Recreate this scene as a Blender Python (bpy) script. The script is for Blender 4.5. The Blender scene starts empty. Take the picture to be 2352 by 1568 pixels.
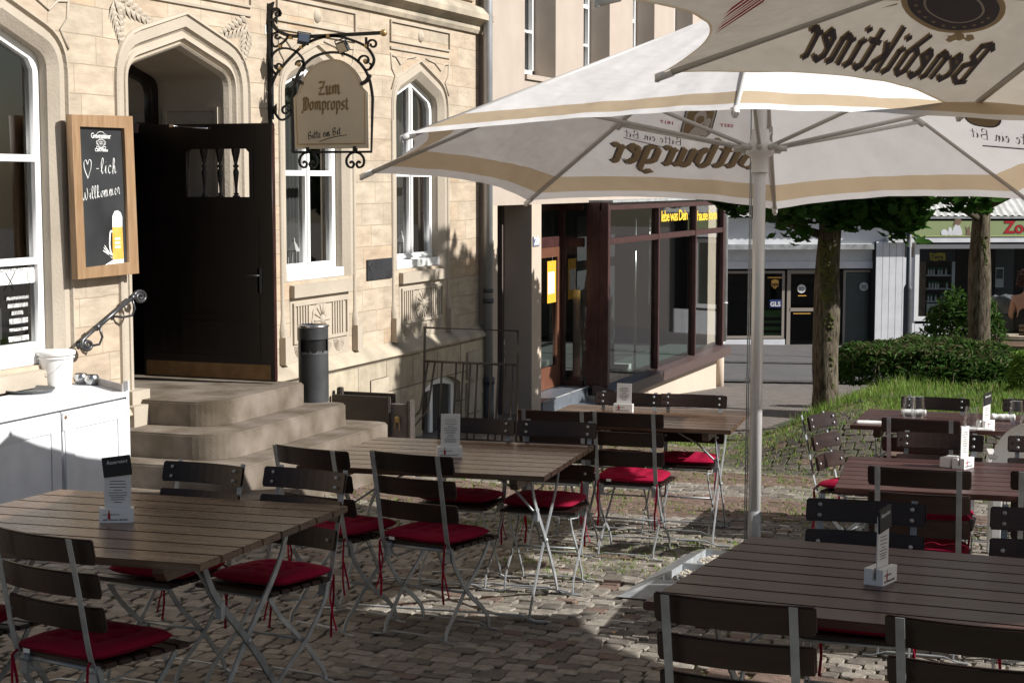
import bpy, bmesh, math, random
from mathutils import Vector, Matrix, Euler
import mathutils.noise as mnoise
random.seed(7)
PI = math.pi
SC = bpy.context.scene
COL = SC.collection

# ---------------------------------------------------------------- camera
FPX = 3860.0; PITCH = math.atan(363 / FPX); YAW = math.radians(21.1254); EYE = 2.03
cam_d = bpy.data.cameras.new('camera'); cam = bpy.data.objects.new('camera', cam_d); COL.objects.link(cam)
cam_d.lens = 36 * FPX / 2352; cam_d.sensor_width = 36; cam_d.clip_start = .05; cam_d.clip_end = 500
cam.location = (0, 0, EYE); cam.rotation_euler = (PI / 2 - PITCH, 0, YAW)
SC.camera = cam
# ---------------------------------------------------------------- sun and sky
SUN = Vector((.994, .106, .682)).normalized()          # direction towards the sun
sun_d = bpy.data.lights.new('sun', 'SUN'); sun_d.energy = 5.0; sun_d.angle = math.radians(.5); sun_d.color = (1, .97, .93)
sun = bpy.data.objects.new('sun', sun_d); COL.objects.link(sun)
sun.rotation_euler = SUN.to_track_quat('Z', 'Y').to_euler()
W = bpy.data.worlds.new('World'); SC.world = W; W.use_nodes = True
wn = W.node_tree.nodes; wl = W.node_tree.links
sky = wn.new('ShaderNodeTexSky'); sky.sky_type = 'NISHITA'; sky.sun_disc = False
sky.sun_elevation = math.asin(SUN.z); sky.sun_rotation = math.atan2(SUN.x, SUN.y)
sky.altitude = 100; sky.air_density = 1; sky.dust_density = 1.5; sky.ozone_density = 1
bg = wn['Background']; wl.new(sky.outputs[0], bg.inputs[0]); bg.inputs[1].default_value = .046
SC.view_settings.view_transform = 'Standard'; SC.view_settings.look = 'None'
SC.view_settings.exposure = 0.52; SC.view_settings.gamma = 1
SC.cycles.max_bounces = 8; SC.cycles.transparent_max_bounces = 12

# ---------------------------------------------------------------- measuring the place
def cray(px, py):
    r = (px - 1176) / FPX; d = -(py - 784) / FPX
    x, y, z = r, math.cos(PITCH) + d * math.sin(PITCH), -math.sin(PITCH) + d * math.cos(PITCH)
    c, s = math.cos(YAW), math.sin(YAW)
    return Vector((c * x - s * y, s * x + c * y, z))
def atx(px, py, X):
    d = cray(px, py); t = X / d.x; return Vector((X, d.y * t, EYE + d.z * t))
def aty(px, py, Y):
    d = cray(px, py); t = Y / d.y; return Vector((d.x * t, Y, EYE + d.z * t))
GP = [(-40, .1), (0, .1), (5.2, 0), (11, -.26), (20, -.82), (29, -1.5), (45, -2.4), (70, -3.2), (300, -6)]
def g(Y):
    for (a, za), (b, zb) in zip(GP, GP[1:]):
        if Y <= b: return za + (zb - za) * (Y - a) / (b - a)
    return GP[-1][1]
def gp(px, py, dz=0):
    d = cray(px, py); lo, hi = .5, 200
    for i in range(50):
        t = (lo + hi) / 2
        if EYE + d.z * t - dz > g(d.y * t): lo = t
        else: hi = t
    return Vector((d.x * t, d.y * t, EYE + d.z * t))

# ---------------------------------------------------------------- materials
MATS = {}
def new_mat(name):
    m = bpy.data.materials.new(name); m.use_nodes = True; MATS[name] = m
    nt = m.node_tree; return m, nt.nodes, nt.links, nt.nodes['Principled BSDF']
def mat(name, c, rough=.6, metal=0, var=.12, scale=8, bump=0, bscale=60, spec=.5, c2=None, aniso=None, detail=4):
    m, N, L, P = new_mat(name)
    P.inputs['Roughness'].default_value = rough; P.inputs['Metallic'].default_value = metal
    P.inputs['Specular IOR Level'].default_value = spec
    tc = N.new('ShaderNodeTexCoord'); no = N.new('ShaderNodeTexNoise'); no.inputs['Scale'].default_value = scale; no.inputs['Detail'].default_value = detail
    src = tc.outputs['Object']
    if aniso:
        mp = N.new('ShaderNodeMapping'); mp.inputs['Scale'].default_value = aniso; L.new(src, mp.inputs[0]); src = mp.outputs[0]
    L.new(src, no.inputs['Vector'])
    mr = N.new('ShaderNodeMapRange'); mr.inputs[1].default_value = .3; mr.inputs[2].default_value = .7; L.new(no.outputs[0], mr.inputs[0])
    mx = N.new('ShaderNodeMix'); mx.data_type = 'RGBA'
    a = [min(1, v * (1 - var)) for v in c]; b = [min(1, v * (1 + var)) for v in c]
    if c2: a = c; b = c2
    mx.inputs[6].default_value = (*a, 1); mx.inputs[7].default_value = (*b, 1)
    L.new(mr.outputs[0], mx.inputs[0]); L.new(mx.outputs[2], P.inputs['Base Color'])
    rr_ = N.new('ShaderNodeMapRange'); rr_.inputs[3].default_value = max(.05, rough - .09); rr_.inputs[4].default_value = min(1, rough + .09); L.new(no.outputs[0], rr_.inputs[0]); L.new(rr_.outputs[0], P.inputs['Roughness'])
    if bump:
        n2 = N.new('ShaderNodeTexNoise'); n2.inputs['Scale'].default_value = bscale; n2.inputs['Detail'].default_value = 5; L.new(src, n2.inputs['Vector'])
        bu = N.new('ShaderNodeBump'); bu.inputs['Strength'].default_value = bump; bu.inputs['Distance'].default_value = .01
        L.new(n2.outputs[0], bu.inputs['Height']); L.new(bu.outputs[0], P.inputs['Normal'])
    return m
def flat(name, c, rough=.6, metal=0, spec=.5):
    m, N, L, P = new_mat(name); P.inputs['Base Color'].default_value = (*c, 1)
    P.inputs['Roughness'].default_value = rough; P.inputs['Metallic'].default_value = metal; P.inputs['Specular IOR Level'].default_value = spec
    return m

def stone_mat():
    m, N, L, P = new_mat('ashlar')
    P.inputs['Roughness'].default_value = .9; P.inputs['Specular IOR Level'].default_value = .2
    tc = N.new('ShaderNodeTexCoord'); sp = N.new('ShaderNodeSeparateXYZ'); L.new(tc.outputs['Object'], sp.inputs[0])
    ad = N.new('ShaderNodeMath'); ad.operation = 'ADD'; L.new(sp.outputs[1], ad.inputs[0]); L.new(sp.outputs[0], ad.inputs[1])
    nw = N.new('ShaderNodeTexNoise'); nw.inputs['Scale'].default_value = 3; L.new(tc.outputs['Object'], nw.inputs[0])
    wob = N.new('ShaderNodeMath'); wob.operation = 'MULTIPLY_ADD'; wob.inputs[1].default_value = .02; L.new(nw.outputs[0], wob.inputs[0]); L.new(sp.outputs[2], wob.inputs[2])
    cb = N.new('ShaderNodeCombineXYZ'); L.new(ad.outputs[0], cb.inputs[0]); L.new(wob.outputs[0], cb.inputs[1])
    br = N.new('ShaderNodeTexBrick'); L.new(cb.outputs[0], br.inputs['Vector'])
    br.inputs['Scale'].default_value = 1; br.inputs['Brick Width'].default_value = .47; br.inputs['Row Height'].default_value = .205
    br.inputs['Mortar Size'].default_value = .0035; br.inputs['Mortar Smooth'].default_value = .1; br.inputs['Bias'].default_value = -.1
    br.offset = .43; br.squash = 1.35; br.squash_frequency = 3
    br.inputs['Color1'].default_value = (0, 0, 0, 1); br.inputs['Color2'].default_value = (1, 1, 1, 1); br.inputs['Mortar'].default_value = (.5, .5, .5, 1)
    rp = N.new('ShaderNodeValToRGB'); L.new(br.outputs['Color'], rp.inputs[0])
    e = rp.color_ramp.elements; e[0].color = (0.448, 0.376, 0.296, 1); e[1].position = 1; e[1].color = (0.440, 0.320, 0.208, 1)
    for p, c in ((.3, (0.488, 0.424, 0.336, 1)), (.55, (0.424, 0.372, 0.300, 1)), (.8, (0.460, 0.384, 0.296, 1))):
        q = e.new(p); q.color = c
    no = N.new('ShaderNodeTexNoise'); no.inputs['Scale'].default_value = 3.1; no.inputs['Detail'].default_value = 9; no.inputs['Roughness'].default_value = .65
    mp = N.new('ShaderNodeMapping'); mp.inputs['Scale'].default_value = (1, 1, 3.5); L.new(tc.outputs['Object'], mp.inputs[0]); L.new(mp.outputs[0], no.inputs[0])
    r2 = N.new('ShaderNodeValToRGB'); L.new(no.outputs[0], r2.inputs[0]); f = r2.color_ramp.elements
    f[0].position = .33; f[0].color = (.74, .71, .68, 1); f[1].position = .62; f[1].color = (1.06, 1.02, .98, 1)
    mu = N.new('ShaderNodeMix'); mu.data_type = 'RGBA'; mu.blend_type = 'MULTIPLY'; mu.inputs[0].default_value = 1
    L.new(rp.outputs[0], mu.inputs[6]); L.new(r2.outputs[0], mu.inputs[7])
    # weathered low course
    mr = N.new('ShaderNodeMapRange'); mr.inputs[1].default_value = .5; mr.inputs[2].default_value = .1; L.new(sp.outputs[2], mr.inputs[0])
    n3 = N.new('ShaderNodeTexNoise'); n3.inputs['Scale'].default_value = 2.3; n3.inputs['Detail'].default_value = 9; L.new(tc.outputs['Object'], n3.inputs[0])
    m3 = N.new('ShaderNodeMapRange'); m3.inputs[1].default_value = .42; m3.inputs[2].default_value = .62; L.new(n3.outputs[0], m3.inputs[0])
    mm = N.new('ShaderNodeMath'); mm.operation = 'MULTIPLY'; L.new(mr.outputs[0], mm.inputs[0]); L.new(m3.outputs[0], mm.inputs[1])
    m5 = N.new('ShaderNodeMath'); m5.operation = 'MULTIPLY'; m5.inputs[1].default_value = .75; L.new(mm.outputs[0], m5.inputs[0])
    mg = N.new('ShaderNodeMix'); mg.data_type = 'RGBA'; L.new(m5.outputs[0], mg.inputs[0]); L.new(mu.outputs[2], mg.inputs[6]); mg.inputs[7].default_value = (.26, .23, .19, 1)
    mo = N.new('ShaderNodeMix'); mo.data_type = 'RGBA'; L.new(br.outputs['Fac'], mo.inputs[0]); L.new(mg.outputs[2], mo.inputs[6]); mo.inputs[7].default_value = (.27, .22, .16, 1)
    L.new(mo.outputs[2], P.inputs['Base Color'])
    n4 = N.new('ShaderNodeTexNoise'); n4.inputs['Scale'].default_value = 45; n4.inputs['Detail'].default_value = 6; L.new(tc.outputs['Object'], n4.inputs[0])
    su = N.new('ShaderNodeMath'); su.operation = 'SUBTRACT'; L.new(n4.outputs[0], su.inputs[0]); L.new(br.outputs['Fac'], su.inputs[1])
    bu = N.new('ShaderNodeBump'); bu.inputs['Strength'].default_value = .35; bu.inputs['Distance'].default_value = .006; L.new(su.outputs[0], bu.inputs['Height']); L.new(bu.outputs[0], P.inputs['Normal'])
    return m
M = {}
M['ashlar'] = stone_mat()
M['carved'] = mat('carved_stone', (.37, .32, .255), .9, c2=(.45, .395, .32), scale=2.2, bump=.35, bscale=50, spec=.2, detail=8)
M['plinth'] = mat('plinth_stone', (.25, .22, .175), .92, c2=(.50, .43, .33), scale=2.6, bump=.6, bscale=26, spec=.2, detail=9)
M['step'] = mat('step_sandstone', (.085, .066, .044), .88, c2=(.215, .18, .148), scale=3.6, bump=.22, bscale=55, spec=.25, detail=9)
M['white'] = mat('white_paint', (.80, .80, .79), .45, var=.03, scale=6)
M['cabinet'] = mat('painted_wood', (.66, .67, .69), .55, c2=(.76, .77, .79), scale=7, bump=.15, bscale=30, aniso=(8, 1, 1))
M['board'] = mat('slate_board', (.012, .013, .014), .55, c2=(.03, .032, .034), scale=2.5)
M['oak'] = mat('oak_frame', (.235, .14, .07), .55, c2=(.33, .21, .115), scale=5, aniso=(6, 6, .8), bump=.15)
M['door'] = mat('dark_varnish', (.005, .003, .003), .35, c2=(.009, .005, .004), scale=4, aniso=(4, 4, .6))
M['door_lit'] = mat('lit_varnish', (.03, .008, .006), .4, var=.3)  # brighter copy of the door varnish, sunlight on the edge put into its colour
M['brass'] = mat('brass_plate', (.22, .13, .055), .55, metal=.4, var=.2, scale=12)
M['iron'] = mat('wrought_iron', (.012, .013, .014), .45, metal=.2, var=.2)
M['mossy_sett'] = mat('mossy_sett', (.055, .048, .038), .9, c2=(.11, .095, .075), scale=12, bump=.5, bscale=80)
M['iron_rail'] = mat('worn_iron_rail', (.10, .10, .105), .38, metal=.7, var=.25)
M['gold'] = mat('gilding', (.42, .29, .13), .35, metal=.6, var=.1)
M['galv'] = mat('galvanised_steel', (.34, .36, .375), .5, metal=.45, var=.22, scale=14, detail=7)
M['zinc'] = mat('zinc_pipe', (.36, .37, .38), .48, metal=.5, var=.15, scale=5)
M['signface'] = mat('cream_sign', (.56, .49, .37), .5, var=.03)
M['slat'] = mat('chair_slat', (.014, .0075, .0065), .40, c2=(.026, .013, .010), scale=5, aniso=(1, 6, 6), bump=.1)
M['slat'].node_tree.nodes['Principled BSDF'].inputs['Specular IOR Level'].default_value = .35
M['plank'] = mat('table_plank', (.080, .044, .026), .28, c2=(.135, .080, .050), scale=3, aniso=(.9, 9, 9), bump=.12, bscale=14, detail=8)
M['plank'].node_tree.nodes['Principled BSDF'].inputs['Specular IOR Level'].default_value = .5
M['plank_r'] = mat('table_plank_red', (.055, .024, .019), .34, c2=(.082, .038, .030), scale=3, aniso=(.9, 9, 9), bump=.12, bscale=14, detail=8)
M['plank_r'].node_tree.nodes['Principled BSDF'].inputs['Specular IOR Level'].default_value = .25
M['red'] = mat('red_fabric', (.21, .002, .022), .9, c2=(.27, .003, .030), scale=7, bump=.25, bscale=300, spec=.15)
M['cream_stucco'] = mat('cream_render', (.51, .425, .345), .95, var=.05, scale=3, bump=.5, bscale=120, spec=.1)
M['pink_stucco'] = mat('pink_render', (.43, .365, .31), .95, var=.05, scale=3, bump=.5, bscale=120, spec=.1)
M['maroon'] = mat('maroon_timber', (.035, .013, .012), .4, c2=(.075, .030, .028), scale=6, aniso=(5, 5, 1), bump=.15)
M['brown_door'] = mat('brown_aluminium', (.14, .058, .034), .4, var=.08)
M['sillbrown'] = mat('brown_sill', (.085, .056, .05), .35, var=.1)
M['tile'] = mat('grey_tile', (.13, .145, .165), .35, var=.12, scale=9)
M['black'] = flat('black', (.006, .006, .007), .5)
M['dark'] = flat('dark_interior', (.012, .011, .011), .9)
M['interior'] = mat('room_grey', (.10, .10, .10), .9, var=.25, scale=1.2)
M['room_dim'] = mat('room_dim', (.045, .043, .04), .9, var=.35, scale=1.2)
M['white_plastic'] = flat('white_plastic', (.75, .74, .72), .35)
M['card'] = mat('menu_card', (.62, .61, .60), .4, var=.03)
M['paper'] = flat('paper', (.70, .70, .68), .6)
M['ink'] = flat('ink', (.02, .02, .02), .6)
M['redink'] = flat('red_ink', (.30, .01, .02), .6)
M['chalk'] = flat('chalk', (.72, .72, .70), .9)
M['steel'] = flat('brushed_steel', (.55, .55, .55), .25, metal=1)
M['tray'] = mat('grey_tray', (.09, .095, .10), .35, var=.1)
M['binblack'] = mat('bin_coating', (.05, .053, .056), .5, metal=.2, var=.2, scale=7)
M['lampgrey'] = mat('lamp_grey', (.06, .065, .07), .45, metal=.3)
M['pole'] = mat('aluminium_pole', (.66, .65, .64), .36, metal=.3, var=.06, scale=5, aniso=(9, 9, .5))
M['ribw'] = flat('white_rib', (.55, .53, .50), .4)
M['asphalt'] = mat('asphalt', (.105, .097, .095), .9, var=.15, scale=2, bump=.4, bscale=90)
M['siding'] = mat('white_siding', (.70, .71, .73), .6, var=.08, scale=3)
M['sidingd'] = mat('siding_groove', (.16, .17, .18), .8)
M['eternit'] = mat('eternit_roof', (.60, .60, .58), .85, c2=(.40, .40, .37), scale=4, bump=.4, bscale=25)
M['concrete'] = mat('concrete_edge', (.30, .31, .31), .85, var=.35, scale=6)
M['signgreen'] = flat('sign_green', (.30, .36, .17), .5)
M['bark'] = mat('bark', (.028, .021, .014), .95, c2=(.16, .135, .10), scale=11, bump=1.0, bscale=22, aniso=(3, 3, .7), spec=.1, detail=9)
M['moss'] = mat('moss', (.06, .065, .015), .95, var=.4, scale=14)
M['skin'] = mat('skin', (.50, .27, .20), .55, var=.05)
M['hair'] = mat('auburn_hair', (.045, .014, .010), .7, var=.4, scale=30)
M['darkcloth'] = mat('dark_cloth', (.015, .014, .016), .9)
M['beer'] = mat('beer_yellow', (.70, .34, .05), .5, c2=(.75, .44, .10), scale=12)
M['yellow'] = flat('yellow', (.72, .50, .03), .5)
M['orangeyel'] = flat('orange_poster', (.78, .42, .04), .5)
M['green'] = flat('can_green', (.02, .22, .10), .5)
M['dkgreen'] = mat('dark_green_metal', (.012, .05, .035), .45, var=.2)
M['bag'] = mat('grey_bag', (.08, .085, .09), .35, c2=(.15, .155, .16), scale=9, bump=.8, bscale=14)
M['blue'] = flat('sign_blue', (.03, .05, .16), .4)
M['benchwood'] = mat('bench_wood', (.20, .13, .085), .7, var=.3, scale=8)
M['crate'] = mat('weathered_crate', (.035, .026, .02), .7, c2=(.06, .048, .04), scale=5, aniso=(1, 5, 5), bump=.3)
M['crate_end'] = mat('crate_end', (.09, .075, .07), .7, c2=(.15, .13, .12), scale=9, bump=.3)
M['gravel'] = mat('gravel', (.30, .25, .20), .9, c2=(.55, .50, .43), scale=60)
M['rustbar'] = mat('painted_bar', (.045, .036, .028), .5, var=.3)

def vary(m, lo, hi):
    N, L = m.node_tree.nodes, m.node_tree.links; P = N['Principled BSDF']; src = P.inputs['Base Color'].links[0].from_socket
    oi = N.new('ShaderNodeObjectInfo'); mr = N.new('ShaderNodeMapRange'); mr.inputs[3].default_value = lo; mr.inputs[4].default_value = hi; L.new(oi.outputs['Random'], mr.inputs[0])
    vm = N.new('ShaderNodeVectorMath'); vm.operation = 'SCALE'; L.new(src, vm.inputs[0]); L.new(mr.outputs[0], vm.inputs['Scale']); L.new(vm.outputs[0], P.inputs['Base Color'])
for k_, a_, b_ in (('plank', .72, 1.25), ('plank_r', .72, 1.25), ('slat', .65, 1.5), ('red', .75, 1.2), ('galv', .75, 1.15), ('cabinet', .9, 1.05)): vary(M[k_], a_, b_)

def fabric(name, c, trans, under=None, rough=.8):
    m, N, L, P = new_mat(name)
    P.inputs['Roughness'].default_value = rough; P.inputs['Specular IOR Level'].default_value = .15
    tc = N.new('ShaderNodeTexCoord'); no = N.new('ShaderNodeTexNoise'); no.inputs['Scale'].default_value = 1.6; no.inputs['Detail'].default_value = 5; L.new(tc.outputs['Object'], no.inputs[0])
    mx = N.new('ShaderNodeMix'); mx.data_type = 'RGBA'; L.new(no.outputs[0], mx.inputs[0])
    mx.inputs[6].default_value = (*[v * .94 for v in c], 1); mx.inputs[7].default_value = (*[min(.95, v * 1.05) for v in c], 1)
    L.new(mx.outputs[2], P.inputs['Base Color'])
    n2 = N.new('ShaderNodeTexNoise'); n2.inputs['Scale'].default_value = 2.6; n2.inputs['Detail'].default_value = 3; L.new(tc.outputs['Object'], n2.inputs[0])
    bu = N.new('ShaderNodeBump'); bu.inputs['Strength'].default_value = .5; bu.inputs['Distance'].default_value = .05; L.new(n2.outputs[0], bu.inputs['Height']); L.new(bu.outputs[0], P.inputs['Normal'])
    tr = N.new('ShaderNodeBsdfTranslucent'); L.new(mx.outputs[2], tr.inputs[0]); L.new(bu.outputs[0], tr.inputs[1])
    ms = N.new('ShaderNodeMixShader'); ms.inputs[0].default_value = trans
    L.new(P.outputs[0], ms.inputs[1]); L.new(tr.outputs[0], ms.inputs[2])
    L.new(ms.outputs[0], N['Material Output'].inputs[0])
    return m
M['canopy'] = fabric('white_canopy', (.93, .90, .885), .25)
M['canopy_gold'] = fabric('gold_band', (.60, .475, .325), .3)
M['canopy2'] = fabric('beige_canopy', (.64, .585, .495), .36)
M['leaf'] = fabric('maple_leaf', (.040, .10, .018), .48, rough=.45)
M['bushleaf'] = fabric('bush_leaf', (.055, .115, .024), .35, rough=.6)
M['bushtip'] = fabric('bush_tip', (.11, .11, .05), .3, rough=.7)
M['grass'] = fabric('grass_blade', (.15, .25, .045), .35, rough=.6)
M['straw'] = fabric('dry_blade', (.30, .27, .12), .35, rough=.7)

def glass(name, tint=(.9, .95, .93), mixf=.12, rough=.02, cap=1.0):
    m, N, L, P = new_mat(name)
    N.remove(P)
    tr = N.new('ShaderNodeBsdfTransparent'); tr.inputs[0].default_value = (*tint, 1)
    gl = N.new('ShaderNodeBsdfGlossy'); gl.inputs['Roughness'].default_value = rough
    fr = N.new('ShaderNodeFresnel'); fr.inputs[0].default_value = 1.5
    ma = N.new('ShaderNodeMath'); ma.operation = 'ADD'; ma.inputs[1].default_value = mixf; ma.use_clamp = True
    L.new(fr.outputs[0], ma.inputs[0]); mi_ = N.new('ShaderNodeMath'); mi_.operation = 'MINIMUM'; mi_.inputs[1].default_value = cap; L.new(ma.outputs[0], mi_.inputs[0]); ma = mi_
    ms = N.new('ShaderNodeMixShader'); L.new(ma.outputs[0], ms.inputs[0]); L.new(tr.outputs[0], ms.inputs[1]); L.new(gl.outputs[0], ms.inputs[2])
    L.new(ms.outputs[0], N['Material Output'].inputs[0])
    return m
M['glass'] = glass('window_glass', (.78, .80, .79), .12)
M['bayglass'] = glass('bay_glass', (.78, .84, .82), .13)
M['nicheglass'] = glass('niche_glass', (.82, .86, .84), 0, .02, .05)
M['shopglass'] = glass('shop_glass', (.78, .84, .82), .03)
M['clearglass'] = glass('drinking_glass', (.97, .98, .98), .02, .0, .38)
M['farglass'] = glass('far_shop_glass', (.85, .88, .88), -.03)

def brickish(name, c1, c2, cm, w, h, mortar, vertical=False, bump=.4, rough=.85, rot=0, bias=0):
    m, N, L, P = new_mat(name); P.inputs['Roughness'].default_value = rough; P.inputs['Specular IOR Level'].default_value = .25
    tc = N.new('ShaderNodeTexCoord'); src = tc.outputs['Object']
    sp = N.new('ShaderNodeSeparateXYZ'); L.new(src, sp.inputs[0]); cb = N.new('ShaderNodeCombineXYZ')
    if vertical:
        ad = N.new('ShaderNodeMath'); L.new(sp.outputs[0], ad.inputs[0]); L.new(sp.outputs[1], ad.inputs[1]); L.new(ad.outputs[0], cb.inputs[0]); L.new(sp.outputs[2], cb.inputs[1])
    else: L.new(sp.outputs[0], cb.inputs[0]); L.new(sp.outputs[1], cb.inputs[1])
    mp = N.new('ShaderNodeMapping'); mp.inputs['Rotation'].default_value[2] = rot; L.new(cb.outputs[0], mp.inputs[0])
    br = N.new('ShaderNodeTexBrick'); L.new(mp.outputs[0], br.inputs['Vector']); br.inputs['Scale'].default_value = 1
    br.inputs['Brick Width'].default_value = w; br.inputs['Row Height'].default_value = h; br.inputs['Mortar Size'].default_value = mortar; br.inputs['Bias'].default_value = bias
    br.inputs['Color1'].default_value = (*c1, 1); br.inputs['Color2'].default_value = (*c2, 1); br.inputs['Mortar'].default_value = (*cm, 1)
    no = N.new('ShaderNodeTexNoise'); no.inputs['Scale'].default_value = 9; no.inputs['Detail'].default_value = 8; L.new(src, no.inputs[0])
    mr = N.new('ShaderNodeMapRange'); mr.inputs[3].default_value = .6; mr.inputs[4].default_value = 1.35; L.new(no.outputs[0], mr.inputs[0])
    vm = N.new('ShaderNodeVectorMath'); vm.operation = 'SCALE'; L.new(br.outputs['Color'], vm.inputs[0]); L.new(mr.outputs[0], vm.inputs['Scale'])
    L.new(vm.outputs[0], P.inputs['Base Color'])
    su = N.new('ShaderNodeMath'); su.operation = 'SUBTRACT'; L.new(no.outputs[0], su.inputs[0]); L.new(br.outputs['Fac'], su.inputs[1])
    bu = N.new('ShaderNodeBump'); bu.inputs['Strength'].default_value = bump; bu.inputs['Distance'].default_value = .02; L.new(su.outputs[0], bu.inputs['Height']); L.new(bu.outputs[0], P.inputs['Normal'])
    return m
M['paving'] = brickish('small_paving', (.16, .135, .12), (.22, .19, .17), (.075, .07, .06), .2, .1, .012, rot=.3)
M['plinth_block'] = brickish('plinth_block', (.30, .26, .195), (.50, .43, .32), (.17, .145, .11), .62, .31, .007, vertical=True, bump=.5)
M['wallstone'] = brickish('rubble_wall', (.10, .075, .055), (.17, .13, .10), (.05, .04, .032), .28, .12, .012, vertical=True)

# ---------------------------------------------------------------- mesh helpers
class MB:
    def __init__(s): s.v = []; s.f = []; s.m = []; s.sm = []
    def add(s, vs, fs, mi=0, smooth=False, T=None):
        o = len(s.v)
        s.v += [tuple(T @ Vector(v)) if T else tuple(v) for v in vs]
        for f in fs: s.f.append([i + o for i in f]); s.m.append(mi); s.sm.append(smooth)
        return s
    def box(s, x0, x1, y0, y1, z0, z1, mi=0, T=None):
        v = [(x0, y0, z0), (x1, y0, z0), (x1, y1, z0), (x0, y1, z0), (x0, y0, z1), (x1, y0, z1), (x1, y1, z1), (x0, y1, z1)]
        return s.add(v, [(0, 3, 2, 1), (4, 5, 6, 7), (0, 1, 5, 4), (1, 2, 6, 5), (2, 3, 7, 6), (3, 0, 4, 7)], mi, False, T)
    def tube(s, pts, r, n=8, mi=0, cap=True, T=None):
        pts = [Vector(p) for p in pts]; k = len(pts)
        rs = r if isinstance(r, (list, tuple)) else [r] * k
        up = None; vs = []; fs = []
        for i, p in enumerate(pts):
            d = (pts[min(i + 1, k - 1)] - pts[max(i - 1, 0)])
            if d.length < 1e-9: d = Vector((0, 0, 1))
            d.normalize()
            if up is None:
                up = Vector((0, 0, 1)) if abs(d.z) < .9 else Vector((1, 0, 0))
            a = d.cross(up)
            if a.length < 1e-4: a = d.cross(Vector((1, 0, .3)))
            a.normalize(); b = a.cross(d).normalized(); up = b
            for j in range(n):
                t = 2 * PI * j / n; vs.append(p + (a * math.cos(t) + b * math.sin(t)) * rs[i])
        for i in range(k - 1):
            for j in range(n):
                q = (j + 1) % n; fs.append((i * n + j, i * n + q, (i + 1) * n + q, (i + 1) * n + j))
        if cap: fs.append(tuple(range(n - 1, -1, -1))); fs.append(tuple((k - 1) * n + j for j in range(n)))
        return s.add(vs, fs, mi, True, T)
    def strip(s, pts, w, t, nrm, mi=0, T=None):
        """flat bar of width w (in the plane) and thickness t (along nrm) swept along pts"""
        pts = [Vector(p) for p in pts]; nrm = Vector(nrm).normalized(); k = len(pts); vs = []; fs = []
        for i, p in enumerate(pts):
            d = (pts[min(i + 1, k - 1)] - pts[max(i - 1, 0)]).normalized(); a = d.cross(nrm).normalized()
            for (u, q) in ((-1, -1), (1, -1), (1, 1), (-1, 1)): vs.append(p + a * (u * w / 2) + nrm * (q * t / 2))
        for i in range(k - 1):
            for j in range(4): q = (j + 1) % 4; fs.append((i * 4 + j, i * 4 + q, (i + 1) * 4 + q, (i + 1) * 4 + j))
        fs += [(3, 2, 1, 0), tuple((k - 1) * 4 + j for j in range(4))]
        return s.add(vs, fs, mi, False, T)
    def lathe(s, prof, n=20, mi=0, T=None, smooth=True):
        vs = []; fs = []; k = len(prof)
        for (r, z) in prof:
            for j in range(n): t = 2 * PI * j / n; vs.append((r * math.cos(t), r * math.sin(t), z))
        for i in range(k - 1):
            for j in range(n): q = (j + 1) % n; fs.append((i * n + j, i * n + q, (i + 1) * n + q, (i + 1) * n + j))
        s.add(vs, fs, mi, smooth, T)
        for i, fl in ((0, True), (k - 1, False)):
            if prof[i][0] > 1e-4:
                c = [vs[i * n + j] for j in range(n)]
                s.add(c, [tuple(range(n - 1, -1, -1)) if fl else tuple(range(n))], mi, False, T)
        return s
    def dome(s, c, r, nrm, mi=0, h=.5):
        q = Vector(nrm).to_track_quat('Z', 'Y').to_matrix().to_4x4(); T = Matrix.Translation(c) @ q
        return s.lathe([(r, 0), (r * .85, r * h * .6), (r * .5, r * h * .9), (0.0001, r * h)], 8, mi, T)
    def prism(s, poly, z0, z1, mi=0, T=None):
        n = len(poly); vs = [(x, y, z0) for x, y in poly] + [(x, y, z1) for x, y in poly]
        fs = [tuple(range(n - 1, -1, -1)), tuple(range(n, 2 * n))] + [(i, (i + 1) % n, n + (i + 1) % n, n + i) for i in range(n)]
        return s.add(vs, fs, mi, False, T)
    def mesh(s, name, mats):
        me = bpy.data.meshes.new(name); me.from_pydata(s.v, [], s.f)
        for m in (mats if isinstance(mats, (list, tuple)) else [mats]): me.materials.append(M[m] if isinstance(m, str) else m)
        me.polygons.foreach_set('material_index', s.m); me.polygons.foreach_set('use_smooth', s.sm); me.update()
        return me
    def build(s, name, mats, parent=None, fix=True, loc=None, bevel=0):
        me = s.mesh(name, mats)
        if fix or bevel:
            bm = bmesh.new(); bm.from_mesh(me)
            if fix: bmesh.ops.recalc_face_normals(bm, faces=bm.faces)
            if bevel:
                ed = [e for e in bm.edges if len(e.link_faces) == 2 and e.calc_face_angle(0) > .8]
                bmesh.ops.bevel(bm, geom=ed, offset=bevel, segments=2, affect='EDGES', clamp_overlap=True)
            bm.to_mesh(me); bm.free()
        o = bpy.data.objects.new(name, me); COL.objects.link(o)
        if parent: o.parent = parent
        if loc: o.location = loc
        return o
def tag(o, label, cat, group=None, kind=None):
    if label: o['label'] = label
    if cat: o['category'] = cat
    if group: o['group'] = group
    if kind: o['kind'] = kind
    return o
def struct(o): o['kind'] = 'structure'; return o
def thing(name, label, cat, loc=(0, 0, 0), rz=0, group=None, rot=None):
    o = bpy.data.objects.new(name, None); COL.objects.link(o); o.empty_display_size = .1
    o.location = loc; o.rotation_euler = rot if rot else (0, 0, rz); return tag(o, label, cat, group)
def copy_tree(o, parent=None):
    c = o.copy(); COL.objects.link(c)
    if parent: c.parent = parent
    for ch in list(o.children): copy_tree(ch, c)
    return c
# world-space parts under an Empty that sits at loc without rotation
def W2L(t): return Matrix.Translation(-Vector(t.location))

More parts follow.
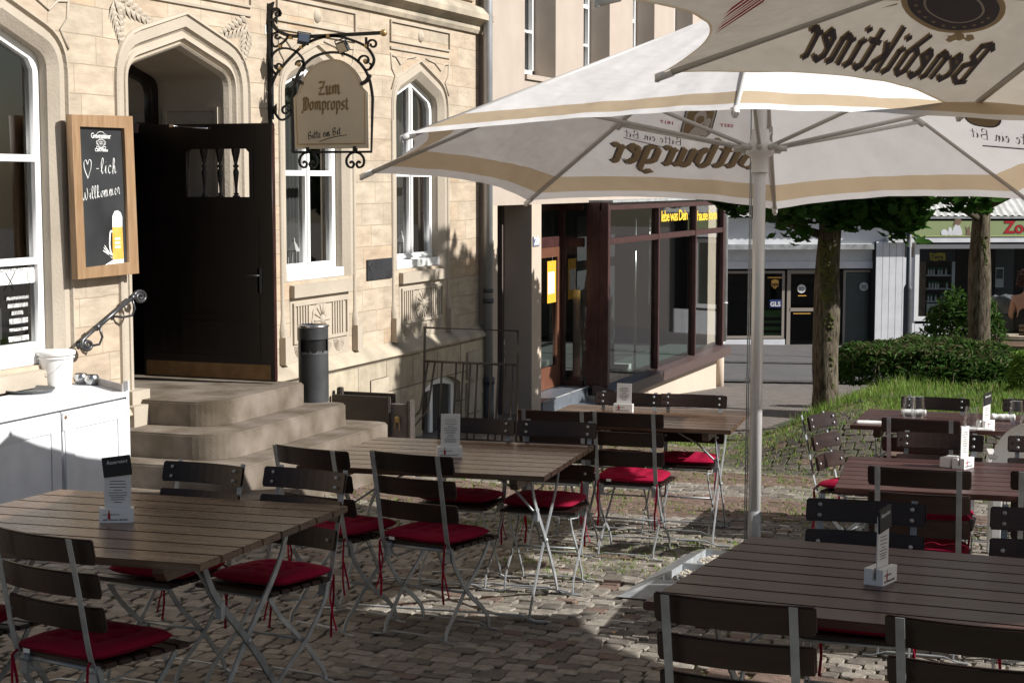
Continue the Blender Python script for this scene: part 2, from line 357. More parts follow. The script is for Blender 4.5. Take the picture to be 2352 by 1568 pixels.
def curve_mesh(splines, extrude, bevel=0, res=2):
    cu = bpy.data.curves.new('outline', 'CURVE'); cu.dimensions = '2D'; cu.fill_mode = 'BOTH'; cu.extrude = extrude; cu.bevel_depth = bevel; cu.bevel_resolution = res
    for pts in splines:
        sp = cu.splines.new('POLY'); sp.points.add(len(pts) - 1); sp.use_cyclic_u = True
        for p, q in zip(sp.points, pts): p.co = (q[0], q[1], 0, 1)
    ob = bpy.data.objects.new('outline', cu); me = bpy.data.meshes.new_from_object(ob)
    bpy.data.objects.remove(ob); bpy.data.curves.remove(cu); return me
def text_mesh(txt, size, extrude=.0005, shear=0, align='LEFT', offset=0, spacing=1):
    cu = bpy.data.curves.new('lettering', 'FONT'); cu.body = txt; cu.size = size; cu.extrude = extrude; cu.shear = shear; cu.align_x = align; cu.offset = offset; cu.space_character = spacing
    cu.resolution_u = 3
    ob = bpy.data.objects.new('lettering', cu); me = bpy.data.meshes.new_from_object(ob)
    bpy.data.objects.remove(ob); bpy.data.curves.remove(cu); return me
def frame_T(o, ex, ey):
    ex = Vector(ex).normalized(); ey = Vector(ey); ez = ex.cross(ey).normalized(); ey = ez.cross(ex).normalized()
    return Matrix(((ex.x, ey.x, ez.x, o[0]), (ex.y, ey.y, ez.y, o[1]), (ex.z, ey.z, ez.z, o[2]), (0, 0, 0, 1)))
def mesh_obj(me, name, mt, parent=None, T=None):
    if T: me.transform(T)
    me.materials.clear(); me.materials.append(M[mt] if isinstance(mt, str) else mt); me.name = name
    for p in me.polygons: p.material_index = 0
    o = bpy.data.objects.new(name, me); COL.objects.link(o)
    if parent: o.parent = parent
    return o
def add_mesh(mb, me, mi=0, T=None):
    mb.add([v.co.copy() for v in me.vertices], [tuple(p.vertices) for p in me.polygons], mi, False, T); bpy.data.meshes.remove(me)
YZ = lambda X: Matrix(((0, 0, 1, X), (1, 0, 0, 0), (0, 1, 0, 0), (0, 0, 0, 1)))       # (y,z) outlines -> wall plane X

# ---------------------------------------------------------------- pen lettering
BL = {
 'Z': (.85, [[(0, 1.25), (.18, 1.42), (.45, 1.32), (.75, 1.42), (.62, 1.0), (.1, .1)], [(.1, .1), (.35, .0), (.55, .08), (.8, .02)], [(.12, .72), (.68, .78)]]),
 'D': (1.0, [[(0, 1.3), (.25, 1.45), (.6, 1.42), (.88, 1.15), (.88, .35), (.6, .02), (.05, .08)], [(.22, 1.35), (.18, .2)], [(.5, 1.3), (.5, .15)], [(.05, .08), (-.1, -.18), (.05, -.3)]]),
 'B': (.9, [[(0, 1.3), (.25, 1.5), (.62, 1.38), (.66, 1.0), (.34, .78)], [(.22, 1.4), (.22, .05)], [(.34, .78), (.74, .62), (.78, .2), (.45, -.02), (.05, .06)]]),
 'u': (.66, [[(0, .92), (.1, .8), (.1, .18), (.26, 0), (.45, .16)], [(.45, .95), (.45, .15), (.6, .02)]]),
 'n': (.66, [[(0, .9), (.1, .8), (.1, .05)], [(.1, .82), (.32, 1.0), (.45, .82), (.45, .12), (.6, .02)]]),
 'm': (1.0, [[(0, .9), (.1, .8), (.1, .05)], [(.1, .82), (.32, 1.0), (.43, .82), (.43, .05)], [(.43, .82), (.66, 1.0), (.78, .82), (.78, .12), (.93, .02)]]),
 'o': (.66, [[(.28, 1.0), (.06, .82), (.06, .18), (.26, 0)], [(.28, 1.0), (.5, .82), (.5, .18), (.26, 0)]]),
 'p': (.68, [[(0, .95), (.1, .85), (.1, -.5)], [(.1, .85), (.32, 1.0), (.54, .8), (.54, .2), (.3, 0), (.12, .1)]]),
 'r': (.5, [[(0, .9), (.1, .8), (.1, .12), (.22, .02)], [(.1, .82), (.28, 1.0), (.42, .86)]]),
 's': (.56, [[(.45, .86), (.28, 1.0), (.08, .84), (.1, .62), (.44, .4), (.42, .16), (.2, 0), (.0, .14)]]),
 't': (.46, [[(.12, 1.3), (.12, .16), (.28, 0), (.42, .12)], [(-.04, .95), (.36, .95)]]),
 'k': (.62, [[(.08, 1.5), (.08, .05)], [(.1, .55), (.38, .98)], [(.14, .6), (.42, .32), (.44, .1), (.56, .02)]]),
 'l': (.34, [[(.0, 1.4), (.08, 1.5), (.08, .15), (.26, .0)]]),
 'd': (.66, [[(.28, 1.0), (.06, .82), (.06, .18), (.26, 0), (.5, .2), (.5, .8), (.05, 1.45)]]),
 'e': (.55, [[(.26, 1.0), (.06, .8), (.06, .2), (.28, 0), (.46, .14)], [(.26, 1.0), (.44, .78), (.08, .48)]]),
 'i': (.34, [[(0, .92), (.1, .8), (.1, .16), (.26, .02)], [(.06, 1.3), (.14, 1.22)]]),
 'g': (.66, [[(.28, 1.0), (.06, .82), (.06, .25), (.26, .1), (.48, .2)], [(.3, 1.0), (.5, .85), (.5, -.25), (.26, -.45), (.02, -.32)]]),
 'b': (.66, [[(.06, 1.5), (.1, 1.4), (.1, .18), (.28, 0), (.54, .2), (.54, .78), (.34, 1.0), (.1, .8)]]),
}
SCR = {
 'B': (.8, [[(.1, 1.3), (.02, .1)], [(.1, 1.3), (.45, 1.4), (.5, 1.0), (.15, .75), (.55, .6), (.5, .15), (0, .05)]]),
 'W': (1.15, [[(0, 1.5), (.05, .4), (.2, .0), (.4, .5), (.45, .9), (.5, .3), (.65, 0), (.9, .7), (.85, 1.4)]]),
 'i': (.3, [[(0, .25), (.12, .8), (.1, .1), (.3, .25)], [(.14, 1.15), (.16, 1.2)]]),
 't': (.4, [[(.2, 1.3), (.12, .1), (.35, .25)], [(-.05, .85), (.45, .95)]]),
 'e': (.45, [[(0, .3), (.3, .6), (.2, .85), (.05, .5), (.15, .05), (.45, .3)]]),
 'n': (.62, [[(0, .3), (.08, .8), (.08, .0)], [(.08, .45), (.3, .85), (.36, .1), (.6, .28)]]),
 'm': (.85, [[(0, .3), (.08, .8), (.08, .0)], [(.08, .45), (.26, .85), (.32, .0)], [(.32, .45), (.5, .85), (.56, .1), (.8, .28)]]),
 'l': (.38, [[(0, .2), (.3, 1.2), (.2, 1.55), (.05, .9), (.15, .05), (.38, .25)]]),
 'c': (.4, [[(.35, .7), (.15, .85), (.02, .4), (.15, .05), (.4, .25)]]),
 'h': (.6, [[(0, .2), (.28, 1.2), (.16, 1.55), (.08, .6), (.06, 0)], [(.07, .4), (.28, .8), (.34, .1), (.6, .3)]]),
 'k': (.6, [[(0, .2), (.28, 1.2), (.16, 1.55), (.08, .6), (.06, 0)], [(.07, .4), (.35, .8), (.2, .5), (.1, .45), (.35, .1), (.6, .25)]]),
 'o': (.5, [[(.25, .8), (.02, .5), (.15, .05), (.4, .3), (.3, .75), (.5, .7)]]),
 'r': (.45, [[(0, .3), (.12, .9), (.3, .75), (.28, .1), (.45, .25)]]),
 '-': (.55, [[(.1, .5), (.4, .5)]]),
 'H': (1.25, [[(.45, -.45), (.05, .5), (.02, 1.1), (.25, 1.3), (.45, .9), (.6, 1.35), (.85, 1.2), (.8, .5), (.45, -.45)]]),
}
def catmull(p, n=5):
    if len(p) < 3: return p
    out = []; q = [p[0]] + list(p) + [p[-1]]
    for i in range(1, len(q) - 2):
        for k in range(n):
            t = k / n; a, b, c, d = q[i - 1], q[i], q[i + 1], q[i + 2]
            out.append(tuple(.5 * ((2 * b[j]) + (-a[j] + c[j]) * t + (2 * a[j] - 5 * b[j] + 4 * c[j] - d[j]) * t * t + (-a[j] + 3 * b[j] - 3 * c[j] + d[j]) * t ** 3) for j in range(2)))
    out.append(tuple(p[-1])); return out
def pen_polys(txt, font, h, nib, ang=40, slant=0, smooth=False, sub=0, sp=.1, mono=False):
    """list of thin quads (2D); h = x-height"""
    out = []; x = 0; na = Vector((math.cos(math.radians(ang)), math.sin(math.radians(ang)))) * nib / 2
    for ch in txt:
        if ch == ' ': x += .45; continue
        w, strokes = font[ch]
        for st in strokes:
            pts = catmull(st) if smooth else st
            P2 = [Vector(((x + a + slant * b) * h, b * h)) for a, b in pts]
            for p, q in zip(P2, P2[1:]):
                d = (q - p)
                if d.length < 1e-6: continue
                n = Vector((-d.y, d.x)).normalized()
                k = na if abs(na.dot(n)) > nib * .12 else na + n * nib * .15
                if mono: k = n * nib / 2; e_ = d.normalized() * nib * .30; p = p - e_; q = q + e_; d = q - p
                m = max(1, int(sub and d.length / sub or 1))
                for i in range(m):
                    a = p + d * i / m; b = p + d * (i + 1) / m
                    out.append([a - k, b - k, b + k, a + k])
        x += w + sp
    return out, x * h
def pen_mesh(mb, polys, T, mi=0, f=None, dz=.00012):
    for i, q in enumerate(polys):
        z = (i % 9) * dz
        vs = [f(p.x, p.y, z) for p in q] if f else [T @ Vector((p.x, p.y, z)) for p in q]
        mb.add(vs, [(0, 1, 2, 3)], mi)
# ================================================================ GROUND
def sheet(name, x0, x1, y0, y1, dz, mt, nx=1):
    ys = sorted(set([y0, y1] + [y for y, _ in GP if y0 < y < y1])); mb = MB(); vs = []; fs = []
    xs = [x0 + (x1 - x0) * i / nx for i in range(nx + 1)]
    for y in ys:
        for x in xs: vs.append((x, y, g(y) + dz))
    for j in range(len(ys) - 1):
        for i in range(nx): a = j * (nx + 1) + i; fs.append((a, a + 1, a + nx + 2, a + nx + 1))
    return struct(mb.add(vs, fs).build(name, mt, fix=False))
sheet('ground', -150, 150, -40, 300, 0, 'paving')
mm, N, L, P = new_mat('joint_soil'); P.inputs['Roughness'].default_value = .95
tc = N.new('ShaderNodeTexCoord'); n1 = N.new('ShaderNodeTexNoise'); n1.inputs['Scale'].default_value = 2.2; n1.inputs['Detail'].default_value = 9; L.new(tc.outputs['Object'], n1.inputs[0])
cr = N.new('ShaderNodeValToRGB'); L.new(n1.outputs[0], cr.inputs[0]); e = cr.color_ramp.elements
e[0].position = .40; e[0].color = (.040, .036, .024, 1); e[1].position = .52; e[1].color = (.095, .105, .026, 1)
L.new(cr.outputs[0], P.inputs['Base Color']); M['soil'] = mm
sheet('joint_soil', -5.95, 3.5, 2.5, 16.5, .006, 'soil')

# the road in front of the far shops, with its two gutters
E17 = Vector((math.cos(math.radians(25)), math.sin(math.radians(25)), 0)); N17 = Vector((-E17.y, E17.x, 0))
FAR0 = gp(2010, 797); FAR0.z = 0
def band(name, py0, py1, dz, mt, s0=-9, s1=24):
    def off(py):
        p = gp(1790, py); p.z = 0; return (p - FAR0).dot(N17)
    a, b = off(py0), off(py1); mb = MB(); vs = []; fs = []; n = 66; k = 8
    for i in range(n + 1):
        for j in range(k + 1):
            p = FAR0 + E17 * (s0 + (s1 - s0) * i / n) + N17 * (a + (b - a) * j / k); vs.append((p.x, p.y, g(p.y) + dz))
    for i in range(n):
        for j in range(k): q = i * (k + 1) + j; fs.append((q, q + 1, q + k + 2, q + k + 1))
    return struct(mb.add(vs, fs).build(name, mt, fix=False))
band('road', 877, 836, .012, 'asphalt')
M['gutter'] = brickish('gutter_stone', (.045, .043, .042), (.07, .066, .062), (.14, .13, .12), .5, .25, .02, rot=.3)
band('gutter', 881, 876, .03, 'gutter'); band('gutter', 837, 833.5, .03, 'gutter')
band('pavement', 833.5, 790, .02, 'asphalt')
band('drain_line', 899.6, 898.4, .015, 'black', -2, 24)

# setts
ISL = [(-3.95, 15.4), (-3.75, 14.5), (-3.2, 13.9), (-2.2, 13.7), (-.8, 13.6), (5, 13.6), (5, 26), (-3.8, 26), (-4.2, 21), (-4.15, 17.5)]
def isl_in(x, y):
    """signed distance inside the green island (positive inside)"""
    d = 1e9; ins = False; n = len(ISL)
    for i in range(n):
        x0, y0 = ISL[i]; x1, y1 = ISL[(i + 1) % n]
        if (y0 > y) != (y1 > y) and x < (x1 - x0) * (y - y0) / (y1 - y0) + x0: ins = not ins
        t = max(0, min(1, ((x - x0) * (x1 - x0) + (y - y0) * (y1 - y0)) / ((x1 - x0) ** 2 + (y1 - y0) ** 2)))
        d = min(d, math.hypot(x - x0 - t * (x1 - x0), y - y0 - t * (y1 - y0)))
    return d if ins else -d
def isl_h(x, y):
    d = isl_in(x, y); t = max(0, min(1, d / 1.5)); return .46 * (t * t * (3 - 2 * t)) if d > 0 else 0
for i, c in enumerate([((.19, .168, .14)), ((.25, .225, .19)), ((.12, .105, .088)), ((.15, .10, .078)), ((.115, .075, .058))]):
    M['sett%d' % i] = mat('sett_%d' % i, c, .75, var=.3, scale=26, bump=.5, bscale=110, detail=7)
def stone(mb, x, y, w, d, z, h, mi, R, tilt=None):
    ux = Vector((R.uniform(.95, 1.05) * w / 2, R.uniform(-.08, .08) * w / 2, 0)); uy = Vector((R.uniform(-.08, .08) * d / 2, d / 2 * R.uniform(.95, 1.05), 0))
    tz = (R.uniform(-.02, .02), R.uniform(-.02, .02)); q = []
    for k in range(8):
        cx, cy = ((1, .74), (.78, 1), (-.78, 1), (-1, .74), (-1, -.74), (-.78, -1), (.78, -1), (1, -.74))[k]
        q.append((cx * R.uniform(.93, 1.04), cy * R.uniform(.93, 1.04)))
    vs = []
    c = Vector((x, y, z))
    for (s, zz) in ((1.02, -.02), (1.0, h * .75), (.93, h)):
        for cx, cy in q:
            p = c + ux * cx * s + uy * cy * s; sl = (tilt(p.x, p.y) - tilt(x, y)) if tilt else 0
            vs.append((p.x, p.y, z + zz + cx * tz[0] * w + cy * tz[1] * d + sl))
    fs = [(i, (i + 1) % 8, 8 + (i + 1) % 8, 8 + i) for i in range(8)] + [(8 + i, 8 + (i + 1) % 8, 16 + (i + 1) % 8, 16 + i) for i in range(8)]
    o = len(mb.v); mb.v += vs
    for f in fs: mb.f.append([k + o for k in f]); mb.m.append(mi); mb.sm.append(False)
    mb.f.append([o + 16 + k for k in range(8)]); mb.m.append(mi); mb.sm.append(False)
R = random.Random(3); mb = MB(); yrow = 3.0; rowi = 0
while yrow < 15.9:
    d = .088 + R.uniform(-.010, .014); x = -5.95 + R.uniform(0, .1); yrow += d / 2
    while x < 3.0:
        arc = .34 * abs(math.sin((x + 5.2) * PI / 3.1)) ; y = yrow + arc
        redz = mnoise.noise(Vector((x * .16, (yrow + arc) * .75, 3.1)))
        red = redz > .14
        w = (.17 if red else .108) * R.uniform(.72, 1.35)
        xc = x + w / 2
        if isl_in(xc, y) < .04 and (y < 15.95):
            mi = R.choice([3, 3, 4]) if red else R.choices([0, 1, 2, 3], [5, 3, 3, .7])[0]
            stone(mb, xc, y, w - .009, d - .009, g(y) + .006 + R.uniform(-.002, .002), .016 + R.uniform(-.003, .004), mi, R)
        x += w
    yrow += d / 2; rowi += 1
tag(mb.build('paving_setts', ['sett%d' % i for i in range(5)], fix=False), 'worn grey and reddish granite setts laid in shallow arcs with mossy joints', 'setts', kind='stuff')

# green island with its cobbled bank
mb = MB(); nx, ny = 70, 110; xs = [-5.3 + 10.2 * i / nx for i in range(nx + 1)]; ys = [13.4 + 17.2 * j / ny for j in range(ny + 1)]; vs = []; fs = []
for y in ys:
    for x in xs: vs.append((x, y, g(y) + isl_h(x, y) + (.0 if isl_in(x, y) > 0 else -.05) + (mnoise.noise(Vector((x * 1.5, y * 1.5, 0))) * .03 if isl_in(x, y) > .3 else 0)))
for j in range(ny):
    for i in range(nx): a = j * (nx + 1) + i; fs.append((a, a + 1, a + nx + 2, a + nx + 1))
mb.add(vs, fs, 0, True); M['lawn_soil'] = mat('lawn_soil', (.035, .05, .014), .95, var=.3, scale=5, bump=.6, bscale=30)
struct(mb.build('lawn', 'lawn_soil', fix=False))
mb = MB(); R = random.Random(5)
yy = 13.55
while yy < 18.6:
    xx = -5.1
    while xx < 3.2:
        w = .125 * R.uniform(.85, 1.15); x = xx + w / 2; dd = isl_in(x, yy)
        lim = 1.55 + .2 * mnoise.noise(Vector((x, yy, 0)))
        if -.06 < dd < lim:
            z = g(yy) + isl_h(x, yy); stone(mb, x, yy, w - .012, .110, z + .003, .014, R.choices([5, 2, 3], [6, 1, .6])[0], R, lambda a, b: g(b) + isl_h(a, b))
        xx += w
    yy += .12
tag(mb.build('bank_cobbles', ['sett%d' % i for i in range(5)] + ['mossy_sett'], fix=False), 'dark mossy cobbles sloping up to the grass island', 'cobbles', kind='stuff')

def blade(mb, x, y, z, h, w, R, mi=0):
    a = R.uniform(0, 2 * PI); l = R.uniform(.15, .55) * h; dx, dy = math.cos(a) * l, math.sin(a) * l; b = R.uniform(0, PI); wx, wy = math.cos(b) * w, math.sin(b) * w
    mb.add([(x - wx, y - wy, z), (x + wx, y + wy, z), (x + dx * .4 + wx * .7, y + dy * .4 + wy * .7, z + h * .6), (x + dx * .4 - wx * .7, y + dy * .4 - wy * .7, z + h * .6), (x + dx, y + dy, z + h * .95)], [(0, 1, 2, 3), (3, 2, 4)], mi)
mb = MB(); R = random.Random(11); n = 0
while n < 26000:
    x = R.uniform(-5.1, 3.6); y = R.uniform(14.6, 27); dd = isl_in(x, y)
    lim = 1.45 + .3 * mnoise.noise(Vector((x * 2, y * 2, 4)))
    if dd < (lim if y < 17.2 else .55): continue
    if x > 1.2 and R.random() < .7: continue
    n += 1; hh = R.uniform(.07, .17) * (1.3 + .7 * mnoise.noise(Vector((x * .8, y * .8, 2)))) * (.85 if y > 20 else .7)
    blade(mb, x, y, g(y) + isl_h(x, y) - .01, hh, .005, R, 1 if R.random() < .12 else 0)
tag(mb.build('grass', ['grass', 'straw'], fix=False), 'uncut bright grass growing around the tree trunks', 'grass', kind='stuff')
mb = MB(); R = random.Random(12); n = 0
while n < 19000:                                   # weeds in the joints
    x = R.uniform(-5.9, 3.0); y = R.uniform(3.6, 17.5); v = mnoise.noise(Vector((x * .8, y * .8, 9))) + .42 * (y > 8.8) - (.25 if x < -3.2 and y < 9 else 0)
    dd = isl_in(x, y)
    if dd > -.3 and dd < 1.6: v += .75
    if v < .18 + R.uniform(0, .35): n += .12; continue
    n += 1; cx, cy = x, y; z = g(y) + (isl_h(x, y) if dd > 0 else 0)
    for _ in range(4): blade(mb, cx + R.uniform(-.025, .025), cy + R.uniform(-.025, .025), z, R.uniform(.012, .034) * (1.5 if y > 8.5 else 1), .005, R, 1 if R.random() < .3 else 0)
tag(mb.build('weeds', ['grass', 'straw'], fix=False), 'small weeds and moss tufts sprouting between the setts', 'weeds', kind='stuff')
mb = MB(); R = random.Random(14)
for _ in range(110):
    x = R.uniform(-5.8, 1.5); y = R.uniform(5.0, 15); z = g(y) + .034; a = R.uniform(0, 6.28); s = R.uniform(.010, .022)
    T = Matrix.Translation((x, y, z)) @ Matrix.Rotation(a, 4, 'Z')
    mb.add([(-s, 0, 0), (0, -s * .5, .006), (s, 0, .002), (0, s * .5, .007)], [(0, 1, 2, 3)], 0, T=T)
M['dryleaf'] = mat('dry_leaf', (.30, .16, .06), .8, var=.3)
tag(mb.build('fallen_leaves', 'dryleaf', fix=False), 'small dry brown leaves scattered on the setts', 'leaves', kind='stuff')
# ================================================================ STONE TOWN HOUSE
FX = -7.10
def wc(mb, name, mt, parent, **k):          # world-space mesh under an unrotated Empty
    p = Vector(parent.location); q = parent
    while q.parent: q = q.parent; p += Vector(q.location)
    return mb.build(name, mt, parent, loc=-p, **k)
def wmesh(me, name, mt, parent, T=None):
    o = mesh_obj(me, name, mt, parent, T); p = Vector(parent.location); q = parent
    while q.parent: q = q.parent; p += Vector(q.location)
    o.location = -p; return o
def arch(y0, y1, zb, zc, za, off=0):
    mid = (y0 + y1) / 2; sl = (za - zc) / (mid - y0); a, b = y0 - off, y1 + off; zA = za + off * 1.1; zC = zA - sl * (mid - a); r = .10 + off * .9
    L_ = [(a, zb)]; Lr = []
    dx, dz = 1 / math.hypot(1, sl), sl / math.hypot(1, sl)
    for k in range(7):
        t = k / 6; p0 = (a, zC - r); p1 = (a, zC); p2 = (a + dx * r, zC + dz * r)
        L_.append(((1 - t) ** 2 * p0[0] + 2 * t * (1 - t) * p1[0] + t * t * p2[0], (1 - t) ** 2 * p0[1] + 2 * t * (1 - t) * p1[1] + t * t * p2[1]))
    Rr = [(2 * mid - y, z) for y, z in reversed(L_)]
    return L_ + [(mid, zA)] + Rr
def loft(mb, spec, prof, mi=0, closed=False):
    rows = [[(X, y, z) for y, z in arch(*spec, off)] for off, X in prof]; n = len(rows[0]); vs = [p for r in rows for p in r]; fs = []
    for i in range(len(rows) - 1):
        for j in range(n - 1 + (1 if closed else 0)): q = (j + 1) % n; fs.append((i * n + j, i * n + q, (i + 1) * n + q, (i + 1) * n + j))
    mb.add(vs, fs, mi)
DOOR = (10.66, 12.07, .43, 2.88, 3.07)
WINS = [(8.62, 9.68, .80, 2.90, 3.09), (13.0, 14.10, 1.17, 2.90, 3.09), (15.26, 16.33, 1.17, 2.90, 3.09)]
house = thing('stone_building', 'yellow sandstone tavern building with arched doorway and white arched windows', 'building', (FX, 12, g(12)))
holes = [arch(*DOOR[:2], DOOR[2] - .02, *DOOR[3:], .26)] + [arch(*w, .175) for w in WINS]
outer = [(3.0, -1.3), (17.36, -1.3), (17.36, 7.5), (3.0, 7.5)]
bas = [(15.62, -1.2), (16.62, -1.2), (16.62, -.10), (16.4, -.02), (16.12, .01), (15.84, -.02), (15.62, -.10)]
# windows run down to their carved aprons: cut the hole to the plinth
def opening(w, off): a = arch(*w, off); return a
me = curve_mesh([outer] + holes + [bas], .06); wmesh(me, 'wall', 'ashlar', house, YZ(FX - .0602))
# quoin-like back mass of the wall so that nothing shines through
mb = MB(); mb.box(FX - 9, FX - 8.9, 3, 17.36, -1.3, 7.5); mb.box(FX - 9, FX - .13, 17.30, 17.355, -1.3, 7.5); mb.box(FX - 9, FX - .13, 3, 3.06, -1.3, 7.5); mb.box(FX - 9, FX + .0, 3.0, 17.36, 7.5, 7.6); mb.box(FX - 9, FX - .13, 3, 17.3, .28, .36)
mb.box(FX - 4, FX - 3.9, 3.1, 17.3, .36, 7.4)
for y in (10.2, 12.75): mb.box(FX - 3.9, FX - .35, y, y + .1, .36, 7.4)
wc(mb, 'interior_walls', 'room_dim', house)
# surrounds
PD = [(.26, FX - .001), (.255, FX + .02), (.235, FX + .028), (.225, FX + .01), (.15, FX + .008), (.14, FX - .012), (.12, FX - .03), (.10, FX - .03), (.095, FX - .015), (.07, FX - .01), (.055, FX - .045), (.04, FX - .05), (.035, FX - .035), (.02, FX - .05), (0, FX - .09), (0, FX - .72)]
mb = MB(); loft(mb, DOOR, PD)
# base blocks of the surround
for (a, b) in ((10.40, 10.70), (12.04, 12.34)):
    mb.box(FX - .1, FX + .125, a - .02, b + .03, -.5, .40); mb.box(FX - .1, FX + .06, a + .06, b - .01, .401, .50)
# far and near reveal panels
for yy, s in ((12.07, -1), (10.66, 1)):
    for (a, b, c, d) in ((FX - .66, FX - .14, 1.75, 1.78), (FX - .66, FX - .14, 2.62, 2.65), (FX - .66, FX - .63, 1.78, 2.62), (FX - .17, FX - .14, 1.78, 2.62)):
        mb.box(a, b, min(yy, yy + s * .018), max(yy, yy + s * .018), c, d)
# square label moulding and spandrel carving
def rect_frame(mb, y0, y1, z0, z1, t, X0, X1, bottom=True):
    mb.box(X0, X1, y0, y1, z1 - t, z1)
    if bottom: mb.box(X0, X1, y0, y1, z0, z0 + t); mb.box(X0, X1, y0, y0 + t, z0 + t, z1 - t); mb.box(X0, X1, y1 - t, y1, z0 + t, z1 - t)
wc(mb, 'door_surround', 'carved', house, fix=True)
def leafy(mb, y, z, ang, L_, X):
    for k in range(7):
        t = k / 6; cy, cz = y + math.cos(ang) * L_ * t, z + math.sin(ang) * L_ * t
        for s in (-1, 1):
            a = ang + s * (.75 - .25 * t); l = .115 * (1 - .55 * t)
            T = Matrix.Translation((X, cy + math.cos(a) * l * .6, cz + math.sin(a) * l * .6)) @ Matrix.Rotation(a, 4, 'X')
            mb.add([(0, -l * .7, 0), (.014, 0, -.026), (.022, 0, .0), (.012, 0, .026), (0, l * .8, 0)], [(0, 1, 2), (0, 2, 3), (1, 4, 2), (2, 4, 3), (0, 3, 4, 1)], T=T)
def label_and_panel(w, top, spread):
    y0, y1 = w[0] - spread, w[1] + spread; mb = MB()
    rect_frame(mb, y0, y1, w[3] - .12, top, .022, FX - .01, FX + .018, False); rect_frame(mb, y0, y1, top + .05, top + .26, .02, FX - .01, FX + .02)
    mid = (y0 + y1) / 2; mb.lathe([(.0001, .03), (.03, .028), (.04, .018), (.06, .012), (.065, .0)], 10, T=Matrix.Translation((FX, mid, top + .155)) @ Matrix.Rotation(PI / 2, 4, 'Y'))
    return mb, y0, y1
mb, y0, y1 = label_and_panel(DOOR, 3.42, .30)
leafy(mb, y0 + .06, 3.36, -.28, .42, FX); leafy(mb, y1 - .06, 3.34, PI + .30, .40, FX); leafy(mb, y0 + .06, 3.34, -1.3, .26, FX); leafy(mb, y1 - .06, 3.30, PI + 1.3, .26, FX)
wc(mb, 'door_label_moulding', 'carved', house)
PWN = [(.175, FX - .001), (.17, FX + .012), (.155, FX + .012), (.145, FX - .012), (.13, FX - .016), (.12, FX + .004), (.07, FX + .004), (.0, FX - .05), (0, FX - .21)]
for i, w in enumerate(WINS):
    mb, y0, y1 = label_and_panel(w, 3.36, .2)
    mid = (y0 + y1) / 2
    for s in (-1, 1):                                     # blind tracery in the spandrels
        mb.tube([(FX + .004, mid + s * k, z) for k, z in ((.72, 3.28), (.60, 3.27), (.5, 3.2), (.35, 3.27), (.12, 3.30))], .010, 6); mb.tube([(FX + .004, mid + s * k, z) for k, z in ((.72, 3.30), (.70, 3.15), (.62, 3.08), (.71, 2.95))], .010, 6)
    wc(mb, 'window_label_moulding', 'carved', house)
    mb = MB(); rows = w; loft(mb, w, PWN)
    # sloped stone sill, side shafts, carved apron
    zb = w[2]
    mb.add([(FX - .21, w[0] - .005, zb + .0), (FX + .05, w[0] - .02, zb - .035), (FX + .05, w[1] + .02, zb - .035), (FX - .21, w[1] + .005, zb + .0), (FX - .21, w[0] - .005, zb - .14), (FX + .05, w[0] - .02, zb - .14), (FX + .05, w[1] + .02, zb - .14), (FX - .21, w[1] + .005, zb - .14)], [(0, 1, 2, 3), (1, 5, 6, 2), (4, 7, 6, 5), (0, 4, 5, 1), (3, 2, 6, 7)])
    wc(mb, 'window_surround', 'carved', house)
    mb = MB(); a0, a1 = w[0] + .02, w[1] - .02; zt = zb - .14; z0 = .46 if i else .3
    mb.box(FX - .05, FX + .004, w[0] - .02, w[1] + .02, z0, zt)
    rect_frame(mb, a0, a1, z0 + .16, zt - .05, .028, FX, FX + .022)
    mid = (a0 + a1) / 2; mz = (z0 + zt) / 2 + .055; hz = (zt - z0) * .30
    for s in (-1, 1):
        for k in range(5):
            y = mid + s * (.235 + .05 * k); mb.box(FX, FX + .016, y - .013, y + .013, mz - hz, mz + hz)
    n = 40; vs = [(FX + .022, mid, mz)]
    for k in range(n):
        t = 2 * PI * k / n; r = 1 + .06 * (k % 4 < 2) ; vs.append((FX + .014, mid + .17 * r * math.cos(t), mz + hz * .98 * r * math.sin(t)))
    for k in range(n):
        t = 2 * PI * k / n; r = 1 + .06 * (k % 4 < 2); vs.append((FX - .002, mid + .175 * r * math.cos(t), mz + hz * 1.01 * r * math.sin(t)))
    mb.add(vs, [(0, 1 + k, 1 + (k + 1) % n) for k in range(n)] + [(1 + k, 1 + n + k, 1 + n + (k + 1) % n, 1 + (k + 1) % n) for k in range(n)])
    for k in range(14): t = 2 * PI * k / 14; mb.tube([(FX + .02, mid + .04 * math.cos(t), mz + .05 * math.sin(t)), (FX + .018, mid + .15 * math.cos(t), mz + hz * .85 * math.sin(t))], .009, 5)
    mb.lathe([(.05, 0), (.045, .012), (.02, .02), (.0001, .03)], 10, T=Matrix.Translation((FX + .02, mid, mz)) @ Matrix.Rotation(PI / 2, 4, 'Y'))
    for k in range(4):                                   # shell scrolls under the apron
        for r in (.03, .05, .07, .09, .11): mb.tube([(FX + .006, w[0] + .16 + .25 * k + r * math.cos(t), z0 + .14 - r * math.sin(t)) for t in [PI * q / 6 for q in range(7)]], .006, 4)
    wc(mb, 'carved_panel', 'carved', house)
    # casement window
    win = thing('window', None, None); win.parent = house; win.location = (FX - .12 - house.location.x, (w[0] + w[1]) / 2 - 12, zb - house.location.z); win.name = 'window'
    lc = Vector((FX - .12, (w[0] + w[1]) / 2, zb)); Tl = Matrix.Translation(-lc)
    ow = [(y, z) for y, z in arch(w[0] + .004, w[1] - .004, zb + .005, w[3], w[4] - .004, 0)]
    tr = [2.12] if i else [1.50, 2.20]
    mid = (w[0] + w[1]) / 2 - (0 if i else 0); cells = []
    fr = .06; mu = .035
    zs_ = [zb + .14] + tr + [None]
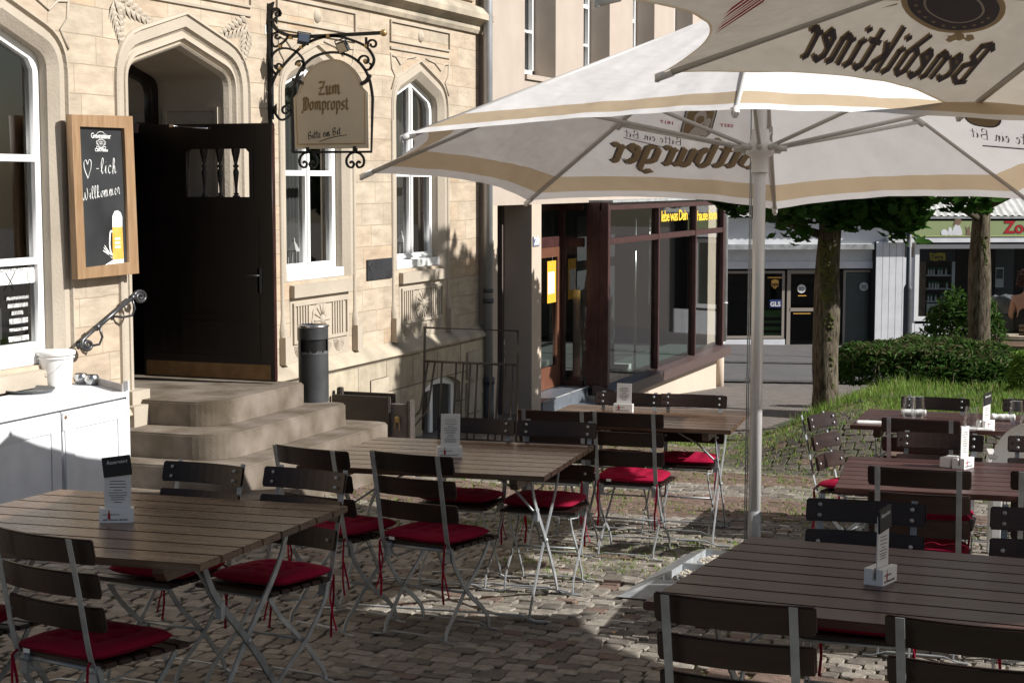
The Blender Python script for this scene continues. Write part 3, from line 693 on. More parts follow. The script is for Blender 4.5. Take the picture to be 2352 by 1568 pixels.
    def cell(y0_, y1_, z0_, z1_):
        return [(y0_, z0_), (y1_, z0_), (y1_, z1_), (y0_, z1_)]
    for (ya, yb) in ((w[0] + fr, mid - mu), (mid + mu, w[1] - fr)):
        for k in range(len(zs_) - 1):
            za_ = zs_[k] + (.02 if k else 0)
            if zs_[k + 1] is not None: cells.append(cell(ya, yb, za_, zs_[k + 1] - .02))
            else:
                sl = (w[4] - w[3]) / (mid - w[0]); top = lambda y: w[4] - sl * abs(y - mid) - fr * 1.05
                lo = ya if ya < mid else yb
                pts = [(ya, za_), (yb, za_)]
                if ya < mid: pts += [(yb, top(yb)), (ya + .05, top(ya + .05)), (ya, top(ya) - .06)]
                else: pts += [(yb, top(yb) - .06), (yb - .05, top(yb - .05)), (ya, top(ya))]
                cells.append(pts)
    me = curve_mesh([ow] + cells, .03, .004); me.transform(YZ(FX - .15)); me.transform(Tl)
    f = mesh_obj(me, 'frame', 'white', win)
    mb = MB(); mb.box(FX - .12, FX - .03, w[0] + .003, w[1] - .003, zb + .002, zb + .085, T=Tl); mb.box(FX - .12, FX - .095, w[0] + .05, w[1] - .05, zb + .10, zb + .13, T=Tl); mb.box(FX - .12, FX - .1, mid - .022, mid + .022, zb + .14, w[4] - .1, T=Tl)
    mb.build('window_board', 'white', win, bevel=.006)
    mb = MB()
    for k, c in enumerate(cells): mb.add([(FX - .152, y, z) for y, z in c], [tuple(range(len(c)))], T=Tl)
    mb.build('pane', 'glass', win, fix=False)
    # curtain strips inside
    if i != 3:
        mb = MB(); vs = []; fs = []; n = 46; ya, yb = (mid + .12, w[1] + .25) if i else (mid + .08, w[1] + .2)
        for k in range(n + 1):
            y = ya + (yb - ya) * k / n; x = FX - .42 + .018 * math.sin(k * 1.35); vs += [(x, y, .95), (x, y, 3.3)]
        for k in range(n): fs.append((2 * k, 2 * k + 2, 2 * k + 3, 2 * k + 1))
        mb.add(vs, fs, 0, True, Tl); mb.build('curtain', 'interior', win, fix=False)
# plinth with cap
mb = MB()
for (a, b) in ((3.0, 10.40), (12.34, 17.36)):
    z1 = .34
    me = curve_mesh([[(a, -1.3), (b, -1.3), (b, z1), (a, z1)]] + ([bas] if a > 10 else []), .04); wmesh(me, 'plinth', 'plinth_block', house, YZ(FX + .04))
    mb.add([(FX, a, z1), (FX + .12, a, z1), (FX + .12, b, z1), (FX, b, z1), (FX, a, z1 + .12), (FX + .10, a, z1 + .04), (FX + .10, b, z1 + .04), (FX, b, z1 + .12)], [(0, 1, 5, 4), (1, 2, 6, 5), (2, 3, 7, 6), (5, 6, 7, 4), (0, 3, 2, 1)])
for (y, z, wy, wz, d) in ((12.9, .0, .3, .3, .012), (13.75, -.15, .5, .33, .015), (14.6, .02, .4, .27, .01), (14.9, -.3, .55, .3, .02), (16.95, .05, .35, .3, .03), (16.95, -.3, .38, .33, .035), (16.95, -.65, .4, .33, .03), (15.2, -.35, .35, .35, .02), (13.2, -.45, .6, .28, .016), (12.65, -.28, .4, .25, .018)):
    mb.box(FX + .079, FX + .08 + d, y - wy / 2, y + wy / 2, z - wz / 2, z + wz / 2)
wc(mb, 'plinth_cap', 'plinth', house, bevel=.008)
# side shafts ending in little bases beside windows
mb = MB()
for w in WINS[1:]:
    for y in (w[0] - .16, w[1] + .14):
        mb = MB(); mb.lathe([(.045, .74), (.05, .80), (.03, .88), (.022, .95), (.022, 2.7)], 8, T=Matrix.Translation((FX, y, -.05))); mb.box(FX, FX + .06, y - .05, y + .05, .46, .70); wc(mb, 'window_shaft', 'carved', house)
# string course and blind panels of the upper storey
mb = MB(); prof = [(0, 3.66), (.03, 3.66), (.05, 3.70), (.05, 3.74), (.10, 3.78), (.15, 3.80), (.15, 3.86), (.09, 3.93), (0, 3.97)]
vs = []; 
for y in (3.0, 17.44): vs += [(FX + x, y, z) for x, z in prof]
k = len(prof); mb.add(vs, [(i, i + 1, k + i + 1, k + i) for i in range(k - 1)] + [tuple(range(k)), tuple(range(2 * k - 1, k - 1, -1))])
wc(mb, 'string_course', 'plinth', house)
mb = MB(); y = 3.4
while y < 17:
    rect_frame(mb, y, y + .58, 4.0, 4.62, .03, FX, FX + .03)
    n = 20; c = (y + .29, 4.28); vs = [(FX + .03, c[0], c[1])] + [(FX + .012, c[0] + (.075 + .02 * math.cos(5 * 2 * PI * q / n)) * math.cos(2 * PI * q / n), c[1] + (.10 + .02 * math.cos(5 * 2 * PI * q / n)) * math.sin(2 * PI * q / n)) for q in range(n)]
    mb.add(vs, [(0, 1 + q, 1 + (q + 1) % n) for q in range(n)]); y += .66
wc(mb, 'frieze_panels', 'carved', house)
# entrance recess: dark hall behind, timber transom frame with glass
RX = FX - .70
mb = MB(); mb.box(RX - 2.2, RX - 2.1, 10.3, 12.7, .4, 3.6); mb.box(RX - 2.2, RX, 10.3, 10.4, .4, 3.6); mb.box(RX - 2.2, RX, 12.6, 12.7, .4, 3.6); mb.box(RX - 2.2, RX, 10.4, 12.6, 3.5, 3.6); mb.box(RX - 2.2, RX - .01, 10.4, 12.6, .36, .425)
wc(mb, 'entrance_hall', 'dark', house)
def XZ(Y): return Matrix(((1, 0, 0, 0), (0, 0, -1, Y), (0, 1, 0, 0), (0, 0, 0, 1)))
ow = arch(10.60, 12.13, .43, 2.9, 3.10); inn = [(10.72, .43), (11.98, .43), (11.98, 2.44), (10.72, 2.44)]; t2 = [(y, max(2.52, z)) for y, z in arch(10.72, 11.98, 2.52, 2.84, 2.99)]
ow2 = [(10.60, .43), (10.719, .43), (10.719, 2.44), (11.981, 2.44), (11.981, .43), (12.13, .43)] + arch(10.60, 12.13, .43, 2.9, 3.10)[::-1][1:-1]
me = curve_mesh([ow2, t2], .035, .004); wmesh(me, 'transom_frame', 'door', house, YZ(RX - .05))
mb = MB(); mb.add([(RX - .05, y, z) for y, z in t2], [tuple(range(len(t2)))]); wc(mb, 'transom_pane', 'glass', house, fix=False)
mb = MB(); mb.tube([(RX + .02, 10.72, 2.56), (RX + .02, 11.1, 2.55), (RX + .02, 11.35, 2.50), (RX + .02, 11.42, 2.45)], .035, 8); wc(mb, 'transom_rail', 'oak', house)
# door leaf standing open at right angles
LY = 11.80
def d2(px, py): p = aty(px, py, LY); return (p.x, p.z)
xl, xr = RX + .0, d2(630, 600)[0]; zb_, zt_ = .452, 2.50
lo = [(xl, zb_), (xr, zb_), (xr, zt_), (xl, zt_)]
h0 = d2(432, 453); h1 = d2(575, 341); hole = [(h0[0], h0[1]), (h1[0], h0[1]), (h1[0], h1[1] - .03), (h1[0] - .03, h1[1]), (h0[0] + .03, h1[1]), (h0[0], h1[1] - .03)]
leaf = thing('door', 'dark varnished door leaf standing wide open', None); leaf.parent = house; leaf.location = (xl - FX, LY - 12, zb_ - house.location.z)
def wp(mb_or_me, name, mt, parent, base, **k): pass
Tl = Matrix.Translation((-xl, -LY, -zb_))
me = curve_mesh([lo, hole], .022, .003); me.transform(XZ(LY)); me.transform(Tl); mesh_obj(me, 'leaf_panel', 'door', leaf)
mb = MB()
def dframe(x0, x1, z0, z1, t=.03, d=.008, y=-.022):
    for (a, b, c, e_) in ((x0, x1, z0, z0 + t), (x0, x1, z1 - t, z1), (x0, x0 + t, z0 + t, z1 - t), (x1 - t, x1, z0 + t, z1 - t)): mb.box(a, b, LY + y - d, LY + y, c, e_, T=Tl)
dframe(xl + .12, xr - .12, .95, 1.75); dframe(xl + .12, xr - .12, .62, .92); dframe(h0[0] - .04, h1[0] + .04, h0[1] - .04, h1[1] + .04)
mb.build('moulding', 'door', leaf)
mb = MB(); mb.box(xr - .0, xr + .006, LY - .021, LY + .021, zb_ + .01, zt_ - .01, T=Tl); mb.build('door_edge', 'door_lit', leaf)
mb = MB(); k0 = xl + .02; mb.box(k0, xr - .03, LY - .027, LY - .024, zb_ + .01, zb_ + .13, T=Tl)
mb.build('kick_plate', 'brass', leaf)
hp = d2(585, 632)
mb = MB(); hx, hz = hp[0] + .06, hp[1]; mb.box(hx - .018, hx + .022, LY - .030, LY - .0235, hz - .14, hz + .06, T=Tl); mb.tube([(hx, LY - .03, hz), (hx, LY - .065, hz), (hx - .02, LY - .07, hz), (hx - .12, LY - .07, hz - .004)], .008, 8, T=Tl); mb.build('handle', 'lampgrey', leaf)
for fx_ in (.27, .52, .77):
    bx = h0[0] + (h1[0] - h0[0]) * fx_; H_ = h1[1] - h0[1]
    pr = [(.030, 0), (.030, .03), (.014, .045), (.024, .07), (.010, .10), (.012, .22), (.020, .42), (.024, .52), (.012, .60), (.026, .64), (.012, .68), (.018, .75), (.034, .93), (.036, 1)]
    mb = MB(); mb.lathe([(r, z * H_) for r, z in pr], 12, T=Tl @ Matrix.Translation((bx, LY, h0[1]))); mb.build('baluster', 'door', leaf)
mb = MB(); a = d2(400, 290); b = d2(484, 296); mb.tube([(a[0], LY - .05, a[1]), (b[0], LY - .05, b[1])], .006, 6, T=Tl); mb.box(a[0] - .01, a[0] + .03, LY - .055, LY - .02, a[1] - .01, a[1] + .012, T=Tl); mb.build('door_stay', 'steel', leaf)
# basement window
mb = MB(); bw = thing('basement_window', None, None); bw.parent = house; bw.location = (-.1, 4.12, -.6 - house.location.z); lc = Vector((FX - .1, 16.12, -.6)); Tl = Matrix.Translation(-lc)
me = curve_mesh([bas, [(15.70, -.85), (15.98, -.85), (15.98, -.12), (15.70, -.14)], [(16.05, -.85), (16.54, -.85), (16.54, -.12), (16.3, -.08), (16.05, -.07)]], .02, .003); me.transform(YZ(FX - .02)); me.transform(Tl); mesh_obj(me, 'frame', 'white', bw)
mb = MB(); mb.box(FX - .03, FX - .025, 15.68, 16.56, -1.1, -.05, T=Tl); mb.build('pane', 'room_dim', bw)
# pot plants and lanterns on the inner sills
for (y, z) in ((13.62, 1.30), (15.95, 1.30)):
    t = thing('lantern', 'small white metal lantern on the inner sill of the %s window' % ('middle' if y < 14 else 'far arched'), 'lantern', (FX - .30, y, z - .03)); s = .9
    mb = MB(); mb.box(-.045, .045, -.045, .045, 0, .012); mb.box(-.045, .045, -.045, .045, .14, .15)
    for a in (-.04, .04):
        for b in (-.04, .04): mb.box(a - .005, a + .005, b - .005, b + .005, .012, .14)
    mb.build('cage', 'white', t); mb = MB(); mb.lathe([(.06, .15), (.03, .20), (.012, .23), (.012, .25), (.0001, .27)], 4, T=Matrix.Rotation(PI / 4, 4, 'Z'), smooth=False); mb.build('roof', 'white', t)
for (y, z, lb) in ((13.2, 1.28, 'bushy green pot plant behind the glass of the middle window'), (15.42, 1.28, 'slim green pot plant behind the glass of the far arched window')):
    t = thing('pot_plant', lb, 'plant', (FX - .3, y, z - .02)); mb = MB(); mb.lathe([(.05, 0), (.06, .02), (.07, .12), (.075, .12)], 12); mb.build('pot', 'benchwood', t)
    mb = MB(); R = random.Random(int(y * 10))
    for _ in range(170):
        p = Vector((R.gauss(0, .05), R.gauss(0, .055), .12 + abs(R.gauss(0, .14)))); s = R.uniform(.015, .03); T = Matrix.Translation(p) @ Euler((R.uniform(0, 6), R.uniform(0, 6), R.uniform(0, 6))).to_matrix().to_4x4()
        mb.add([(-s, 0, 0), (0, -s * .5, .003), (s, 0, 0), (0, s * .5, .003)], [(0, 1, 2, 3)], T=T)
    mb.build('foliage', 'bushleaf', t, fix=False)

# ---------------------------------------------------------------- entrance steps
st = thing('stone_steps', 'four worn sandstone steps with rounded corners below the dark doorway', 'steps', (-6.6, 11.2, g(11.2)))
def round_step(x0, x1, y0, y1, r0, r1):
    pts = [(x0, y0)]
    for k in range(11): t = PI / 2 * k / 10; pts.append((x1 - r0 + r0 * math.sin(t), y0 + r0 - r0 * math.cos(t)))
    for k in range(9): t = PI / 2 * k / 8; pts.append((x1 - r1 + r1 * math.cos(t), y1 - r1 + r1 * math.sin(t)))
    return pts + [(x0, y1)]
for (x1, y0, y1, z, r0, r1) in ((-6.40, 10.57, 11.99, .43, .26, .10), (-6.13, 10.21, 12.21, .25, .30, .12), (-5.87, 9.95, 12.47, .07, .04, .14), (-5.59, 9.78, 12.70, -.10, .2, .16)):
    o = MB(); o.prism(round_step(-7.05, x1, y0, y1, r0, r1), z - .19 if z > 0 else -.45, z)
    ob = wc(o, 'step', 'step', st, bevel=.012)
mb = MB(); mb.box(RX - .3, -7.0, 10.67, 12.06, .30, .428); wc(mb, 'threshold', 'step', st)

# ---------------------------------------------------------------- downpipe
dp = thing('downpipe', 'grey zinc downpipe between the sandstone house and the pink rendered house', 'pipe', (FX + .12, 17.33, g(17.3)))
mb = MB(); mb.tube([(FX + .12, 17.33, -.2), (FX + .12, 17.33, 8)], .052, 14); wc(mb, 'pipe', 'zinc', dp)
mb = MB(); mb.tube([(FX + .12, 17.33, -.95), (FX + .12, 17.33, -.15)], .062, 14); wc(mb, 'pipe_foot', 'lampgrey', dp)
for za_, zb2, r_ in ((-.2, -.13, .072), (.70, .75, .062), (.82, .86, .058)): mb = MB(); mb.tube([(FX + .12, 17.33, za_), (FX + .12, 17.33, zb2)], r_, 14); wc(mb, 'pipe_socket', 'lampgrey', dp)

# ---------------------------------------------------------------- chalkboard
cb = thing('chalkboard', 'tall narrow slate board in a pale wooden frame beside the dark doorway', 'chalkboard', (FX + .05, 10.25, 1.35))
BXs = FX + .085
def b2(px, py): p = atx(px, py, BXs + .02); return (p.y, p.z)
c = [b2(178, 641), b2(318, 627), b2(303, 268), b2(164, 264)]
i_ = [b2(196, 616), b2(298, 603), b2(285, 294), b2(182, 290)]
me = curve_mesh([c, i_], .022, .003); wmesh(me, 'frame', 'oak', cb, YZ(BXs))
mb = MB(); mb.prism([i_[0], i_[1], i_[2], i_[3]], -.005, .002, T=YZ(BXs - .005)); wc(mb, 'slate', 'board', cb)
SX = BXs - .001
def b3(x, y, z): return (SX + z, x, y)
Mb = lambda px, py, rot=0: Matrix.Translation((SX, *atx(px, py, SX).yz)) @ Matrix(((0, 0, 1, 0), (1, 0, 0, 0), (0, 1, 0, 0), (0, 0, 0, 1))) @ Matrix.Rotation(rot, 4, 'Z')
mb = MB()
pp, w1 = pen_polys('H-lich', SCR, .072, .0058, smooth=True, sp=.10); pen_mesh(mb, pp, Mb(193, 399, .0) @ Matrix.Diagonal((.41 / w1, 1, 1, 1)))
pp, w1 = pen_polys('Willkommer', SCR, .058, .0055, smooth=True, sp=.06); pen_mesh(mb, pp, Mb(190, 461, .09) @ Matrix.Diagonal((.46 / w1, 1, 1, 1)))
wc(mb, 'chalk_greeting', 'chalk', cb, fix=False); mb = MB()
add_mesh(mb, text_mesh('Grevensteiner', .052, .0002, offset=.0004, align='CENTER', spacing=.8), 0, Mb(232, 318))
add_mesh(mb, text_mesh('C.&A.Veltins', .030, .0002, align='CENTER', offset=.0008), 0, Mb(233, 348))
# crest: shield, supporters and ribbon drawn in chalk lines
def line2(pts, w=.003, base=(232, 335), s=.75): 
    pp = [];
    for p, q in zip(pts, pts[1:]):
        p = Vector(p) * s; q = Vector(q) * s; d = (q - p); n = Vector((-d.y, d.x)).normalized() * w; pp.append([p - n, q - n, q + n, p + n])
    pen_mesh(mb, pp, Mb(*base))
line2(catmull([(-.045, .05), (0, .062), (.045, .05), (.05, .015), (0, -.02), (-.05, .015), (-.045, .05)], 4), .0022)
line2([(-.03, .035), (.03, .035)], .0015); line2([(-.03, .022), (.03, .022)], .0015); line2([(0, .055), (0, -.01)], .0015); line2([(-.02, .01), (.02, .045)], .0015); line2([(.02, .01), (-.02, .045)], .0015)
line2(catmull([(-.075, -.02), (-.05, -.035), (0, -.022), (.05, -.035), (.075, -.02), (.06, -.005), (0, -.03), (-.06, -.005), (-.075, -.02)], 4), .0022)
line2(catmull([(-.06, .05), (-.075, .03), (-.06, .01), (-.05, .03)], 4), .002); line2(catmull([(.06, .05), (.075, .03), (.06, .01), (.05, .03)], 4), .002)
line2(catmull([(-.07, .105), (-.03, .128), (.03, .128), (.07, .105)], 4), .0018)
wc(mb, 'chalk_lettering', 'chalk', cb, fix=False)
# painted beer mug
mb = MB(); Y_, Z_ = atx(270, 560, SX).yz; T = Matrix.Translation((SX, Y_, Z_)) @ Matrix(((0, 0, 1, 0), (1, 0, 0, 0), (0, 1, 0, 0), (0, 0, 0, 1)))
mb.prism([(-.065, -.11), (.072, -.11), (.062, .12), (-.062, .12)], .0005, .0015, T=T); wc(mb, 'painted_beer', 'beer', cb)
mb = MB(); mb.prism([(-.062, .121), (.062, .121), (.064, .19), (.045, .225), (.01, .24), (-.03, .235), (-.058, .2)], .0005, .0015, T=T); mb.prism([(-.07, -.145), (.072, -.138), (.072, -.111), (-.066, -.111)], .0005, .0015, T=T)
for (x0, y0, x1, y1) in ((-.07, -.09, -.18, -.04), (-.07, -.10, -.17, -.02), (-.07, -.095, -.16, -.005), (-.07, -.12, -.20, -.16), (-.07, -.125, -.19, -.185), (-.07, -.13, -.16, -.2)):
    d = Vector((x1 - x0, y1 - y0)); n = Vector((-d.y, d.x)).normalized() * .005; mb.prism([(x0 - n.x, y0 - n.y), (x1 - n.x * .5, y1 - n.y * .5), (x1 + n.x, y1 + n.y), (x0 + n.x, y0 + n.y)], .0005, .0012, T=T)
hp_ = catmull([(-.062, .09), (-.088, .085), (-.098, .0), (-.085, -.06), (-.066, -.075)], 5)
pp = []
for p, q in zip(hp_, hp_[1:]): p = Vector(p); q = Vector(q); n = Vector((-(q - p).y, (q - p).x)).normalized() * .008; pp.append([p - n, q - n, q + n, p + n])
pen_mesh(mb, pp, T @ Matrix.Translation((0, 0, .001)))
for zz in (.03, .0, -.03): mb.prism([(-.035, zz), (.035, zz), (.03, zz + .016), (-.03, zz + .016)], .0016, .002, T=T)
wc(mb, 'painted_foam', 'chalk', cb, fix=False)

# ---------------------------------------------------------------- handrail
hr = thing('handrail', 'short wrought iron handrail with scrolled ends beside the steps', 'handrail', (FX + .1, 10.2, 1.0))
HX = FX + .11
def h2(px, py): return tuple(atx(px, py, HX))
def spiral(cx, cy, r0, r1, a0, a1, n=22): return [(cx + (r0 + (r1 - r0) * k / n) * math.cos(a0 + (a1 - a0) * k / n), cy + (r0 + (r1 - r0) * k / n) * math.sin(a0 + (a1 - a0) * k / n)) for k in range(n + 1)]
rail = [h2(225, 750), h2(304, 683)]
s1 = [(304, 683), (312, 672)] + spiral(322, 682, 14, 3, math.radians(-110), math.radians(480)); s2 = [(225, 750), (206, 766), (189, 782)] + spiral(200, 792, 13, 3, math.radians(165), math.radians(-360))
mb = MB(); mb.tube(rail, .016, 10); mb.tube([h2(*p) for p in s1], .013, 8); mb.tube([h2(*p) for p in s2], .013, 8); mb.tube([h2(300, 686), h2(308, 679)], .022, 10); mb.tube([h2(220, 754), h2(228, 747)], .022, 10)
wc(mb, 'rail', 'iron_rail', hr)
for (px, py) in ((304, 690), (229, 755)):
    a = atx(px, py, HX); q = [a, a + Vector((0, .03, -.06)), a + Vector((-.005, .0, -.11)), Vector((HX - .05, a.y - .05, a.z - .12)), Vector((FX, a.y - .1, a.z - .11))]
    mb = MB(); mb.tube(q, .009, 8); mb.lathe([(.03, 0), (.028, .006), (.0001, .008)], 10, T=Matrix.Translation((FX, a.y - .1, a.z - .11)) @ Matrix.Rotation(PI / 2, 4, 'Y')); wc(mb, 'bracket', 'iron_rail', hr)

# ---------------------------------------------------------------- hanging sign
SY = 12.66
sg = thing('hanging_sign', 'cream tavern sign in a black wrought iron bracket high on the sandstone wall', 'sign', (FX, SY, 2.5))
def s2_(px, py, dy=0): p = aty(px, py, SY); return Vector((p.x, SY + dy, p.z))
def sb(mb, pts, w=.012, t=.016): mb.strip([s2_(*p) for p in pts], w * 1.5, t, (0, 1, 0))
mb = MB()
a, b = s2_(619, 30), s2_(619, 275); mb.box(a.x - .02, a.x + .02, SY - .02, SY + .02, b.z, a.z)
for p_, s in ((a, 1), (b, -1)): mb.prism([(p_.x - .02, 0), (p_.x + .02, 0), (p_.x + .045, s * .09), (p_.x, s * .075), (p_.x - .045, s * .09)] if s > 0 else [(p_.x - .02, 0), (p_.x - .045, s * .09), (p_.x, s * .075), (p_.x + .045, s * .09), (p_.x + .02, 0)], -.012, .012, T=Matrix.Translation((0, SY, p_.z)) @ Matrix.Rotation(PI / 2, 4, 'X'))
for (px, py) in ((619, 47), (618, 250)):
    p_ = s2_(px, py); mb.prism([(p_.x - .085, -.04), (p_.x - .055, -.012), (p_.x + .055, -.012), (p_.x + .085, -.04), (p_.x + .085, .04), (p_.x + .055, .012), (p_.x - .055, .012), (p_.x - .085, .04)], -.005, .005, T=Matrix.Translation((0, SY - .022, p_.z)) @ Matrix.Rotation(PI / 2, 4, 'X'))
wc(mb, 'wall_bar', 'iron', sg)
mb = MB()
sb(mb, catmull([(641, 36), (643, 30), (637, 22), (628, 24), (622, 38), (628, 58), (640, 72), (664, 82), (690, 84), (720, 84), (800, 80), (876, 76)], 5), .02)
sb(mb, spiral(637, 32, 8, 3, math.radians(-60), math.radians(260)), .010)
arcL = catmull([(629, 262), (622, 240), (622, 205), (634, 172), (650, 152), (668, 132), (700, 103), (738, 87), (775, 84), (812, 94), (841, 108), (857, 130), (858, 145), (850, 158)], 6)
sb(mb, arcL, .014)
for q in ([(664, 82), (650, 98), (632, 108), (624, 96), (626, 80), (640, 74)], [(634, 172), (623, 155), (625, 128), (645, 112), (675, 116), (695, 135), (697, 152)], [(841, 108), (841, 86)], [(622, 205), (624, 240), (640, 272), (655, 274), (668, 262), (668, 252)]): sb(mb, catmull(q, 5), .012)
for (cx, cy, r, a0, a1) in ((640, 152, 9, 200, -230), (637, 84, 7, 0, 300), (686, 150, 16, 60, -180), (657, 254, 12, 0, -420), (856, 102, 12, 150, 560), (838, 140, 15, -200, 90), (846, 150, 12, 120, -60)):
    sb(mb, spiral(cx, cy, r, r * .35, math.radians(a0), math.radians(a1)), .011)
wc(mb, 'scroll_bracket', 'iron', sg)
mb = MB(); fr = [(673, 350), (671, 230), (676, 195), (688, 165), (705, 143), (728, 128), (758, 121), (790, 124), (818, 138), (838, 160), (850, 188), (856, 225), (853, 349), (673, 350)]
sb(mb, [fr[0]] + catmull(fr[1:12], 4) + fr[12:], .014)
for q in ((708, 338, 708, 352), (816, 336, 816, 352)): sb(mb, [(q[0], q[1]), (q[2], q[3])], .02, .03)
for (x, s) in ((708, -1), (708, 1), (816, -1), (816, 1)):
    sb(mb, catmull([(x, 350), (x + s * 12, 354), (x + s * 20, 366), (x + s * 18, 380), (x + s * 8, 385), (x + s * 3, 377), (x + s * 8, 371), (x + s * 12, 375)], 4), .011)
for q in ([(672, 183), (688, 187), (699, 194)], [(850, 172), (842, 186), (829, 194)]): sb(mb, catmull(q, 3), .018, .03)
wc(mb, 'sign_frame', 'iron', sg)
pl = [(680, 342), (676, 226), (686, 214), (692, 195), (700, 178), (715, 158), (735, 144), (762, 137), (788, 141), (812, 158), (828, 180), (833, 200), (844, 212), (845, 340)]
pq = [pl[0], pl[1], pl[2]] + catmull(pl[2:13], 3)[1:-1] + pl[12:]
q2 = [(s2_(*p).x, s2_(*p).z) for p in pq]
me = curve_mesh([q2], .012, .002); wmesh(me, 'sign_board', 'signface', sg, XZ(SY))
cen = Vector((sum(p[0] for p in q2) / len(q2), sum(p[1] for p in q2) / len(q2)))
i1 = [tuple(cen + (Vector(p) - cen) * .945) for p in q2]; i2 = [tuple(cen + (Vector(p) - cen) * .93) for p in q2]
me = curve_mesh([i1, i2], .0006); wmesh(me, 'gold_line', 'gold', sg, XZ(SY - .0155))
M['oldgold'] = flat('old_gold_paint', (.20, .135, .05), .5)
def TS(px, py, rot=0): p = s2_(px, py); return Matrix.Translation((p.x, SY - .0150, p.z)) @ Matrix(((1, 0, 0, 0), (0, 0, -1, 0), (0, 1, 0, 0), (0, 0, 0, 1))) @ Matrix.Rotation(rot, 4, 'Z')
mb = MB(); k = 1 / 305.
pp, w1 = pen_polys('Zum', BL, 23 * k, 8.2 * k, slant=0, sp=.10); pen_mesh(mb, pp, TS(733, 218)); pp, w1 = pen_polys('Dompropst', BL, 22 * k, 7.6 * k, sp=.10); s_ = (828 - 697) * k / w1 
pen_mesh(mb, pp, TS(697, 254) @ Matrix.Diagonal((s_ * 1.02, 1, 1, 1)))
wc(mb, 'gothic_lettering', 'oldgold', sg, fix=False)
mb = MB(); pp, w1 = pen_polys('Bitte ein Bit', SCR, 14 * k, 3.0 * k, smooth=True, sp=.02); s_ = (806 - 712) * k / w1; pen_mesh(mb, pp, TS(711, 321, .13) @ Matrix.Diagonal((s_, 1, 1, 1)))
line = [Vector(p) for p in catmull([(0, 0), (.12, .035), (.26, .055)], 5)]; pp = []
for p, q in zip(line, line[1:]): n = Vector((-(q - p).y, (q - p).x)).normalized() * .003; pp.append([p - n, q - n, q + n, p + n])
pen_mesh(mb, pp, TS(735, 326)); wc(mb, 'slogan', 'ink', sg, fix=False)
mb = MB()
for (x, y) in ((690, 60 + 27), (668, 87), (644, 107), (698, 86), (645, 157), (754, 83), (841, 106), (692, 109)): p_ = s2_(x, y); mb.box(p_.x - .014, p_.x + .014, SY - .013, SY + .013, p_.z - .012, p_.z + .012)
for (x, y, r) in ((881, 76, .030), (686, 148, .02), (839, 141, .02)): p_ = s2_(x, y); mb.lathe([(r * math.sin(PI * q / 8) + .0001, -r * math.cos(PI * q / 8)) for q in range(9)], 14, T=Matrix.Translation((p_.x, SY, p_.z)))
wc(mb, 'gilt_collars', 'gold', sg)
for (px, py, tw) in ((704, 90, .5), (793, 108, -.25)):
    p_ = s2_(px, py); fl = thing('floodlight', None, None); fl.parent = sg; fl.location = Vector((p_.x, SY - .05, p_.z)) - Vector(sg.location); fl.rotation_euler = (math.radians(-30 if px < 750 else 25), .15 if px < 750 else -.2, tw)
    mb = MB(); mb.box(-.05, .05, -.018, .02, -.05, .04); mb.tube([(-.055, 0, .0), (-.055, .0, .06), (.055, 0, .06), (.055, 0, 0)], .006, 6)
    for q in range(5): mb.box(-.045, .045, .02, .035, -.04 + .018 * q, -.035 + .018 * q)
    mb.build('housing', 'black', fl, bevel=.004)
    mb = MB(); mb.box(-.042, .042, -.021, -.0185, -.042, .032); mb.build('lens', 'signface' if px > 750 else 'steel', fl)
mb = MB(); p_ = s2_(609, 69); mb.box(p_.x - .03, p_.x + .03, SY - .06, SY - .02, p_.z - .045, p_.z + .045); wc(mb, 'junction_box', 'white_plastic', sg, bevel=.008)

# ---------------------------------------------------------------- plaque
pq_ = thing('plaque', 'dark bronze wall plaque with raised text between the two arched windows', 'plaque', (FX, 14.75, 1.1))
c0, c1 = atx(838, 638, FX), atx(897, 603, FX); mb = MB(); mb.box(FX, FX + .015, 14.50, 15.06, 1.10, 1.30); M['bronze'] = mat('dark_bronze', (.05, .05, .055), .5, metal=.5, var=.2); wc(mb, 'plate', 'bronze', pq_, bevel=.004)
mb = MB(); M['relief'] = flat('relief_letters', (.09, .09, .10), .4, .5)
R = random.Random(21)
for i in range(9):                                   # too worn to read: broken raised lines
    y = 14.66 if i < 4 else 14.61; e_ = (14.88, 14.93, 14.86, 14.9, 15.0, 15.0, 14.99, 15.0, 14.97)[i]; z = 1.272 - .0175 * i
    while y < e_: w_ = R.uniform(.008, .022); mb.box(FX + .014, FX + .0165, y, min(y + w_, e_), z, z + .007 + R.uniform(-.002, .002)); y += w_ + .006
mb.tube([(FX + .017, 14.54 + a, 1.24 + b) for a, b in ((0, .03), (.05, .03), (.05, -.01), (.025, -.04), (0, -.01), (0, .03))], .003, 5)
wc(mb, 'raised_text', 'relief', pq_, fix=False)

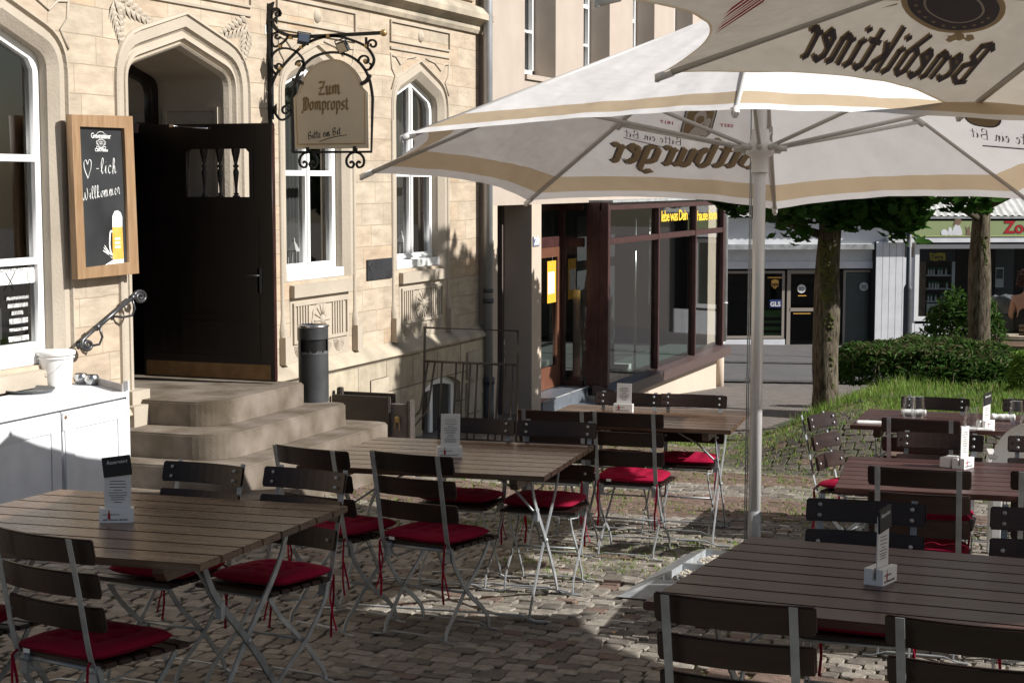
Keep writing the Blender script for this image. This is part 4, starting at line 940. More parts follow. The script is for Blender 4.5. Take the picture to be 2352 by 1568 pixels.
# opening-hours notices behind the near window
nt = thing('opening_hours_notice', 'white opening hours sheets taped inside the near left window', 'notice', (FX - .14, 9.3, .9))
NX = FX - .144
Mn = lambda px, py: Matrix.Translation((NX, *atx(px, py, NX).yz)) @ Matrix(((0, 0, 1, 0), (1, 0, 0, 0), (0, 1, 0, 0), (0, 0, 0, 1)))
mb = MB()
def sheet2(px0, py0, px1, py1): a = atx(px0, py1, NX); b = atx(px1, py0, NX); mb.box(NX - .001, NX, a.y, b.y, a.z, b.z)
for r in ((-60, 612, 93, 661), (15, 678, 66, 690), (18, 694, 64, 708), (27, 712, 53, 724), (22, 728, 64, 745), (22, 750, 64, 762), (20, 768, 66, 786), (17, 792, 70, 832), (-20, 837, 64, 846)): sheet2(*r)
wc(mb, 'sheet', 'paper', nt)
mb = MB()
for (px, py, s, sz) in ((42, 687, 'Öffnungszeiten', .042), (42, 699, 'Montag Donnerstag', .028), (42, 706, '11:30 - 14:00 Uhr', .03), (40, 718, 'Mittwoch', .032), (41, 723, 'Ruhetag', .03), (42, 731, 'Freitag', .03), (42, 738, '11:30 - 14:00 Uhr', .03), (42, 745, '18:00 - 22:00 Uhr', .03), (42, 755, 'Samstag', .03), (42, 762, '18:00 - 22:00 Uhr', .03), (42, 776, 'Sonntag', .03), (42, 784, '11:30 - 14:00 Uhr', .03), (10, 625, 'ZUM DOMPROPST', .05)):
    add_mesh(mb, text_mesh(s, sz, .0002, align='CENTER'), 0, Matrix.Translation((.0008, 0, 0)) @ Mn(px, py))
c = atx(24, 646, NX + .001)
for s in (-1, 1): mb.tube([(NX + .001, c.y - s * .05, c.z - .06), (NX + .001, c.y + s * .05, c.z + .06)], .004, 4)
mb.tube([(NX + .001, atx(73, 632, NX).y + .05 * math.cos(2 * PI * q / 16), atx(73, 632, NX).z + .06 * math.sin(2 * PI * q / 16)) for q in range(17)], .002, 4)
wc(mb, 'print', 'ink', nt, fix=False)
# ================================================================ PINK HOUSE WITH THE BAY WINDOW
GX = -7.0
shop = thing('corner_shop_building', 'pink rendered house with dark maroon bay shop window and number 20', 'building', (GX, 22, g(22)))
BXX = -6.72; BY0, BY1 = 20.85, 27.1; ZT = 1.78; ZB = -.63
END = 27.75
def slab(mb, y0, y1, z0, z1, X=GX, d=.35): mb.box(X - d, X, y0, y1, z0, z1)
mb = MB()
slab(mb, 17.4, 17.66, -1.6, ZT); slab(mb, 18.77, 19.10, -1.6, ZT); slab(mb, 27.12, END, -2.2, ZT)
slab(mb, BY0 - .03, 27.12, -2.2, ZB - .12, BXX - .12, .5)
wc(mb, 'ground_floor_wall', 'cream_stucco', shop)
mb = MB(); fins = [(17.4, 18.53), (19.6, 20.66), (21.75, 22.8), (23.87, 24.95), (26.0, 27.05)]
for a, b in fins: slab(mb, a, b, 3.28, 7.6)
slab(mb, 17.4, END, ZT, 3.28); slab(mb, 27.4, END, 3.28, 7.6); slab(mb, 17.4, END, 7.6, 8.6)
wc(mb, 'upper_wall', 'pink_stucco', shop)
mb = MB(); mb.box(GX - 6, GX - 5.9, 17.4, END, -2, 8); mb.box(GX - 6, GX - .36, 17.4, 17.46, -2, 8.6); mb.box(GX - 6, GX - .36, END - .06, END, -2.2, 8.6); mb.box(GX - 6, GX - .36, 17.46, END - .06, 8.5, 8.6); mb.box(GX - 6, GX - .36, 17.46, END - .06, 2.2, 2.3); mb.box(GX - 6, GX - .36, 19.2, END - .06, -.72, -.66)
mb.box(GX - 3, GX - 2.9, 17.46, END - .06, -.6, 2.2)
wc(mb, 'interior_walls', 'interior', shop)
mb = MB(); mb.box(GX - 1.3, GX - 1.2, 17.66, 18.77, -1.6, ZT); mb.box(GX - 1.3, GX - .352, 18.70, 18.765, -1.0, ZT); M['niche'] = mat('brown_niche', (.10, .075, .065), .9, var=.1); wc(mb, 'side_passage', 'niche', shop)
for (a, b) in ((18.53, 19.6), (20.66, 21.75), (22.8, 23.87), (24.95, 26.0)):
    mb = MB(); X = GX - .30
    for (y0, y1, z0, z1) in ((a, a + .09, 3.33, 7.5), (b - .07, b, 3.33, 7.5), (a, b, 3.30, 3.40), (a + .5, a + .55, 3.4, 7.5), (a + .09, b - .07, 4.35, 4.40), (a + .09, b - .07, 3.85, 3.88)): mb.box(X - .03, X + .02, y0, y1, z0, z1)
    w_ = wc(mb, 'upper_window', 'white', shop); mb = MB(); mb.box(X - .04, X - .035, a, b, 3.3, 7.5); wc(mb, 'pane', 'glass', w_, fix=False)
    mb = MB(); mb.box(X - .02, GX + .03, a, b, 3.24, 3.30); wc(mb, 'window_ledge', 'pink_stucco', shop)
# bay window
def bar(mb, y0, y1, z0, z1, x0=BXX - .09, x1=BXX): mb.box(x0, x1, y0, y1, z0, z1)
mb = MB(); M1 = 23.2; M2 = 25.25; MT = 1.30
bar(mb, BY0, BY1, ZT - .10, ZT); bar(mb, BY0 + .1, BY1 - .1, MT - .07, MT + .01)
for y, w in ((BY0, .10), (M1, .07), (M2, .07), (BY1 - .1, .1)): bar(mb, y, y + w, ZB, ZT - .10, BXX - .12, BXX + .004)
# return side facing the forecourt
SYY = BY0
xs_ = [aty(p, 700, SYY).x for p in (1243, 1291, 1372, 1396)]
DXX = xs_[1] - .02
mb.box(BXX - .30, BXX - .12, SYY + .02, SYY + .12, ZB - .0, ZT); mb.box(DXX, BXX - .34, SYY, SYY + .08, ZT - .10, ZT); mb.box(DXX, BXX - .34, SYY, SYY + .08, 1.20, 1.32); mb.box(DXX, BXX - .34, SYY, SYY + .08, ZB, ZB + .07); mb.box(DXX - .04, DXX + .04, SYY + .001, SYY + .1, ZB, ZT)
mb.box(DXX - .05, DXX, 19.1, SYY, 1.20, 1.34); mb.box(DXX - .05, DXX, 19.1, SYY, ZT - .1, ZT)
by_ = wc(mb, 'bay_window_frame', 'maroon', shop, bevel=.006)
mb = MB(); mb.add([(BXX - .05, BY0 + .1, ZB), (BXX - .05, BY1 - .1, ZB), (BXX - .05, BY1 - .1, ZT - .1), (BXX - .05, BY0 + .1, ZT - .1)], [(0, 1, 2, 3)]); mb2 = MB(); mb2.add([(DXX, SYY + .04, ZB), (BXX - .3, SYY + .04, ZB), (BXX - .3, SYY + .04, ZT - .1), (DXX, SYY + .04, ZT - .1)], [(0, 1, 2, 3)]); mb2.add([(DXX - .03, 19.1, 1.34), (DXX - .03, SYY, 1.34), (DXX - .03, SYY, ZT - .1), (DXX - .03, 19.1, ZT - .1)], [(0, 1, 2, 3)])
wc(mb, 'shop_pane', 'bayglass', by_, fix=False); wc(mb2, 'side_pane', 'nicheglass', by_, fix=False)
mb = MB(); mb.add([(BXX - .2, BY0 - .02, ZB + .03), (BXX + .10, BY0 - .02, ZB - .03), (BXX + .10, BY1 + .12, ZB - .03), (BXX - .2, BY1 + .12, ZB + .03), (BXX - .2, BY0 - .02, ZB - .13), (BXX + .10, BY0 - .02, ZB - .17), (BXX + .10, BY1 + .12, ZB - .17), (BXX - .2, BY1 + .12, ZB - .13)], [(0, 1, 2, 3), (1, 5, 6, 2), (4, 7, 6, 5), (0, 4, 5, 1), (3, 2, 6, 7), (0, 3, 7, 4)])
wc(mb, 'bay_sill', 'sillbrown', shop)
mb = MB(); mb.box(BXX - .3, BXX + .05, BY0 + .05, BY1 + .05, ZT, ZT + .03); wc(mb, 'flashing', 'concrete', shop)
# goods and fittings seen through the glass
mb = MB(); mb.box(GX - .6, BXX - .13, BY0 + .15, BY1 - .15, ZB - .05, ZB + .0); M['floorpale'] = flat('pale_shop_floor', (.22, .27, .25), .3); wc(mb, 'display_floor', 'floorpale', shop)
mb = MB(); mb.box(GX - .32, GX - .26, BY0 + .35, BY0 + 2.0, ZB, ZT - .2); M['felt'] = mat('dark_felt', (.05, .05, .055), .95, var=.2, scale=40); wc(mb, 'display_partition', 'felt', shop)
mb = MB(); mb.tube([(BXX - .25, 23.6, ZB + .9), (BXX - .25, 23.6, ZT - .2)], .012, 6); mb.tube([(BXX - .25, 22.9, ZB), (BXX - .25, 22.9, ZT - .2)], .018, 6); mb.box(GX - .28, GX - .18, BY0 + .25, BY0 + .33, ZB, .62); wc(mb, 'display_rail', 'steel', shop)
mb = MB(); mb.box(GX - .15, BXX - .2, BY0 + .5, BY0 + 1.1, ZB + .001, ZB + .05); mb.box(GX - .5, GX - .1, 23.0, 23.2, ZB + .001, ZB + .07); wc(mb, 'power_strip', 'paper', shop)
Mg = lambda y, z: Matrix.Translation((BXX - .045, y, z)) @ Matrix(((0, 0, 1, 0), (1, 0, 0, 0), (0, 1, 0, 0), (0, 0, 0, 1)))
mb = MB(); p = atx(1513, 506, BXX - .045); me = text_mesh('lebe was Dein', .22, .0005, offset=.004, spacing=.85); me.transform(Matrix.Diagonal((1, 1.0, 1, 1))); w_ = max(v.co.x for v in me.vertices); q = atx(1574, 500, BXX - .045); me.transform(Matrix.Diagonal(((q.y - p.y) / w_, 1, 1, 1))); add_mesh(mb, me, 0, Mg(p.y + .13, p.z - .02))
p = atx(1596, 504, BXX - .045); q = atx(1642, 500, BXX - .045); me = text_mesh('hause kann', .22, .0005, offset=.004, spacing=.85); w_ = max(v.co.x for v in me.vertices); me.transform(Matrix.Diagonal(((q.y - p.y) / w_, 1, 1, 1))); add_mesh(mb, me, 0, Mg(p.y + .13, p.z - .02))
M['glassyellow'] = flat('yellow_lettering', (.85, .55, .05), .5); wc(mb, 'window_lettering', 'glassyellow', by_, fix=False)
# brown door with a yellow poster
dr = thing('door', None, None); dr.parent = shop; dr.location = (DXX - GX, 20.0 - 22, -.62 - shop.location.z); lc = Vector((DXX, 20.0, -.62)); Tl = Matrix.Translation(-lc)
y0, y1 = 19.15, SYY - .02; zt = 1.20
me = curve_mesh([[(y0, -.62), (y1, -.62), (y1, zt), (y0, zt)], [(19.98, -.35), (20.72, -.35), (20.72, 1.08), (19.98, 1.08)], [(19.3, .25), (19.8, .25), (19.8, 1.08), (19.3, 1.08)], [(19.3, -.40), (19.8, -.40), (19.8, .08), (19.3, .08)]], .03, .004); me.transform(YZ(DXX - .03)); me.transform(Tl); mesh_obj(me, 'door_frame', 'brown_door', dr)
mb = MB(); mb.add([(DXX - .03, 19.2, -.5), (DXX - .03, 20.78, -.5), (DXX - .03, 20.78, 1.1), (DXX - .03, 19.2, 1.1)], [(0, 1, 2, 3)], T=Tl); mb.build('pane', 'shopglass', dr, fix=False)
def dpix(px, py): p = atx(px, py, DXX); return p
a, b = atx(1257, 697, DXX + .003), atx(1277, 598, DXX + .003)
mb = MB(); mb.box(DXX + .001, DXX + .004, a.y, b.y, a.z, b.z, T=Tl); mb.build('poster', 'orangeyel', dr)
mb = MB(); h_ = b.z - a.z; mb.box(DXX + .0045, DXX + .006, a.y + .02, b.y - .06, a.z + .22 * h_, a.z + .74 * h_, T=Tl); ps = mb.build('poster_sheet', 'paper', dr)
mb = MB(); mb.tube([(DXX + .03, 19.9, .0), (DXX + .05, 19.9, .0), (DXX + .05, 19.9, .45), (DXX + .03, 19.9, .45)], .012, 6, T=Tl); mb.build('handle', 'steel', dr)
# tiled shop steps
ts = thing('tiled_steps', 'grey tiled steps leading up to the brown shop door', 'steps', (-7.0, 20.2, g(20)))
mb = MB(); mb.box(DXX - .2, -6.98, 19.10, BY0 + .0, -1.4, -.63); mb.box(-6.979, -6.55, 19.12, 21.2, -1.4, -.80); wc(mb, 'step', 'tile', ts, bevel=.008)
mb = MB(); mb.box(-6.985, -6.965, 19.10, BY0, -.632, -.622); mb.box(-6.56, -6.538, 19.12, BY0 - .05, -.802, -.79); wc(mb, 'step_nosing', 'concrete', ts)
mb = MB(); mb.box(-6.545, -6.50, 20.86, 21.0, -1.0, -.66); mb.box(-6.97, -6.55, 20.86, 20.9, -.79, -.7); wc(mb, 'riser', 'black', ts)
ns = thing('house_number', 'small blue enamel number 20 plate on the cream pillar', 'sign', (GX + .003, 18.95, 1.3))
a, b = atx(1223, 566, GX), atx(1237, 543, GX); mb = MB(); mb.box(GX, GX + .012, a.y, b.y, a.z, b.z); wc(mb, 'plate', 'blue', ns)
mb = MB(); me = text_mesh('20', .125, .001, offset=.006); w_ = max(v.co.x for v in me.vertices); me.transform(Matrix.Diagonal((.8 * (b.y - a.y) / w_, 1, 1, 1))); add_mesh(mb, me, 0, Matrix.Translation((GX + .013, a.y + .03, a.z + .025)) @ Matrix(((0, 0, 1, 0), (1, 0, 0, 0), (0, 1, 0, 0), (0, 0, 0, 1))))
for (u, v) in ((a.y + .008, a.y + .013), (b.y - .013, b.y - .008)): mb.box(GX + .012, GX + .0135, u, v, a.z + .01, b.z - .01)
for (u, v) in ((a.z + .008, a.z + .013), (b.z - .013, b.z - .008)): mb.box(GX + .012, GX + .0137, a.y + .01, b.y - .01, u, v)
wc(mb, 'numeral', 'chalk', ns, fix=False)
dp2 = thing('downpipe', 'zinc downpipe with pink foot at the far corner of the bay window house', 'pipe', (GX + .1, END + .02, g(END)))
mb = MB(); mb.tube([(GX + .12, END + .02, -.62), (GX + .12, END + .02, 6)], .055, 12); mb.tube([(GX + .12, END + .02, -.55), (GX + .06, END + .02, -.75), (GX + .06, END + .02, -.8)], .055, 12); mb.tube([(GX + .12, END + .02, .0), (GX + .12, END + .02, .03)], .065, 12); wc(mb, 'pipe', 'zinc', dp2)
mb = MB(); mb.tube([(GX + .06, END + .02, -1.6), (GX + .06, END + .02, -.74)], .07, 12); mb.tube([(GX + .06, END + .02, -.82), (GX + .06, END + .02, -.72)], .085, 12); wc(mb, 'pipe_foot', 'cream_stucco', dp2)

# ================================================================ FAR SHOP ROW
far = thing('shop_row_building', 'low white clad shop building with a parcel shop and a green Zoo sign', 'building', (FAR0.x, FAR0.y, g(FAR0.y)), math.radians(25))
FW = Matrix.Translation(far.location) @ Matrix.Rotation(math.radians(25), 4, 'Z'); FWi = FW.inverted()
def fp(px, py, dep=0):
    """pixel -> (s, z) on the facade plane pushed in by dep"""
    d = cray(px, py); o = FWi @ Vector((0, 0, EYE)); dd = FWi.to_3x3() @ d; t = (dep - o.y) / dd.y; p = o + dd * t; return (p.x, p.z)
def fbox(mb, px0, py0, px1, py1, d0, d1, mi=0, at=None):
    a = fp(px0, py1, d0 if at is None else at); b = fp(px1, py0, d0 if at is None else at); mb.box(a[0], b[0], d0, d1, a[1], b[1], mi)
mb = MB()      # cladding with real grooves
x, xe = fp(2010, 700)[0], fp(2102, 700)[0]; z0, z1 = -1.2, fp(2050, 555)[1]
n = 6
for i in range(n): a = x + (xe - x) * i / n; b = x + (xe - x) * (i + 1) / n; mb.box(a + .006, b - .006, 0, .03, z0, z1)
x2 = fp(2700, 760)[0]; zt = fp(2200, 738)[1]; a = xe
while a < x2: mb.box(a + .006, a + .33, 0, .03, z0, zt - .06); a += .336
wc2 = lambda mb, nm, mt, par=far, **k: mb.build(nm, mt, par, **k)
wc2(mb, 'cladding', 'siding')
mb = MB(); mb.box(x, xe + .02, .03, .12, z0, z1); mb.box(xe, x2, .03, .12, z0, zt - .06); wc2(mb, 'cladding_backing', 'sidingd')
mb = MB(); lx = fp(1560, 700)[0]; mb.box(lx - 6, x2, 6.5, 6.7, -1.5, 6); mb.box(lx - 6, lx - 5.9, 0.6, 6.5, -1.5, 6); mb.box(x2, x2 + .2, 0, 6.7, -1.5, 6); mb.box(x - .02, x + .02, .05, 6.5, -1.2, z1); mb.box(lx - 6, x2, 2.8, 2.9, -1.2, 4)
wc2(mb, 'inner_walls', 'dark')
# zoo window: white frame and pane
def frame4(mb, P0, P1, t, d0, d1):
    a = fp(P0[0], P1[1]); b = fp(P1[0], P0[1]); mb.box(a[0], b[0], d0, d1, b[1] - t, b[1]); mb.box(a[0], b[0], d0, d1, a[1], a[1] + t); mb.box(a[0], a[0] + t, d0, d1, a[1] + t, b[1] - t); mb.box(b[0] - t, b[0], d0, d1, a[1] + t, b[1] - t)
mb = MB(); frame4(mb, (2098, 560), (2640, 737), .12, -.03, .06); zw = wc2(mb, 'shop_window_frame', 'white')
mb = MB(); a = fp(2106, 729); b = fp(2630, 567); mb.box(a[0], b[0], .04, .044, a[1], b[1]); mb.build('pane', 'farglass', zw, fix=False)
mb = MB(); fbox(mb, 2040, 543, 2660, 557, -.19, .05); c = fp(2010, 557); wc2(mb, 'shop_window_canopy', 'siding')
mb = MB(); fbox(mb, 2095, 507, 2660, 541, -.21, -.1); wc2(mb, 'fascia_sign', 'signgreen')
mb = MB(); fbox(mb, 2040, 540, 2660, 543.5, -.212, -.10); M['lime'] = flat('lime', (.50, .56, .2), .5); wc2(mb, 'fascia_strip', 'lime') 
Ff = lambda px, py, dep: Matrix.Translation((fp(px, py, dep)[0], dep, fp(px, py, dep)[1])) @ Matrix(((1, 0, 0, 0), (0, 0, -1, 0), (0, 1, 0, 0), (0, 0, 0, 1)))
mb = MB(); me = text_mesh('Zoo', .46, .002, offset=.018); w_ = max(v.co.x for v in me.vertices); add_mesh(mb, me, 0, Ff(2306, 535, -.214)); wc2(mb, 'sign_letters_edge', 'ink', fix=False)
mb = MB(); me = text_mesh('Zoo', .46, .002, offset=.008); add_mesh(mb, me, 0, Ff(2306, 535, -.218)); M['signred'] = flat('sign_red', (.45, .01, .015), .5); wc2(mb, 'sign_letters', 'signred', fix=False)
# animals printed on the fascia
mb = MB(); F0 = Ff(2200, 540, -.214)
def blob(pts, mi): mb.prism([(x, y) for x, y in catmull(pts + [pts[0]], 4)[:-1]], .000 + .001 * mi, .003 + .001 * mi, mi, F0)
blob([(-.12, 0), (-.14, .15), (-.06, .3), (.0, .33), (.1, .15), (.1, 0)], 0); blob([(-.07, .3), (-.1, .4), (-.05, .44), (.03, .45), (.09, .40), (.06, .30), (0, .26)], 1); blob([(-.1, .36), (-.14, .25), (-.08, .3)], 1)
blob([(.22, 0), (.24, .12), (.2, .26), (.25, .18), (.33, .24), (.34, .1), (.36, 0)], 1); blob([(-.45, 0), (-.47, .1), (-.38, .16), (-.28, .1), (-.27, 0)], 0); blob([(-.25, .0), (-.27, .15), (-.22, .22), (-.15, .12), (-.13, 0)], 0); blob([(.42, .02), (.44, .12), (.55, .14), (.62, .05), (.6, 0)], 0)
wc2(mb, 'sign_animals', ['siding', 'benchwood'], fix=False)
# corrugated roof slope
mb = MB(); n = 240; a0 = fp(1560, 500)[0]; vs = []; fs = []
zb_ = fp(2200, 497)[1]
for k in range(n + 1):
    x = a0 + (x2 + .4 - a0) * k / n; h = .022 * math.sin(k * 1.9); vs += [(x, -.20, zb_ + .02 + h), (x, 2.6, zb_ + 1.5 + h)]
for k in range(n): fs.append((2 * k, 2 * k + 2, 2 * k + 3, 2 * k + 1))
mb.add(vs, fs, 0, True); wc2(mb, 'roof', 'eternit', fix=False)
mb = MB(); mb.box(fp(2010, 500)[0], x2 + .4, -.22, .0, zb_ - .06, zb_ - .0); wc2(mb, 'roof_edge', 'concrete')
# left part: parcel shop
mb = MB(); fbox(mb, 1500, 600, 2006, 618, .25, .45, at=.25); fbox(mb, 1500, 563, 2006, 612, .30, .44, at=.3); wc2(mb, 'parcel_shop_lintel', 'siding')
mb = MB(); fbox(mb, 1480, 561, 2008, 574, -.10, .6, at=-.1); wc2(mb, 'parcel_shop_canopy', 'concrete')
mb = MB(); fbox(mb, 1480, 500, 2100, 562, .1, .4, at=.1); wc2(mb, 'upper_cladding', 'siding')
# door & shop window frames
mb = MB()
def fr2(px0, py0, px1, py1, t=.07, d0=.45, d1=.52):
    a = fp(px0, py1, d0); b = fp(px1, py0, d0); mb.box(a[0], b[0], d0, d1, b[1] - t, b[1]); mb.box(a[0], b[0], d0, d1, a[1], a[1] + t); mb.box(a[0], a[0] + t, d0, d1, a[1] + t, b[1] - t); mb.box(b[0] - t, b[0], d0, d1, a[1] + t, b[1] - t)
fr2(1560, 622, 1803, 778); fr2(1806, 620, 1890, 800, .10); a = fp(1812, 715, .45); b = fp(1880, 707, .45); mb.box(a[0], b[0], .45, .5, a[1], b[1]); fr2(1935, 620, 2008, 792, .06)
M['frametaupe'] = flat('taupe_frame', (.30, .26, .22), .5); sf = wc2(mb, 'parcel_shop_frame', 'frametaupe')
mb = MB(); fbox(mb, 1560, 622, 2006, 800, .49, .494, at=.49); mb.build('pane', 'farglass', sf, fix=False)
mb = MB(); fbox(mb, 1560, 779, 1803, 815, .42, .5, at=.42); wc2(mb, 'parcel_shop_plinth', 'siding')
mb = MB(); fbox(mb, 1940, 626, 2004, 790, .56, .6, at=.56); M['blind'] = mat('pale_blind', (.27, .27, .26), .8, var=.1, scale=1.5); wc2(mb, 'blind', 'blind')
# stickers
def disc(mb, px, py, r, dep, n=24, mi=0): c = fp(px, py, dep); mb.prism([(r * math.cos(2 * PI * k / n), r * math.sin(2 * PI * k / n)) for k in range(n)], 0, .003, mi, Ff(px, py, dep))
mb = MB(); disc(mb, 1841, 663, .12, .448); disc(mb, 1984, 658, .12, .448); wc2(mb, 'sticker', 'paper')
mb = MB()
for px in (1841, 1984):
    for dy, s in ((0, 'Paket'), (-.06, 'Shop')): add_mesh(mb, text_mesh(s, .07, .0005, align='CENTER', offset=.002), 0, Ff(px, 663 if px < 1900 else 658, .444) @ Matrix.Translation((0, dy, 0)))
wc2(mb, 'sticker_text', 'ink', fix=False)
mb = MB(); c = Ff(1780, 652, .445); mb.prism([(-.1, .1), (0, .13), (.1, .1), (.1, -.05), (0, -.14), (-.1, -.05)], 0, .003, T=c); wc2(mb, 'shield_logo', 'beer')
mb = MB(); add_mesh(mb, text_mesh('ups', .13, .001, align='CENTER', offset=.006), 0, Ff(1780, 656, .441)); M['umber'] = flat('umber', (.06, .025, .01), .6); wc2(mb, 'shield_letters', 'umber', fix=False)
mb = MB(); fbox(mb, 1768, 688, 1795, 706, .444, .447, at=.444); wc2(mb, 'parcel_panel', 'blue')
mb = MB(); add_mesh(mb, text_mesh('GLS', .17, .001, offset=.005), 0, Ff(1769, 703, .441)); wc2(mb, 'parcel_letters', 'paper', fix=False)
mb = MB()
for (a, b) in ((712, 728), (736, 742), (750, 758), (764, 774)): fbox(mb, 1745, a, 1797, b, .52, .53, at=.52)
M['shopgreen'] = flat('poster_green', (.06, .16, .02), .6); wc2(mb, 'window_poster', 'shopgreen')
mb = MB(); fbox(mb, 1763, 636, 1796, 639, .444, .447, at=.444); fbox(mb, 1833, 678, 1852, 680, .444, .447, at=.444); fbox(mb, 1822, 719, 1862, 721, .444, .447, at=.444); wc2(mb, 'sticker_stripe', 'beer')
# zoo shop display
mb = MB(); fbox(mb, 2108, 566, 2128, 727, .2, 1.0, at=.2); wc2(mb, 'display_side', 'benchwood')
mb = MB(); fbox(mb, 2110, 568, 2194, 601, .14, .22, at=.14); wc2(mb, 'display_header', 'felt')
c = Ff(2138, 590, .12)
mb = MB(); mb.prism([(-.02, -.08), (.12, -.12), (.25, -.08), (.42, -.10), (.40, .10), (.25, .12), (.1, .09), (-.04, .12)], 0, .004, T=c); wc2(mb, 'display_badge', 'yellow')
mb = MB(); add_mesh(mb, text_mesh('Tetra', .15, .001, offset=.004), 0, c @ Matrix.Translation((.01, -.05, .006))); wc2(mb, 'display_badge_text', 'ink', fix=False)
mb = MB()
for py in (632, 663, 692): fbox(mb, 2128, py, 2186, py + 2, .16, .6, at=.16)
fbox(mb, 2185, 601, 2194, 700, .15, .2, at=.15); wc2(mb, 'display_shelf', 'siding')
R = random.Random(4)
def can(px, py, hpx, mt, wpx=4.6):
    a = fp(px, py, .2); b = fp(px + wpx, py - hpx, .2); r = (b[0] - a[0]) / 2; h = b[1] - a[1]; q = MB(); q.lathe([(r, 0), (r, h * .72)], 10, 0); q.lathe([(r, h * .72), (r, h * .98), (r * .8, h)], 10, 1)
    o = q.build('can', ['paper', mt]); w = FW @ Vector((a[0] + r, .22, a[1])); o.location = w; return o
i = 0
rows = (('top', 632, 19, (2131, 2137, 2143, 2154, 2161, 2171)), ('middle', 663, 17, (2133, 2140, 2147, 2153, 2173)), ('bottom', 692, 18, (2130, 2137, 2147, 2160, 2167)))
for nm, py, hp_, xs in rows:
    for px in xs: tag(can(px, py, hp_ * R.uniform(.85, 1.05), 'green'), 'green capped white tin on the %s shelf of the zoo shop window' % nm, 'tin', 'tins on the %s shelf' % nm)
for px in (2151 + 31, 2196): tag(can(px, 728, 16, 'yellow', 6), 'yellow and white tin on the floor of the zoo shop window', 'tin', 'tins at the window floor')
mb = MB(); fbox(mb, 2128, 697, 2185, 718, .155, .16, at=.155); wc2(mb, 'display_poster', 'card'); mb = MB(); fbox(mb, 2128, 718, 2185, 728, .145, .16, at=.145); wc2(mb, 'display_poster_foot', 'yellow')
mb = MB(); fbox(mb, 2160, 700, 2178, 716, .145, .15, at=.145); wc2(mb, 'display_poster_picture', 'skin')
mb = MB(); fbox(mb, 2203, 700, 2217, 722, .3, .5, at=.3); fbox(mb, 2212, 716, 2232, 729, .2, .4, at=.2); wc2(mb, 'pet_food_bag', 'yellow')
mb = MB(); fbox(mb, 2286, 614, 2306, 660, .33, .335, at=.33); wc2(mb, 'window_picture', 'paper'); mb = MB(); fbox(mb, 2288, 618, 2304, 640, .325, .329, at=.325); wc2(mb, 'window_picture_print', 'interior')
mb = MB(); fbox(mb, 2284, 567, 2330, 728, .5, .52, at=.5); wc2(mb, 'display_back', 'interior')

# lamp post
lpz = gp(2083, 790); Y_L = 40.0; b = aty(2083, 800, Y_L)
lp = thing('lamp_post', 'dark grey lamp post in front of the white cladding', 'lamp post', (b.x, Y_L, g(Y_L)))
top = aty(2083, 665, Y_L).z - lp.location.z
mb = MB(); mb.lathe([(.105, -.3), (.105, top), (.10, top + .05), (.06, top + .13), (.055, top + 4.4), (.05, top + 4.4)], 16); mb.build('post', 'lampgrey', lp)
mb = MB(); mb.lathe([(.062, top + 1.0), (.062, top + 1.2)], 14); mb.lathe([(.061, top + 1.35), (.061, top + 1.6)], 14); mb.build('sticker_band', 'concrete', lp)
mb = MB(); mb.box(-.11, .11, .07, .08, top + .75, top + 1.08); mb.build('rear_sign', 'frametaupe', lp)
